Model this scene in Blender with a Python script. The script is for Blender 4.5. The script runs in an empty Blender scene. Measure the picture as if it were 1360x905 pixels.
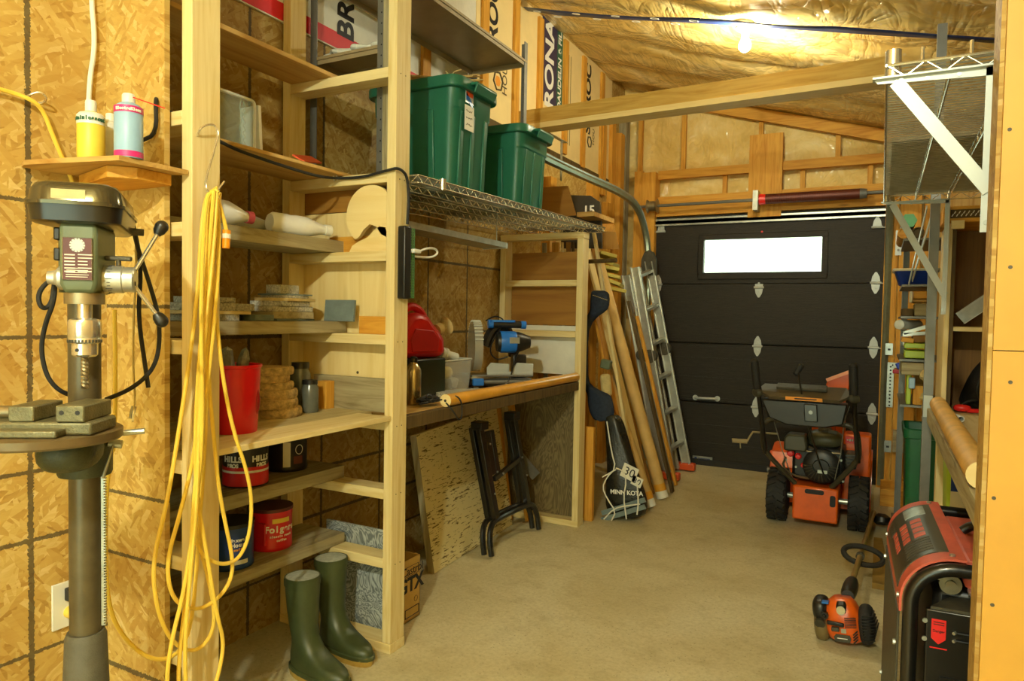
import bpy, math, random
from mathutils import Vector, Matrix, noise
random.seed(7)
C = bpy.context.scene.collection
PI = math.pi
# ------------------------------------------------------------------ camera
F = 930.58; YAW, PIT, ROL = 0.48484759, 0.03667801, 0.01767814; EYE = Vector((0, 0, 1.3))
_cy, _sy, _cp, _sp, _cr, _sr = math.cos(YAW), math.sin(YAW), math.cos(PIT), math.sin(PIT), math.cos(ROL), math.sin(ROL)
FW = Vector((-_sy*_cp, _cy*_cp, -_sp)); _R0 = Vector((_cy, _sy, 0)); _U0 = _R0.cross(FW)
RT = _R0*_cr + _U0*_sr; UP = -_R0*_sr + _U0*_cr
cam = bpy.data.objects.new('camera', bpy.data.cameras.new('camera')); C.objects.link(cam)
cam.data.sensor_width = 36; cam.data.lens = F/1360*36; cam.data.clip_start = 0.02
m = Matrix((RT, UP, -FW)).transposed().to_4x4(); m.translation = EYE; cam.matrix_world = m
bpy.context.scene.camera = cam
def ray(x, y): return FW + (x-680)/F*RT - (y-452.5)/F*UP
def ax(x, y, X): d = ray(x, y); return EYE + d*(X/d.x)          # point of the plane x=X seen at a pixel
def ay(x, y, Y): d = ray(x, y); return EYE + d*(Y/d.y)
def az(x, y, Z): d = ray(x, y); return EYE + d*((Z-1.3)/d.z)
def ad(x, y, w): return EYE + ray(x, y)*w
def CZ(x): return 3.43-.29*(x+2.2)                               # ceiling height
# ------------------------------------------------------------------ mesh builder
def frame_of(d):
    d = d.normalized(); a = Vector((0, 0, 1)) if abs(d.z) < .9 else Vector((1, 0, 0))
    u = a.cross(d).normalized(); return u, d.cross(u)
class MB:
    def __init__(s): s.v = []; s.f = []; s.M = Matrix()
    def add(s, vs, fs):
        n = len(s.v); s.v += [s.M @ Vector(v) for v in vs]; s.f += [[i+n for i in f] for f in fs]; return s
    def box(s, x0, x1, y0, y1, z0, z1):
        s.add([(x, y, z) for z in (z0, z1) for y in (y0, y1) for x in (x0, x1)],
              [(0, 2, 3, 1), (4, 5, 7, 6), (0, 1, 5, 4), (2, 6, 7, 3), (0, 4, 6, 2), (1, 3, 7, 5)]); return s
    def cbox(s, c, sz, rot=(0, 0, 0)):
        from mathutils import Euler
        K = s.M; s.M = K @ Matrix.Translation(Vector(c)) @ Euler(rot).to_matrix().to_4x4()
        a, b, d = [q/2 for q in sz]; s.box(-a, a, -b, b, -d, d); s.M = K; return s
    def bar(s, p, q, w, t, side=None):          # rectangular bar; w measured along 'side'
        p, q = Vector(p), Vector(q); d = (q-p).normalized()
        if side is None: u, v = frame_of(d)
        else:
            u = Vector(side); u = (u-d*u.dot(d)).normalized(); v = d.cross(u)
        a, b = u*w/2, v*t/2
        s.add([p-a-b, p+a-b, p-a+b, p+a+b, q-a-b, q+a-b, q-a+b, q+a+b],
              [(0, 2, 3, 1), (4, 5, 7, 6), (0, 1, 5, 4), (2, 6, 7, 3), (0, 4, 6, 2), (1, 3, 7, 5)]); return s
    def cyl(s, p, q, r0, r1=None, n=16, caps=True):
        p, q = Vector(p), Vector(q); r1 = r0 if r1 is None else r1; u, v = frame_of(q-p)
        vs = []
        for c, r in ((p, r0), (q, r1)):
            for i in range(n): a = 2*PI*i/n; vs.append(c+u*(r*math.cos(a))+v*(r*math.sin(a)))
        fs = [(i, (i+1) % n, n+(i+1) % n, n+i) for i in range(n)]
        if caps: fs += [list(range(n))[::-1], list(range(n, 2*n))]
        s.add(vs, fs); return s
    def tube(s, pts, r, n=8, closed=False, smooth=0, taper=None):
        pts = [Vector(p) for p in pts]
        for _ in range(smooth):
            q = []; N = len(pts)
            for i in range(N if closed else N-1):
                a, b = pts[i], pts[(i+1) % N]; q += [a*.75+b*.25, a*.25+b*.75]
            if not closed: q = [pts[0]]+q+[pts[-1]]
            pts = q
        N = len(pts); u = None; vs = []
        for i, p in enumerate(pts):
            a = pts[i-1] if (i > 0 or closed) else p; b = pts[(i+1) % N] if (i < N-1 or closed) else p
            d = (b-a); d = d.normalized() if d.length > 1e-9 else Vector((0, 0, 1))
            if u is None: u, _v = frame_of(d)
            u = (u-d*u.dot(d)); u = u.normalized() if u.length > 1e-6 else frame_of(d)[0]
            v = d.cross(u); rr = r if taper is None else r*taper(i/(N-1))
            for k in range(n): t = 2*PI*k/n; vs.append(p+u*(rr*math.cos(t))+v*(rr*math.sin(t)))
        fs = []
        for i in range(N if closed else N-1):
            j = (i+1) % N
            for k in range(n): l = (k+1) % n; fs.append((i*n+k, i*n+l, j*n+l, j*n+k))
        if not closed: fs += [list(range(n))[::-1], list(range((N-1)*n, N*n))]
        s.add(vs, fs); return s
    def lathe(s, prof, c=(0, 0, 0), axis=(0, 0, 1), n=24, close=True):
        c = Vector(c); d = Vector(axis).normalized(); u, v = frame_of(d); vs = []
        for r, h in prof:
            for i in range(n): a = 2*PI*i/n; vs.append(c+d*h+u*(r*math.cos(a))+v*(r*math.sin(a)))
        fs = []
        for j in range(len(prof)-1):
            for i in range(n): k = (i+1) % n; fs.append((j*n+i, j*n+k, (j+1)*n+k, (j+1)*n+i))
        if close: fs += [list(range(n))[::-1], list(range((len(prof)-1)*n, len(prof)*n))]
        s.add(vs, fs); return s
    def prism(s, poly, a, b, O=(0, 0, 0), U=(1, 0, 0), V=(0, 1, 0)):   # 2d polygon in U,V extruded along UxV from a to b
        O, U, V = Vector(O), Vector(U), Vector(V); N = U.cross(V); n = len(poly)
        vs = [O+U*x+V*y+N*a for x, y in poly]+[O+U*x+V*y+N*b for x, y in poly]
        s.add(vs, [list(range(n))[::-1], list(range(n, 2*n))]+[(i, (i+1) % n, n+(i+1) % n, n+i) for i in range(n)]); return s
    def ell(s, c, r, n=16, m=10, p=2.0):
        c = Vector(c); vs = []; fs = []
        def pw(x): return math.copysign(abs(x)**(2/p), x)
        for j in range(m+1):
            t = PI*j/m
            for i in range(n):
                a = 2*PI*i/n; vs.append(c+Vector((r[0]*pw(math.sin(t))*pw(math.cos(a)), r[1]*pw(math.sin(t))*pw(math.sin(a)), r[2]*pw(-math.cos(t)))))
        for j in range(m):
            for i in range(n): k = (i+1) % n; fs.append((j*n+i, j*n+k, (j+1)*n+k, (j+1)*n+i))
        s.add(vs, fs); return s
    def loft(s, rings, caps=True):
        n = len(rings[0]); vs = [v for r in rings for v in r]; fs = []
        for j in range(len(rings)-1):
            for i in range(n): k = (i+1) % n; fs.append((j*n+i, j*n+k, (j+1)*n+k, (j+1)*n+i))
        if caps: fs += [list(range(n))[::-1], list(range((len(rings)-1)*n, len(rings)*n))]
        s.add(vs, fs); return s
def rrect(a, b, r, n=4):                                          # rounded rectangle polygon, half sizes a,b
    out = []
    for cx, cy, t0 in ((a-r, b-r, 0), (-a+r, b-r, PI/2), (-a+r, -b+r, PI), (a-r, -b+r, 1.5*PI)):
        for i in range(n+1): t = t0+PI/2*i/n; out.append((cx+r*math.cos(t), cy+r*math.sin(t)))
    return out
def wloc(o):
    v = Vector((0, 0, 0))
    while o is not None: v += o.location; o = o.parent
    return v
def obj(name, mb, mt, parent=None, loc=None, bevel=0, ang=35, label=None, kind=None, solid=0, sub=0):
    me = bpy.data.meshes.new(name); off = wloc(parent) if parent else (Vector(loc) if loc is not None else Vector((0, 0, 0)))
    me.from_pydata([v-off for v in mb.v], [], mb.f); me.update()
    import bmesh
    b = bmesh.new(); b.from_mesh(me); bmesh.ops.remove_doubles(b, verts=b.verts, dist=1e-6); bmesh.ops.recalc_face_normals(b, faces=b.faces); b.to_mesh(me); b.free()
    me.polygons.foreach_set('use_smooth', [True]*len(me.polygons)); me.set_sharp_from_angle(angle=math.radians(ang))
    me.materials.append(mt); o = bpy.data.objects.new(name, me); C.objects.link(o)
    if parent: o.parent = parent
    else: o.location = off
    if bevel:
        bm = o.modifiers.new('bevel', 'BEVEL'); bm.width = bevel; bm.segments = 2; bm.limit_method = 'ANGLE'; bm.angle_limit = math.radians(40)
    if solid: sm = o.modifiers.new('solid', 'SOLIDIFY'); sm.thickness = solid; sm.offset = 0
    if sub: ss = o.modifiers.new('sub', 'SUBSURF'); ss.levels = ss.render_levels = sub
    if label: o['label'] = label
    if kind: o['kind'] = kind
    return o
def thing(name, label, cat, loc, group=None, rz=0):
    o = bpy.data.objects.new(name, None); C.objects.link(o); o.location = Vector(loc); o.rotation_euler = (0, 0, rz); o.empty_display_size = .05
    o['label'] = label; o['category'] = cat
    if group: o['group'] = group
    return o
def one(name, label, cat, mb, mt, loc, group=None, **k):
    o = obj(name, mb, mt, None, loc, **k); o['label'] = label; o['category'] = cat
    if group: o['group'] = group
    return o
def struct(name, mb, mt, **k): return obj(name, mb, mt, kind='structure', **k)
def dup(root, loc, rz=0, label=None):
    r = root.copy(); C.objects.link(r); r.location = Vector(loc); r.rotation_euler = (0, 0, rz)
    if label: r['label'] = label
    for ch in list(root.children):
        c = ch.copy(); C.objects.link(c); c.parent = r
        for g in ch.children: d = g.copy(); C.objects.link(d); d.parent = c
    return r
TXT = []; TG = [0]
def text(s, size, O, U, V, mt, parent, name='lettering', sx=1, bold=0.0, align='CENTER', gid=None):
    cu = bpy.data.curves.new(name, 'FONT'); cu.body = s; cu.size = size; cu.extrude = .0006; cu.offset = bold; cu.align_x = align; cu.align_y = 'CENTER'
    o = bpy.data.objects.new(name, cu); C.objects.link(o)
    U, V = Vector(U).normalized(), Vector(V).normalized(); N = U.cross(V).normalized(); V = N.cross(U)
    mm = Matrix((U*sx, V, N)).transposed().to_4x4(); mm.translation = Vector(O)
    if gid is None: TG[0] += 1; gid = TG[0]
    TXT.append((o, mm, parent, mt, gid))
def make_texts():                                                # every inscription becomes one real mesh
    dg = bpy.context.evaluated_depsgraph_get(); groups = {}
    for o, mm, par, mt, gid in TXT:
        me = bpy.data.meshes.new_from_object(o.evaluated_get(dg)); g = groups.setdefault(gid, (MB(), mt, par)); g[0].add([mm @ v.co for v in me.vertices], [list(p.vertices) for p in me.polygons])
    for o, *_ in TXT: c = o.data; bpy.data.objects.remove(o); bpy.data.curves.remove(c)
    for mb, mt, par in groups.values(): obj('lettering', mb, mt, par)
# ------------------------------------------------------------------ materials
def lin(c):
    return tuple(((x/255)/12.92 if x/255 <= .04045 else ((x/255+.055)/1.055)**2.4) for x in c)+(1,)
class NT:
    def __init__(s, name):
        s.m = bpy.data.materials.new(name); s.m.use_nodes = True; s.t = s.m.node_tree; s.b = s.t.nodes['Principled BSDF']
        s.o = s.t.nodes['Material Output']; s.tc = s.n('ShaderNodeTexCoord').outputs['Object']
    def n(s, ty, **k):
        q = s.t.nodes.new(ty)
        for a, b in k.items(): setattr(q, a, b)
        return q
    def l(s, a, b): s.t.links.new(a, b)
    def mapping(s, scale=(1, 1, 1), rot=(0, 0, 0), src=None, loc=(0, 0, 0)):
        q = s.n('ShaderNodeMapping'); q.inputs['Scale'].default_value = scale; q.inputs['Rotation'].default_value = rot; q.inputs['Location'].default_value = loc
        s.l(src or s.tc, q.inputs['Vector']); return q.outputs[0]
    def noise(s, vec, scale=5, detail=4, rough=.55, dist=0):
        q = s.n('ShaderNodeTexNoise'); q.inputs['Scale'].default_value = scale; q.inputs['Detail'].default_value = detail
        q.inputs['Roughness'].default_value = rough; q.inputs['Distortion'].default_value = dist; s.l(vec, q.inputs['Vector']); return q.outputs['Fac']
    def ramp(s, fac, stops):
        q = s.n('ShaderNodeValToRGB'); e = q.color_ramp.elements
        while len(e) < len(stops): e.new(.5)
        for el, (p, c) in zip(e, stops): el.position = p; el.color = c
        s.l(fac, q.inputs[0]); return q.outputs[0]
    def mix(s, fac, a, b, bt='MIX'):
        q = s.n('ShaderNodeMix', data_type='RGBA', blend_type=bt)
        for inp, val in ((q.inputs[0], fac), (q.inputs[6], a), (q.inputs[7], b)):
            if isinstance(val, (int, float, tuple)): inp.default_value = val
            else: s.l(val, inp)
        return q.outputs[2]
    def math(s, op, a, b=0, c=None):
        q = s.n('ShaderNodeMath', operation=op)
        for i, val in enumerate((a, b) if c is None else (a, b, c)):
            if isinstance(val, (int, float)): q.inputs[i].default_value = val
            else: s.l(val, q.inputs[i])
        return q.outputs[0]
    def bump(s, h, st=.3, d=.01):
        q = s.n('ShaderNodeBump'); q.inputs['Strength'].default_value = st; q.inputs['Distance'].default_value = d
        s.l(h, q.inputs['Height']); s.l(q.outputs[0], s.b.inputs['Normal'])
    def set(s, col=None, rough=.5, metal=0, spec=.5):
        if col is not None:
            if isinstance(col, tuple): s.b.inputs['Base Color'].default_value = col
            else: s.l(col, s.b.inputs['Base Color'])
        s.b.inputs['Roughness'].default_value = rough; s.b.inputs['Metallic'].default_value = metal; s.b.inputs['Specular IOR Level'].default_value = spec
        return s.m
def plain(name, c, rough=.5, metal=0, var=.12, scale=14, bump=0, spec=.5, coat=0):
    t = NT(name); c = lin(c); f = t.noise(t.mapping(), scale, 5, .6)
    d = tuple(x*(1-var) for x in c[:3])+(1,); e = tuple(min(1, x*(1+var)) for x in c[:3])+(1,)
    t.set(t.ramp(f, [(.3, d), (.7, e)]), rough, metal, spec)
    if bump: t.bump(t.noise(t.mapping(), scale*8, 3), bump, .004)
    if coat: t.b.inputs['Coat Weight'].default_value = coat; t.b.inputs['Coat Roughness'].default_value = .15
    return t.m
def wood(name, light, dark, axis='x', rough=.6, knots=.5, fine=1.0, ring=8):
    t = NT(name); l, d = lin(light), lin(dark)
    sc = {'x': (.7, 9, 9), 'y': (9, .7, 9), 'z': (9, 9, .7)}[axis]; sc2 = {'x': (3, 90, 90), 'y': (90, 3, 90), 'z': (90, 90, 3)}[axis]
    v = t.mapping(sc); a = t.noise(v, ring*fine*.35, 5, .6, 1.5); b = t.noise(t.mapping(sc2), fine, 3, .6)
    col = t.ramp(a, [(.32, d), (.5, tuple((x*.35+y*.65) for x, y in zip(d, l))), (.68, l)])
    col = t.mix(t.math('MULTIPLY', b, .35), col, d)
    vo = t.n('ShaderNodeTexVoronoi'); vo.inputs['Scale'].default_value = 1; k = {'x': (2.2, 7, 7), 'y': (7, 2.2, 7), 'z': (7, 7, 2.2)}[axis]
    t.l(t.mapping(k), vo.inputs['Vector']); kn = t.ramp(vo.outputs['Distance'], [(.04, (1, 1, 1, 1)), (.11, (0, 0, 0, 1))])
    col = t.mix(t.math('MULTIPLY', kn, knots), col, tuple(x*.35 for x in d[:3])+(1,))
    t.set(col, rough, 0, .3); t.bump(b, .15, .003); return t.m
def osb(name, normal, marks=(), tone=1.0, sat=1.0):
    t = NT(name); rot = {'x': (1, 0, 0), 'y': (0, 1, 0), 'z': (0, 0, 1)}[normal]
    w = t.n('ShaderNodeTexNoise'); w.inputs['Scale'].default_value = 9; w.inputs['Detail'].default_value = 3; t.l(t.tc, w.inputs['Vector'])
    vm = t.n('ShaderNodeVectorMath', operation='MULTIPLY_ADD'); vm.inputs[1].default_value = (.028, .028, .028)
    t.l(w.outputs['Color'], vm.inputs[0]); t.l(t.tc, vm.inputs[2]); src = vm.outputs[0]
    long, short = 17, 70; val = None
    for i, (ang, thr) in enumerate(((.25, 0), (1.5, .45), (2.5, .58), (-.6, .6), (.9, .72))):
        r = tuple(q*ang for q in rot)
        sc = {'x': (1, long, short), 'y': (long, 1, short), 'z': (long, short, 1)}[normal]
        m0 = t.mapping((1, 1, 1), r, src); mp = t.mapping(sc, (0, 0, 0), m0, (i*3.1, i*7.7, i*1.3))
        vo = t.n('ShaderNodeTexVoronoi'); vo.inputs['Scale'].default_value = 1; t.l(mp, vo.inputs['Vector'])
        sp = t.n('ShaderNodeSeparateColor'); t.l(vo.outputs['Color'], sp.inputs[0])
        if val is None: val = sp.outputs[0]
        else:
            q = t.n('ShaderNodeMix'); t.l(t.math('GREATER_THAN', sp.outputs[1], thr), q.inputs[0]); t.l(val, q.inputs[2]); t.l(sp.outputs[0], q.inputs[3]); val = q.outputs[0]
    gr = t.noise(t.mapping({'x': (1, 16, 90), 'y': (16, 1, 90), 'z': (16, 90, 1)}[normal], tuple(q*.6 for q in rot), src), 1.2, 4)
    def sc(c): return tuple(min(1, x*tone) for x in lin(c)[:3])+(1,)
    col = t.ramp(t.math('ADD', t.math('MULTIPLY', val, .74), t.math('MULTIPLY', gr, .38)),
                 [(.05, sc((150, 112, 50))), (.3, sc((186, 150, 76))), (.6, sc((198, 166, 90))), (.85, sc((208, 180, 108))), (1, sc((220, 196, 134)))])
    big = t.noise(t.mapping(), 3.0, 3); col = t.mix(t.math('MULTIPLY', t.ramp(big, [(.45, (0, 0, 0, 1)), (.7, (1, 1, 1, 1))]), .35), col, sc((150, 98, 30)))
    if marks:
        sx = t.n('ShaderNodeSeparateXYZ'); t.l(t.tc, sx.inputs[0]); jag = t.noise(t.mapping(), 160, 3); tot = None
        for axis, c, hw in marks:
            dd = t.math('ABSOLUTE', t.math('SUBTRACT', sx.outputs['XYZ'.index(axis.upper())], c))
            mk = t.math('LESS_THAN', dd, t.math('MULTIPLY', jag, hw*2)); tot = mk if tot is None else t.math('MAXIMUM', tot, mk)
        col = t.mix(t.math('MULTIPLY', tot, .8), col, lin((52, 50, 44)))
    t.set(col, .62, 0, .25); t.bump(t.math('ADD', val, gr), .22, .004); return t.m
PINE = dict(light=(232, 208, 146), dark=(206, 170, 100))
M = {}
for a_ in 'xyz':
    M['pine_'+a_] = wood('pine_'+a_, (232, 216, 162), (210, 184, 118), a_, .55, .35)
    M['old_'+a_] = wood('weathered_wood_'+a_, (182, 172, 136), (126, 112, 76), a_, .75, .4)
    M['stud_'+a_] = wood('orange_stud_'+a_, (226, 172, 70), (190, 126, 34), a_, .6, .5)
    M['ply_'+a_] = wood('plywood_'+a_, (214, 180, 108), (170, 126, 60), a_, .6, .15, .5)
    M['pale_'+a_] = wood('pale_plywood_'+a_, (240, 220, 160), (226, 198, 130), a_, .6, .08, .5)
M['brown_hard'] = wood('brown_hardboard', (168, 122, 52), (138, 94, 36), 'x', .55, .05, .4)
M['brown_hard_z'] = wood('brown_hardboard_upright', (178, 132, 60), (146, 100, 40), 'z', .55, .05, .4)
M['darkwood'] = wood('dark_old_timber', (104, 84, 46), (66, 50, 24), 'z', .7, .3)
M['orange_tube'] = plain('varnished_yellow_tube', (222, 160, 50), .28, 0, .18, 6, coat=.5)
M['cardtube'] = plain('cardboard_tube', (206, 172, 104), .6, 0, .15, 9)
M['black'] = plain('black_plastic', (26, 25, 22), .38, 0, .3)
M['blackm'] = plain('black_painted_metal', (22, 21, 18), .3, 0, .3, coat=.3)
M['rubber'] = plain('black_rubber', (30, 29, 27), .7, 0, .25, 30, .3)
M['grey_steel'] = plain('grey_steel', (118, 118, 112), .45, .5, .12)
M['galv'] = plain('galvanised_steel', (178, 182, 172), .32, .75, .18, 22)
M['alu'] = plain('aluminium', (196, 196, 184), .35, .7, .12, 20)
M['chrome'] = plain('chrome', (222, 220, 206), .22, .85, .08)
M['brass'] = plain('worn_steel', (150, 138, 108), .4, .8, .2)
M['white'] = plain('white_plastic', (226, 226, 214), .4, 0, .05)
M['whitem'] = plain('white_metal', (184, 190, 184), .35, .1, .06)
M['clearish'] = plain('milky_plastic', (206, 210, 200), .3, 0, .08)
M['red'] = plain('red_plastic', (198, 26, 22), .35, 0, .1)
M['redbright'] = plain('bright_red', (226, 40, 36), .35, 0, .1)
M['redbin'] = plain('red_bucket', (206, 24, 30), .3, 0, .08)
M['blue'] = plain('blue_plastic', (30, 110, 200), .35, 0, .08)
M['navy'] = plain('navy_tin', (32, 62, 122), .35, .2, .12)
M['green'] = plain('green_bin_plastic', (34, 100, 78), .34, 0, .08)
M['dgreen'] = plain('green_bin_plastic_dark', (20, 98, 58), .4, 0, .1)
M['lime'] = plain('lime_plastic', (176, 206, 60), .4, 0, .08)
M['yellow'] = plain('yellow_cord', (238, 204, 78), .42, 0, .06)
M['orange'] = plain('orange_paint', (224, 94, 18), .32, 0, .1, coat=.4)
M['orangered'] = plain('orange_red_plastic', (214, 84, 34), .4, 0, .08)
M['genred'] = plain('dusty_red_paint', (196, 88, 66), .5, 0, .18)
M['maroon'] = plain('maroon_plate', (84, 34, 32), .4)
M['boot'] = plain('olive_rubber', (62, 72, 42), .42, 0, .2, 18)
M['bootlin'] = plain('grey_boot_lining', (166, 172, 160), .9, 0, .2, 60, .4)
M['sole'] = plain('tan_boot_sole', (178, 146, 66), .6, 0, .2, 30)
M['denim'] = plain('denim', (34, 44, 62), .9, 0, .3, 60, .5)
M['cardboard'] = plain('cardboard', (196, 160, 84), .8, 0, .1)
M['ink'] = plain('black_ink', (26, 24, 24), .6, 0, .05)
M['inkb'] = plain('brown_ink', (84, 70, 40), .7, 0, .05)
M['inkw'] = plain('white_print', (236, 234, 224), .5, 0, .03)
M['inkred'] = plain('red_print', (206, 30, 40), .5, 0, .05)
M['inkpurple'] = plain('purple_print', (58, 48, 74), .6, 0, .05)
M['inkgreen'] = plain('green_print', (44, 96, 70), .6, 0, .05)
M['inkorange'] = plain('orange_print', (230, 150, 40), .6, 0, .05)
M['paper'] = plain('paper_label', (226, 222, 204), .7, 0, .06)
M['castiron'] = plain('dark_cast_iron', (74, 70, 56), .5, .3, .3, 30, .3)
M['dpgreen'] = plain('olive_grey_casting', (96, 106, 80), .45, 0, .15, 20)
M['rock'] = plain('grey_rock', (122, 126, 118), .85, 0, .35, 40, .8)
M['slate'] = plain('slate_grey_tile', (110, 124, 122), .6, 0, .15, 20, .3)
M['granite'] = plain('speckled_stone', (178, 174, 156), .8, 0, .55, 140, .5)
M['bark'] = plain('tree_bark', (196, 168, 110), .9, 0, .5, 50, 1)
M['sprucewrap'] = plain('dark_tin', (36, 32, 28), .35, .2, .2)
M['jar'] = plain('dusty_glass_jar', (96, 100, 92), .2, 0, .2)
M['tan'] = plain('tan_cloth', (196, 174, 116), .8, 0, .2, 30)
M['pink'] = plain('pink_cap', (232, 110, 160), .4)
M['skyb'] = plain('pale_blue_label', (150, 186, 214), .4, 0, .05)
M['yellowlab'] = plain('yellow_label', (232, 204, 70), .45, 0, .05)
M['bottlewhite'] = plain('milky_bottle', (232, 234, 228), .28, 0, .06)
M['steelbottle'] = plain('stainless_bottle', (190, 176, 136), .25, .85, .1)
def glassy(name, tint, alpha=.35, rough=.06):
    t = NT(name); t.set(lin(tint), rough, 0, .6); t.b.inputs['Alpha'].default_value = alpha; return t.m
M['glass'] = glassy('block_glass', (190, 214, 196), .22, .03)
M['poly'] = glassy('clear_plastic_box', (206, 208, 196), .34, .15)
M['pane'] = glassy('window_glass', (235, 245, 235), .12, .02)
M['visor'] = glassy('clear_blade_guard', (200, 200, 186), .45, .1)
def crackle():
    t = NT('crackled_cream_paint'); k1 = t.noise(t.mapping((16, 16, 120)), 1, 3, .6, .6); k2 = t.noise(t.mapping((90, 90, 14)), 1, 2, .5); g = t.noise(t.mapping(), 5, 3)
    k = t.ramp(t.math('ADD', k1, t.math('MULTIPLY', g, .22)), [(.69, (0, 0, 0, 1)), (.72, (1, 1, 1, 1))]); kk = t.ramp(k2, [(.70, (0, 0, 0, 1)), (.73, (1, 1, 1, 1))])
    t.set(t.mix(t.math('MAXIMUM', k, t.math('MULTIPLY', kk, .6)), lin((222, 208, 152)), lin((104, 84, 38))), .6); t.bump(k1, .3, .002); return t.m
M['crackle'] = crackle()
def swirl(name, a, b, sc=(4, 4, 9), scale=2.2):
    t = NT(name); q = t.noise(t.mapping(sc), scale, 2, .5, 5.0); r = t.math('FRACT', t.math('MULTIPLY', q, 9)); t.set(t.ramp(r, [(.15, lin(a)), (.5, lin(b)), (.95, lin(a))]), .6); return t.m
M['swirl'] = swirl('grey_white_swirled_paint', (104, 112, 112), (184, 190, 188), (3, 3, 3.4), 1.3)
M['swirlwood'] = swirl('weathered_knotty_plywood', (92, 78, 46), (124, 108, 68), (3.2, 3.2, .9), 1.4)
def concrete():
    t = NT('concrete_floor'); a = t.noise(t.mapping(), 1.3, 5, .6, .6); b = t.noise(t.mapping(), 60, 4, .7); c = t.noise(t.mapping((1, 1, 1), (0, 0, .5)), 7, 6, .65)
    col = t.ramp(a, [(.3, lin((186, 174, 132))), (.55, lin((204, 194, 156))), (.75, lin((216, 210, 178)))])
    col = t.mix(t.math('MULTIPLY', t.ramp(c, [(.5, (0, 0, 0, 1)), (.72, (1, 1, 1, 1))]), .5), col, lin((160, 144, 100)))
    col = t.mix(t.math('MULTIPLY', t.ramp(b, [(.42, (0, 0, 0, 1)), (.66, (1, 1, 1, 1))]), .3), col, lin((140, 130, 96)))
    sp = t.n('ShaderNodeTexVoronoi'); sp.inputs['Scale'].default_value = 45; t.l(t.tc, sp.inputs['Vector']); col = t.mix(t.math('MULTIPLY', t.ramp(sp.outputs['Distance'], [(.08, (1, 1, 1, 1)), (.16, (0, 0, 0, 1))]), .45), col, lin((96, 86, 58)))
    t.set(col, .62, 0, .35); t.bump(t.math('ADD', t.math('MULTIPLY', b, .5), c), .2, .006); return t.m
M['concrete'] = concrete()
def poly_film():
    t = NT('insulation_under_plastic_film'); a = t.noise(t.mapping(), 2.2, 6, .6, .8)
    f1 = t.math('ABSOLUTE', t.math('SUBTRACT', t.noise(t.mapping((1, 1.3, 1.6), (.3, .5, .4)), 1.7, 3, .5, 1.4), .5))
    f2 = t.math('ABSOLUTE', t.math('SUBTRACT', t.noise(t.mapping((2.6, 1, 1.4), (.2, -.4, .9)), 1.4, 3, .5, 1.8), .5))
    h = t.math('ADD', t.math('POWER', f1, .6), t.math('MULTIPLY', t.math('POWER', f2, .6), .7))
    col = t.ramp(a, [(.3, lin((208, 170, 86))), (.5, lin((232, 200, 120))), (.72, lin((248, 228, 168)))])
    t.set(col, .6, 0, .2); t.b.inputs['Coat Weight'].default_value = .9; t.b.inputs['Coat Roughness'].default_value = .1; t.bump(h, .3, .06)
    q = t.n('ShaderNodeBump'); q.inputs['Strength'].default_value = .9; q.inputs['Distance'].default_value = .12; t.l(h, q.inputs['Height']); t.l(q.outputs[0], t.b.inputs['Coat Normal']); return t.m
M['film'] = poly_film()
def door_mat():
    t = NT('dark_embossed_door_steel'); a = t.noise(t.mapping((5, 5, 70)), 3, 4, .6, .5); b = t.noise(t.mapping((60, 60, 90)), 3, 2)
    t.set(t.ramp(a, [(.3, lin((24, 20, 12))), (.7, lin((44, 37, 24)))]), .42, 0, .3); t.bump(t.math('ADD', a, b), .5, .004); return t.m
M['door'] = door_mat()
def emit(name, c, s):
    t = NT(name); e = t.n('ShaderNodeEmission'); e.inputs[0].default_value = c; e.inputs[1].default_value = s; t.l(e.outputs[0], t.o.inputs['Surface']); return t.m
# ================================================================== SETTING
XW = -2.2
struct('floor', MB().box(-2.6, 2.0, -2.2, 6.9, -.1, 0), M['concrete'])
M['osb_left'] = osb('osb_left_wall', 'x', [('y', 1.016, .007), ('z', 1.57, .005), ('z', 1.22, .005), ('z', .87, .005), ('z', .69, .006), ('z', .39, .005)], 1.0)
M['osb_stub'] = osb('osb_partition', 'y', [('z', 1.305, .005), ('z', .78, .005), ('z', .604, .005), ('z', .28, .007)], 1.0)
M['osb_back'] = osb('osb_recess_wall', 'x', [('y', 1.547, .006), ('y', 1.954, .007), ('y', 2.364, .007), ('y', 2.776, .007), ('y', 3.18, .007), ('y', 3.587, .007), ('z', .395, .007), ('z', .604, .007), ('z', 1.195, .007), ('z', 1.59, .007), ('z', .2, .005)], .66)
M['osb_up'] = osb('osb_upper_wall', 'x', [], .95)
struct('wall_left', MB().box(-2.06, -1.94, -2.2, 1.22, 0, 3.5), M['osb_left'])
struct('wall_left_partition', MB().box(-2.06, -1.69, 1.22, 1.236, 0, 3.5), M['osb_stub'])
struct('wall_left_recess', MB().box(-2.32, XW, 1.0, 4.1, 0, 3.6), M['osb_back'])
struct('wall_left_far', MB().box(-2.32, XW, 4.1, 6.5, 0, 3.6), M['osb_up'])
struct('wall_right', MB().box(.95, 1.05, -2.2, 6.5, 0, 3.0), osb('osb_right_wall', 'x', [], .8))
struct('wall_back', MB().box(-2.32, -1.3, -2.3, -2.2, 0, 3.6).box(.6, 1.05, -2.3, -2.2, 0, 3.6).box(-1.3, .6, -2.3, -2.2, 2.1, 3.6), osb('osb_rear_wall', 'y', [], 1.0))  # unseen rear wall; its opening is added to let in daylight as fill
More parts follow.
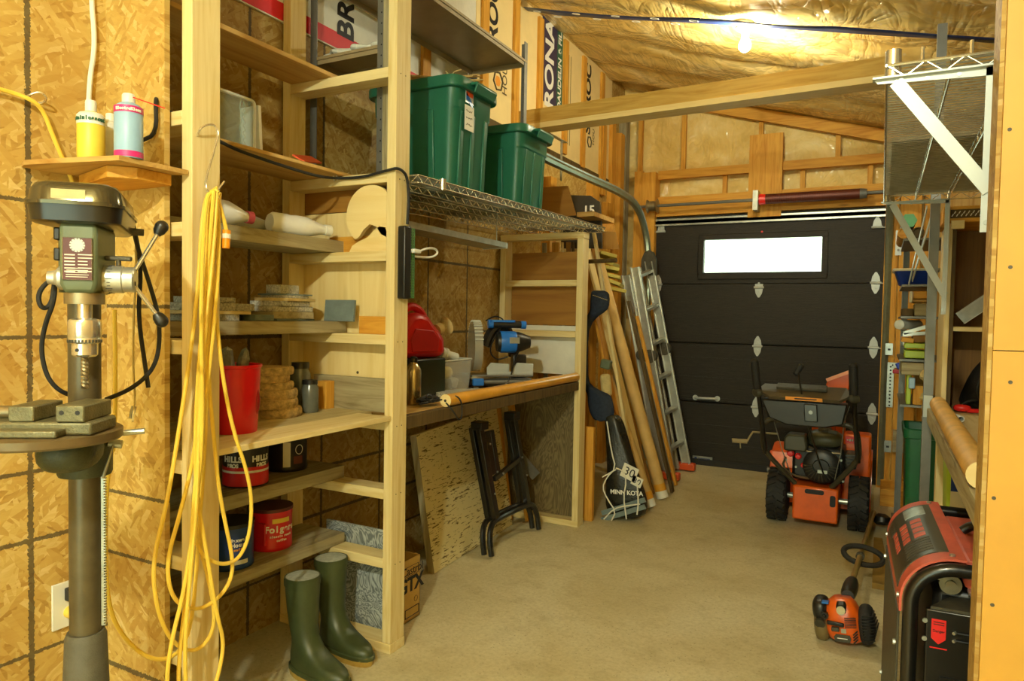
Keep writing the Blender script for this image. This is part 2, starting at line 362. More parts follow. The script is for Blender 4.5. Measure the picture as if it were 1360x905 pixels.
# partition at the right whose end faces the camera: panelled face and rough edge
M['panel'] = plain('oiled_yellow_board', (192, 146, 54), .5, 0, .08, 4)
pe = .1680; P0 = ay(1332, 0, 1.5); P1 = ay(1291.5, 905, 1.5)
struct('wall_right_partition', MB().box(.184, 1.0, 1.515, 1.60, 0, 3.0), M['pine_z'])
struct('trim_1', MB().box(.177, 1.0, 1.5, 1.514, 0, ay(1330, 466, 1.5).z-.001), M['panel'])
struct('trim_2', MB().box(.177, 1.0, 1.5, 1.514, ay(1330, 466, 1.5).z+.001, 3.0), M['panel'])
struct('trim_3', MB().box(.170, .1835, 1.5145, 1.60, 0, 3.0), osb('osb_edge', 'x', [], .8))
sc_ = MB()
for px, py in ((1341, 172), (1342, 355), (1342, 508), (1318, 804), (1320, 662)):
    p = ay(px, py, 1.4995); sc_.cyl(p, p+Vector((0, .004, 0)), .0035, n=10)
obj('screw_head', sc_, M['castiron'], bpy.data.objects['trim_2'])
# ceiling of insulation behind film: sloping wrinkled sheet
def ceiling():
    mb = MB(); nx, ny = 110, 190; x0, x1, y0, y1 = -2.3, 1.05, -2.3, 6.5; vs = []; fs = []
    for j in range(ny+1):
        for i in range(nx+1):
            x = x0+(x1-x0)*i/nx; y = y0+(y1-y0)*j/ny
            q = ((y-.12) % .61)/.61; sag = .05*math.sin(PI*q)**.6           # sags between the joists
            w = noise.noise(Vector((x*1.3, y*5.5, 0)))*.022+noise.noise(Vector((x*4+y*2, y*9, 5)))*.012+noise.noise(Vector((x*.9, y*2, 9)))*.03
            vs.append((x, y, CZ(x)+.03-sag+w))
    for j in range(ny):
        for i in range(nx): a = j*(nx+1)+i; fs.append((a, a+1, a+nx+2, a+nx+1))
    mb.add(vs, fs); return mb
struct('ceiling', ceiling(), M['film'], ang=180)
struct('ceiling_deck', MB().add([(-2.4, -2.3, CZ(-2.4)+.2), (1.2, -2.3, CZ(1.2)+.2), (1.2, 6.6, CZ(1.2)+.2), (-2.4, 6.6, CZ(-2.4)+.2)], [(0, 1, 2, 3)]), M['ply_y'])
# seam tape across the ceiling
tp = MB(); vs = []; px = [(698, 12), (740, 17), (800, 22), (860, 25), (922, 27), (965, 30), (1015, 34), (1060, 37), (1110, 39), (1180, 44), (1240, 48), (1335, 55)]
def ac(x, y, k=0): d = ray(x, y); return EYE + d*((3.43-.29*2.2-1.3-k)/(d.z+.29*d.x))
for i, (x, y) in enumerate(px):
    c = ac(x, y, .075+.01*math.sin(i*2.1)); wdt = .035+.008*math.sin(i*1.7); vs += [c+Vector((0, -wdt, 0)), c+Vector((0, wdt, 0))]
tp.add(vs, [(2*i, 2*i+2, 2*i+3, 2*i+1) for i in range(len(px)-1)])
tape = one('sheathing_tape', 'dark blue seam tape running across the plastic-covered ceiling', 'tape', tp, plain('blue_tape', (34, 52, 100), .4, 0, .2), (0, 4.3, 3), solid=.002)
for i in range(9):
    tl = MB()
    c = ac(714+i*26, 17+i*1.55+(3 if i % 2 else -2)*.7, .083)+Vector((0, (.012 if i % 2 else -.012), 0)); q = []
    for k in range(14): a = 2*PI*k/14; q.append(c+Vector((.026*math.cos(a), .010*math.sin(a), -.29*.026*math.cos(a)-.004)))
    tl.tube(q, .0022, 5, True); obj('printed_mark', tl, M['inkw'], tape)
# far wall: film between studs
ff = MB(); vs = []; fs = []; nx, nz = 70, 70
for j in range(nz+1):
    for i in range(nx+1):
        x = -2.2+3.2*i/nx; z = .0+3.6*j/nz; vs.append((x, 6.36+noise.noise(Vector((x*3, 0, z*3)))*.025+noise.noise(Vector((x*9+z*3, 2, z*8)))*.01, z))
for j in range(nz):
    for i in range(nx): a = j*(nx+1)+i; fs.append((a, a+1, a+nx+2, a+nx+1))
# leave the door opening free
def hole(f): c = sum((Vector(vs[k]) for k in f), Vector())/4; return -1.82 < c.x < -.02 and c.z < 2.16
struct('wall_far', MB().add(vs, [f for f in fs if not hole(f)]), M['film'], ang=180)
st = [0]
def stud(mb, mt=None):
    st[0] += 1; return struct('trim_%d' % (st[0]+3), mb, mt or M['stud_z'])
def fy(px, py, Y=6.28): return ay(px, py, Y)
def rect_far(px0, py0, px1, py1, y0, y1, mt='stud_z'):
    a = fy(px0, py0, y0); b = fy(px1, py1, y0); stud(MB().box(min(a.x, b.x), max(a.x, b.x), y0, y1, min(a.z, b.z), max(a.z, b.z)), M[mt])
for x in (-2.02, -1.62, -1.06+.1, -.36): stud(MB().box(x-.019, x+.019, 6.30, 6.34, 2.55, CZ(x)-.02))
for x in (-1.25, -.62, -.12): stud(MB().box(x-.019, x+.019, 6.30, 6.34, 2.3, 2.58))
stud(MB().box(-1.83, 1.0, 6.25, 6.30, 2.545, 2.62), M['stud_x'])           # girt
a, b = ay(933, 141, 6.26), ay(1172, 178, 6.26)
stud(MB().bar(a+Vector((-.5, 0, .15)), b+Vector((1.0, 0, -.3)), .095, .04, (0, 0, 1)), M['stud_x'])
rect_far(996, 180, 1037, 287, 6.20, 6.245, 'stud_z')
stud(MB().box(-1.82, .05, 6.22, 6.32, 2.30, 2.38), M['stud_x']); stud(MB().box(-1.86, .05, 6.21, 6.30, 2.205, 2.292), M['stud_x'])
stud(MB().box(-2.03, -1.955, 6.19, 6.32, 0, 2.62)); stud(MB().box(-1.95, -1.83, 6.17, 6.32, 0, 2.60))
stud(MB().box(-2.2, -2.13, 6.22, 6.33, 0, 3.3), M['old_z'])
# door jamb and studs right of the door
stud(MB().box(.0, .09, 6.16, 6.3, 0, 2.30)); stud(MB().box(.10, .24, 6.14, 6.28, 0, 2.4)); stud(MB().box(.26, .33, 6.2, 6.33, 0, 2.7)); stud(MB().box(.35, .9, 6.22, 6.26, 0, 2.3), M['ply_z'])
a = ay(1186, 572, 6.05); stud(MB().box(a.x, a.x+.22, 6.02, 6.12, a.z-.16, a.z), M['old_x'])
# left wall beyond the bench: studs and strips
stud(MB().box(XW, XW+.045, 5.93, 6.02, 1.9, 3.2)); stud(MB().box(XW, XW+.08, 6.06, 6.16, 1.0, 2.95)); stud(MB().box(XW, XW+.04, 5.72, 5.80, 2.35, 2.95))
stud(MB().box(XW, XW+.06, 5.45, 5.6, 0, 2.42)); stud(MB().box(XW, XW+.05, 5.82, 5.92, 0, 2.3)); stud(MB().box(XW, XW+.07, 4.6, 4.7, 0, 2.3))
# upper cladding: backs of printed sheathing sheets, strips and print
M['sheet'] = plain('printed_sheathing_back', (232, 208, 146), .65, 0, .06, 5, .1)
M['sheetw'] = plain('whitewashed_sheathing', (214, 212, 196), .65, 0, .1, 8, .1)
up1 = struct('trim_wall_upper_near', MB().box(XW, XW+.012, 1.24, 3.62, 2.47, CZ(XW)-.02), M['sheetw'])
up2 = struct('trim_wall_upper_far', MB().box(XW, XW+.012, 3.625, 5.98, 2.515, CZ(XW)-.02), M['sheet'])
struct('trim_wall_ledge', MB().box(XW, XW+.02, 3.6, 5.98, 2.44, 2.512), M['darkwood'])
rs = MB().box(XW+.0122, XW+.0135, 1.24, 3.3, 2.475, 2.545); obj('red_print_band', rs, M['inkred'], up1)
obj('red_print_band', MB().box(XW+.012, XW+.02, 6.0, 6.045, 2.3, 3.2), plain('red_strip', (190, 40, 30), .6), up2)
for k, (y, z0) in enumerate(((3.10, 2.5), (3.715, 2.5), (4.12, 2.5), (4.485, 2.5), (4.93, 2.53), (5.30, 2.5), (5.715, 2.45))):
    stud(MB().box(XW+.0125, XW+.032, y-.035, y+.035, z0, CZ(XW)-.05))
UY, UZ = (0, 1, 0), (0, 0, 1)
def wtext(s, size, y, z, mt, par, up=True, sx=1, bold=0.0):
    text(s, size, (XW+.0137, y, z), (0, 0, 1) if up else UY, (0, -1, 0) if up else UZ, M[mt], par, sx=sx, bold=bold)
wtext('BRO', .15, 2.49, 2.68, 'ink', up1, bold=.004)
wtext('BROC', .17, 3.83, 3.12, 'ink', up2, bold=.005)
wtext('HOUSE', .085, 3.99, 2.84, 'inkb', up2)
wtext('RONA', .20, 4.665, 3.12, 'inkw', up2, sx=1.12, bold=.006)
for mt, y0, y1 in (('inkpurple', 4.53, 4.79), ('inkgreen', 4.79, 4.89)): obj('print_block', MB().box(XW+.0121, XW+.0132, y0, y1, 2.83, 3.42), M[mt], up2)
wtext('DAUDELIN & FILS', .078, 4.84, 3.14, 'inkw', up2, bold=.002)
wtext('S BROC', .15, 5.42, 3.08, 'ink', up2, sx=1.1, bold=.005); wtext('HOU', .06, 5.55, 2.80, 'inkb', up2)
for yy in (5.01, 5.05): obj('printed_rule', MB().box(XW+.0121, XW+.0130, yy-.004, yy+.004, 2.62, 3.3), M['inkb'], up2)
def hexa(y, z, r, par):
    q = [(XW+.0137, y+r*math.cos(PI/3*k+.2), z+r*math.sin(PI/3*k+.2)) for k in range(6)]; mb = MB().tube(q, .006, 6, True); obj('hexagon_mark', mb, M['inkb'], par)
hexa(3.90, 2.77, .06, up2); obj('hexagon_fill', MB().prism([(.035*math.cos(PI/3*k), .035*math.sin(PI/3*k)) for k in range(6)], .0, .001, (XW+.0125, 3.90, 2.77), UY, UZ), M['inkorange'], up2)
hexa(5.46, 2.74, .045, up2)
# ------------------------------------------------------------------ beam, bulb, garage hardware
BY = 4.2
bm = thing('ceiling_beam', 'long pine cross beam spanning the room below the ceiling', 'beam', (-1, BY, 2.61))
b0 = Vector((-2.185, BY, 2.605)); b1 = Vector((.02, BY, 2.635))
obj('upper_board', MB().bar(b0, b1, .10, .038, (0, 0, 1)), wood('pine_beam', (212, 178, 96), (178, 138, 58), 'x', .6, .5), bm)
obj('lower_board', MB().bar(b0+Vector((0, .045, -.062)), b1+Vector((0, .045, -.062)), .034, .14, (0, 0, 1)), M['pale_x'], bm)
hg = MB().bar((-2.03, 4.30, 2.53), (-2.03, 4.62, 2.53), .03, .004, (1, 0, 0)).bar((-2.03, 4.55, 2.53), (-2.03, 4.55, 2.25), .03, .004, (0, 1, 0))
one('perforated_hanger', 'perforated steel angle hanging from the beam beside the rear green tote', 'bracket', hg, M['galv'], (-2.03, 4.62, 2.4))
bp = ac(990, 38, .05)
bl = thing('light_bulb', 'glowing round light bulb in a socket on the ceiling', 'light bulb', bp)
obj('socket', MB().lathe([(.05, .045), (.052, .0), (.03, -.015), (.021, -.02), (.021, -.055)], bp), M['white'], bl)
LB = bp+Vector((0, 0, -.095))
M['bulb'] = emit('bulb_glow', (1, .95, .68, 1), 1000)
obj('glass_globe', MB().ell(LB, (.034, .034, .038), 16, 10), M['bulb'], bl)
# second bulb of the same kind, above the camera, just out of frame
bp2 = Vector((-.22, -1.0, CZ(-.22)-.06)); bl2 = thing('light_bulb', 'bare light bulb on the ceiling behind the camera, out of frame', 'light bulb', bp2)
obj('socket', MB().lathe([(.05, .05), (.052, .0), (.03, -.015), (.021, -.02), (.021, -.14)], bp2), M['white'], bl2)
M['bulb2'] = emit('near_bulb_glow', (.95, 1, .79, 1), 2850)
obj('glass_globe', MB().ell(bp2+Vector((0, 0, -.18)), (.045, .045, .05), 16, 10), M['bulb2'], bl2)
# garage door
DY = 6.24
dr = struct('door_1', MB().box(-1.85, .02, DY, DY+.045, 1.605, 1.70), M['door'])
def dbox(x0, x1, z0, z1): return MB().box(x0, x1, DY, DY+.045, z0, z1)
wL, wR, wB, wT = -1.40, -.45, 1.685, 1.985
x0, x1 = -1.84, .015
for i, (z0, z1) in enumerate(((.05, .558), (.562, 1.077), (1.083, 1.602))):
    obj('door_section', dbox(x0, x1, z0, z1), M['door'], dr, bevel=.006)
obj('door_section', dbox(x0, x1, 2.0, 2.20), M['door'], dr); obj('door_section', dbox(x0, wL-.02, 1.70, 2.0), M['door'], dr); obj('door_section', dbox(wR+.02, x1, 1.70, 2.0), M['door'], dr)
obj('light_leak_backing', MB().box(x0, x1, DY+.03, DY+.05, .03, 1.64), M['door'], dr)  # plate added behind the sections to block daylight leaking through the seams
obj('bottom_seal', MB().box(x0, x1, DY-.005, DY+.05, .0, .055), M['rubber'], dr)
rb = MB()
for z in (.54, .58, .60, 1.05, 1.10, 1.12, 1.575, 1.63, .2, .36, .78, .95, 1.3, 1.45): rb.box(x0, x1, DY-.003, DY+.001, z-.0035, z+.0035)
obj('pressed_rib', rb, M['door'], dr)
wf = MB()
for a in ((wL-.045, wR+.045, wT, wT+.045), (wL-.045, wR+.045, wB-.045, wB), (wL-.045, wL, wB, wT), (wR, wR+.045, wB, wT)): wf.box(a[0], a[1], DY-.012, DY+.05, a[2], a[3])
win = struct('window_1', MB().box(wL, wR, DY+.02, DY+.026, wB, wT), M['pane']); obj('window_frame', wf, M['door'], win, bevel=.004)
sp = MB().box(-1.83, .02, DY-.03, DY+.0, 2.135, 2.165).box(-1.83, .02, DY-.03, DY-.02, 2.12, 2.18); obj('reinforcing_strut', sp, M['galv'], dr)
hp = []
for px, py, s in ((878, 308, 0), (874, 378, 1), (1008, 382, 2), (1006, 460, 1), (1004, 541, 1), (1165, 302, 0), (1163, 376, 1), (1160, 462, 1), (1158, 550, 1)):
    c = ay(px, py, DY-.004); h = MB(); w = .032
    if s in (0, 1): h.prism([(-w, .01), (w, .01), (w*.8, .05), (.006, .085), (-.006, .085), (-w*.8, .05)], 0, .006, (c.x, DY-.002, c.z), (1, 0, 0), (0, 0, 1))
    else: h.prism([(-w, .01), (w, .01), (w, .03), (-w, .03)], 0, .006, (c.x, DY-.002, c.z), (1, 0, 0), (0, 0, 1))
    if s in (1, 2): h.prism([(-w, -.01), (-w*.8, -.05), (-.006, -.085), (.006, -.085), (w*.8, -.05), (w, -.01)], 0, .006, (c.x, DY-.002, c.z), (1, 0, 0), (0, 0, 1))
    h.cyl((c.x-.04, DY-.012, c.z), (c.x+.04, DY-.012, c.z), .009, n=8)
    for dz in ((.03,) if s == 0 else (.035, -.035)): h.cyl((c.x, DY-.02, c.z+dz), (c.x, DY, c.z+dz), .009, n=8)
    if px not in (1008, 1006, 1004): sgn = 1 if px > 1000 else -1; h.cyl((c.x, DY-.018, c.z-.004), (c.x+sgn*.085, DY-.018, c.z-.004), .005, n=8)
    obj('hinge', h, M['whitem'], dr)
c0, c1 = ay(927, 529, DY-.03), ay(947, 530, DY-.03)
obj('door_handle', MB().tube([c0+Vector((-.03, .03, 0)), c0, c1, c1+Vector((.03, .03, 0))], .011, 8, smooth=1).cyl((c0.x-.03, DY-.004, c0.z), (c0.x-.03, DY, c0.z), .024, n=12).cyl((c1.x+.03, DY-.004, c1.z), (c1.x+.03, DY, c1.z), .024, n=12), M['whitem'], dr)
a, b = ay(920, 605, DY), ay(946, 616, DY); bd = obj('maker_plate', MB().box(a.x, b.x, DY-.004, DY, b.z+.005, a.z), M['galv'], dr)
obj('printed_lines', MB().box(a.x+.05, b.x-.02, DY-.005, DY-.0035, a.z-.022, a.z-.016).box(a.x+.05, b.x-.03, DY-.005, DY-.0035, a.z-.034, a.z-.030).ell((a.x+.028, DY-.004, a.z-.022), (.012, .001, .012)), M['navy'], bd)
a = ay(1012, 308, DY-.003); obj('red_lens', MB().cyl(a, a+Vector((0, .005, 0)), .009), M['redbright'], dr)
# tracks
def cch(pts, name, lab, side):
    t = thing(name, lab, 'rail', pts[0]); mb = MB()
    mb.tube(pts, .028, 8, smooth=2); obj('rail', mb, plain('track_steel', (150, 160, 140), .3, .75, .12), t)
    mb2 = MB().tube([Vector(p)+Vector((.02*side, 0, .022)) for p in pts], .008, 6, smooth=2); obj('rail_lip', mb2, M['galv'], t)
    return t
trk = cch([(-1.93, 3.6, 2.30), (-1.93, 4.6, 2.30), (-1.93, 5.5, 2.32), (-1.92, 5.95, 2.27), (-1.90, 6.13, 2.08), (-1.875, 6.17, 1.85), (-1.87, 6.17, .9), (-1.87, 6.17, 0.02)], 'garage_door_track', 'curved galvanised door track on the left, behind the ladder', 1)
cch([(.03, 4.9, 2.32), (.03, 5.6, 2.32), (.03, 5.95, 2.27), (.03, 6.12, 2.08), (.03, 6.17, 1.85), (.03, 6.17, .9), (.03, 6.17, .02)], 'garage_door_track', 'vertical galvanised door track on the right of the garage door', -1)
ra = Vector((-1.95, 6.08, 2.28)); rb_ = Vector((.12, 6.08, 2.29))
rod = thing('torsion_spring_rod', 'torsion spring rod with dark red spring above the garage door', 'spring', ra)
obj('shaft', MB().cyl(ra, rb_, .013, n=10), M['grey_steel'], rod)
s0, s1 = ay(1017, 266, 6.08), ay(1142, 258, 6.08); s0.z = s1.z = 2.285; s0.y = s1.y = 6.08
sm_ = MB(); N = 70; sm_.cyl(s0, s1, .036, n=16)
for i in range(N): c = s0.lerp(s1, (i+.5)/N); sm_.cyl(c-Vector((.004, 0, 0)), c+Vector((.004, 0, 0)), .041, n=14)
obj('coil_spring', sm_, plain('dark_red_spring', (96, 44, 30), .45, .3, .1), rod)
obj('end_cone', MB().cyl(s0+Vector((-.05, 0, 0)), s0, .045, .042), M['redbright'], rod)
obj('end_cone', MB().cyl(s1, s1+Vector((.05, 0, 0)), .042, .035), M['grey_steel'], rod)
obj('centre_plate', MB().box(s0.x-.10, s0.x-.06, 6.06, 6.2, 2.2, 2.36), M['galv'], rod)
dm = ay(868, 275, 6.08); obj('cable_drum', MB().lathe([(.02, -.06), (.06, -.055), (.045, -.04), (.045, .02), (.065, .035), (.02, .04)], (dm.x, 6.08, 2.28), (1, 0, 0)), M['brass'], rod)
# ================================================================== SHELF FRAMES (wall side x=-2.19, front x=-1.61)
CL = [2.214, 1.826, 1.532, 1.216, .892, .628, .362]
def shelf_frame(y0, y1, top, lab, cleats, base=True, xb=-2.185):
    t = thing('shelf_upright', lab, 'shelf frame', ((xb-1.61)/2, y0, 0), 'lumber ladder frames carrying the shelves'); e = .0008
    zb = .038 if base else 0
    obj('front_post', MB().box(-1.652, -1.612, y0, y1, zb, top), M['pine_z'], t, bevel=.002)
    obj('back_post', MB().box(xb, xb+.04, y0, y1, zb, top), M['pine_z'], t, bevel=.002)
    for z in cleats: obj('cleat', MB().box(xb+.04+e, -1.652-e, y0+.001, y1-.001, z-.038, z), M['pine_x'], t, bevel=.002)
    if base: obj('base_plate', MB().box(xb, -1.610, y0-.002, y1+.002, 0, .0375), M['pine_x'], t, bevel=.002)
    return t
F1 = shelf_frame(1.243, 1.332, 3.38, 'nearest pine shelf frame, the post with the yellow cord hook', CL)
F2 = shelf_frame(2.11, 2.197, 3.38, 'middle pine shelf frame beside the near green tote, a black power strip on it', CL)
F3 = shelf_frame(3.965, 4.055, 1.772, 'far shorter pine shelf frame at the end of the workbench', [1.52, 1.205])
obj('top_plate', MB().box(-2.185, -1.61, 3.965, 4.055, 1.7725, 1.81), M['pine_x'], F3, bevel=.002)
nl = MB()
for z in (2.19, 1.80, 1.51, 1.19, .87, .61, .34):
    for y in (2.135, 2.165): nl.cyl((-1.6125, y, z), (-1.6108, y, z), .0022, n=8)
obj('nail_head', nl, M['inkb'], F2)
# infill panels on frame 2 and 3
pan = obj('pale_panel', MB().box(-2.183, -1.655, 2.1985, 2.21, .94, 1.70), M['pale_z'], F2)
obj('dark_panel', MB().box(-2.183, -1.655, 2.1985, 2.21, 1.703, 1.81), M['brown_hard'], F2)
kn = MB(); p = ay(475, 495, 2.198); kn.cyl(p, p+Vector((0, -.0008, 0)), .006, n=10); obj('knot', kn, M['inkb'], pan)
obj('brown_panel', MB().box(-2.143, -1.655, 4.056, 4.064, 1.24, 1.70), M['brown_hard'], F3)
obj('white_panel', MB().box(-2.143, -1.655, 4.056, 4.068, .93, 1.236), M['white'], F3)
obj('lower_panel', MB().box(-2.143, -1.655, 4.035, 4.047, .04, .86), M['swirlwood'], F3)
M['dusty_y'] = wood('dusty_shelf_slat', (206, 192, 142), (172, 152, 100), 'y', .7, .3)
# shelf boards (laid loose on the cleats)
SB = 'shelf boards spanning the two near frames'
def board(lab, x0, x1, y0, y1, z, th, mt, **k):
    return one('shelf_board', lab, 'shelf board', MB().box(x0, x1, y0, y1, z+.0008, z+th), M[mt], ((x0+x1)/2, (y0+y1)/2, z), SB, bevel=.002, **k)
board('topmost plywood shelf board, above the glass block', -2.143, -1.93, 1.24, 2.19, 2.214, .018, 'ply_y')
board('plywood shelf board second from the top, carrying the glass block', -2.143, -1.86, 1.24, 2.19, 1.826, .014, 'ply_y')
board('thick weathered shelf plank carrying the plastic bottles', -2.143, -1.915, 1.24, 2.185, 1.532, .05, 'old_y')
board('thick weathered shelf plank carrying the stone tiles', -2.143, -1.905, 1.24, 2.185, 1.216, .046, 'old_y')
for i in range(4):
    x0 = -2.143+i*.123; board(['rear slat of the wide shelf carrying the wood slices', 'second slat from the wall of the wide shelf with the red bucket', 'third slat from the wall of the wide shelf with the red bucket', 'front slat of the wide shelf, under the red bucket'][i],
        x0, x0+(.157 if i == 3 else .121), 1.334 if i == 3 else 1.24, 2.108 if i == 3 else 2.19, .892, .019, 'pine_y' if i == 3 else 'dusty_y')
board('dark weathered shelf plank carrying the two black and red coffee tins', -2.143, -1.91, 1.24, 2.185, .628, .05, 'old_y')
board('lowest weathered shelf plank carrying the blue and red coffee cans', -2.143, -1.905, 1.24, 2.185, .362, .042, 'old_y')
# ---- things on the second board (z 1.84)
Z2 = 1.8405
def gx(px, z, py=None):                                       # a point on height z seen in pixel column px at depth plane x
    pass
gb = thing('glass_block', 'square clear glass building block on the upper shelf', 'glass block', (-1.985, 1.645, Z2))
obj('glass_shell', MB().prism(rrect(.115, .095, .012), -.04, .04, (-1.99, 1.645, Z2+.0955), (0, 1, 0), (0, 0, 1)), M['glass'], gb)
obj('ripple_highlight', MB().tube([(-1.945, 1.705+.006*math.sin(k*1.9), Z2+.02+k*.0075) for k in range(21)], .0022, 6, smooth=1).tube([(-1.945, 1.69+.004*math.sin(k*1.3), Z2+.02+k*.015) for k in range(11)], .0018, 6, smooth=1), M['glass'], gb)  # thin wavy tubes stand in for highlights on the glass
obj('glass_rim', MB().tube([(-1.95, 1.645+x, Z2+.0955+z) for x, z in rrect(.108, .088, .015)], .006, 6, True), M['clearish'], gb)
one('white_tile', 'white tile standing against the glass block', 'tile', MB().cbox((-2.0, 1.785, Z2+.093), (.09, .012, .17), (.06, 0, 0)), M['white'], (-2.0, 1.785, Z2))
one('plastic_tub', 'small white plastic tub left of the glass block', 'tub', MB().lathe([(.045, 0), (.052, .075), (.055, .078), (.055, .09), (.0, .09)], (-2.04, 1.33, Z2), n=20), M['white'], (-2.04, 1.33, Z2))
rq = thing('angle_bracket', 'orange-red plastic angle pieces lying on the upper shelf', 'bracket', (-2.0, 2.0, Z2))
obj('flat_arm', MB().cbox((-2.02, 1.98, Z2+.006), (.05, .24, .008), (0, 0, .5)), M['orangered'], rq); obj('tilted_arm', MB().cbox((-1.96, 2.02, Z2+.04), (.05, .24, .006), (.22, .5, .6)), M['orangered'], rq)
# ---- bottles on third board (z 1.582)
Z3 = 1.5825
def bottle(lab, p, d, L, r, cap, mt='bottlewhite'):
    d = Vector(d).normalized(); t = thing('plastic_bottle', lab, 'bottle', p, 'empty plastic bottles lying on the third shelf')
    base = Vector(p)+Vector((0, 0, r))
    obj('bottle_body', MB().lathe([(r*.8, 0), (r, .012), (r, L*.25), (r*.93, L*.32), (r, L*.42), (r*.98, L*.58), (r*.6, L*.8), (.018, L*.9), (.018, L)], base, d, 20), M[mt], t)
    obj('bottle_cap', MB().lathe([(.021, L*.93), (.022, L*1.03), (.018, L*1.04)], base, d, 16), M[cap], t)
bottle('milky plastic bottle with a pink cap, behind the hanging cord', (-1.99, 1.53, Z3), (.12, 1, -.02), .22, .045, 'pink')
bottle('milky plastic bottle lying with its white cap towards the frame', (-1.99, 1.86, Z3), (.25, 1, -.02), .25, .04, 'white')
bottle('crumpled clear plastic bottle lying between the two capped bottles', (-2.11, 1.70, Z3), (.18, 1, 0), .25, .038, 'white', 'clearish')
bottle('white plastic bag-like bottle left of the near shelf post', (-2.085, 1.28, Z3), (.05, .6, .1), .12, .04, 'white')
# ---- wooden disc with yin-yang cut-out leaning on panel
t = thing('wooden_disc', 'round plywood disc with an S-shaped cut-out on the third cleat', 'wood cut-out', (-1.75, 2.16, 1.532))
cx, cz, R = ay(492, 296, 2.15).x+.015, 1.672, .115
def arc(cx_, cz_, r, a0, a1, n=14): return [(cx_+r*math.cos(a0+(a1-a0)*i/n), cz_+r*math.sin(a0+(a1-a0)*i/n)) for i in range(n+1)]
outer = arc(0, .0, R, math.radians(232), math.radians(-40), 34)
inner = arc(.045, -.075, .05, math.radians(0), math.radians(165), 10)+arc(-.045, -.045, .042, math.radians(-15), math.radians(-150), 10)
poly = outer+[(.095, -.09)]+[(.055, -.075), (.03, -.045), (.0, -.035), (-.03, -.055), (-.05, -.08)]
lim = -1.656-cx
obj('disc_body', MB().prism([(min(x, lim), z) for x, z in poly], 0, .018, (cx, 2.145, cz), (1, 0, 0), (0, 0, 1)), M['pale_x'], t)
low = arc(0, 0, R, math.radians(-50), math.radians(-133), 14)+[(-.085, -.135), (-.085, -.14), (.11, -.14), (.11, -.09)]
obj('lower_lobe', MB().prism([(min(.115, lim), -.1395), (-.1, -.1395), (-.085, -.115), (-.05, -.098), (-.01, -.085), (.02, -.06), (.045, -.045), (min(.075, lim), -.05), (min(.115, lim), -.085)], 0, .018, (cx, 2.145, cz), (1, 0, 0), (0, 0, 1)), M['pale_x'], t)
p = ay(430, 320, 2.17); one('orange_board', 'orange-stained board standing behind the wooden disc', 'board', MB().box(-1.99, -1.66, 2.175, 2.195, 1.5325, 1.60), M['stud_x'], (-1.8, 2.185, 1.532))
p = ay(478, 424, 2.13); one('wood_block', 'orange pine block with a crack on the fourth cleat', 'wood block', MB().box(p.x, -1.656, 2.125, 2.165, 1.2165, 1.285), M['stud_x'], (p.x, 2.14, 1.216))
# ---- stones on fourth board (z 1.262)
Z4 = 1.2625
def slab(name, lab, cat, c, sz, mt, rz=0, grp=None, jag=.15, seed=0, tilt=0):
    rnd = random.Random(seed); n = 9; poly = []
    for i in range(n):
        a = 2*PI*i/n; q = (abs(math.cos(a))**6+abs(math.sin(a))**6)**(-1/6); k = 1-rnd.random()*jag
        poly.append((math.cos(a)*q*k*sz[0]/2, math.sin(a)*q*k*sz[1]/2))
    mb = MB(); mb.M = Matrix.Translation(Vector(c)) @ Matrix.Rotation(rz, 4, 'Z') @ Matrix.Rotation(tilt, 4, 'X'); mb.prism(poly, 0, sz[2]); return one(name, lab, cat, mb, M[mt], c, grp, bevel=.0015)
z = Z4; SR = 'stone pieces stacked on the fourth shelf, right pile'
for i, (dx, dy, w, l, h, mt, s) in enumerate(((0, 0, .2, .26, .008, 'slate', 'thin slate at the bottom'), (.0, -.01, .2, .24, .026, 'old_x', 'brown slab second from the bottom'), (.0, 0, .2, .25, .02, 'granite', 'grey speckled slab third from the bottom'),
        (0, 0, .19, .22, .020, 'granite', 'tan slab in the middle'), (0, .02, .19, .2, .012, 'tan', 'thin tan piece above the middle'), (0, .02, .17, .18, .010, 'granite', 'thin pale piece near the top'), (0, .02, .17, .2, .006, 'slate', 'thin slate just below the top block'), (0, .01, .1, .12, .034, 'granite', 'small speckled block on top'))):
    slab('stone_tile', s+' of the right stone pile', 'stone', (-2.04+dx, 1.96+dy, z), (w, l, h-.0006), mt, .1*math.sin(i*5), SR, seed=i+3); z += h
z = Z4; SL = 'stone pieces on the fourth shelf, left pile'
for i, (y, w, l, h, mt, s) in enumerate(((1.60, .17, .27, .022, 'granite', 'speckled slab at the bottom'), (1.62, .17, .34, .012, 'pine_y', 'thin wooden strip'), (1.66, .16, .30, .026, 'granite', 'tan slab in the middle'), (1.62, .15, .22, .02, 'granite', 'pinkish speckled slab on top'))):
    slab('stone_tile', s+' of the left stone pile behind the cord', 'stone', (-2.04, y, z), (w, l, h-.0006), mt, .05*i, SL, seed=i+30); z += h
slab('stone_tile', 'curved grey stone lying between the two stone piles', 'stone', (-1.99, 1.80, Z4), (.14, .09, .022), 'slate', .5, seed=51, jag=.35)
one('slate_tile', 'square grey slate tile leaning past the right stone pile', 'tile', MB().box(-1.93, -1.86, 2.172, 2.18, Z4+.0005-.045, Z4+.09), M['slate'], (-1.9, 2.175, Z4)) if 0 else None
mb = MB(); mb.M = Matrix.Translation((-1.90, 2.13, Z4)) @ Matrix.Rotation(-.1, 4, 'X'); mb.box(-.075, .075, 0, .01, .0005, .085)
one('slate_tile', 'smooth grey slate tile standing behind the right stone pile', 'tile', mb, M['slate'], (-1.90, 2.13, Z4))
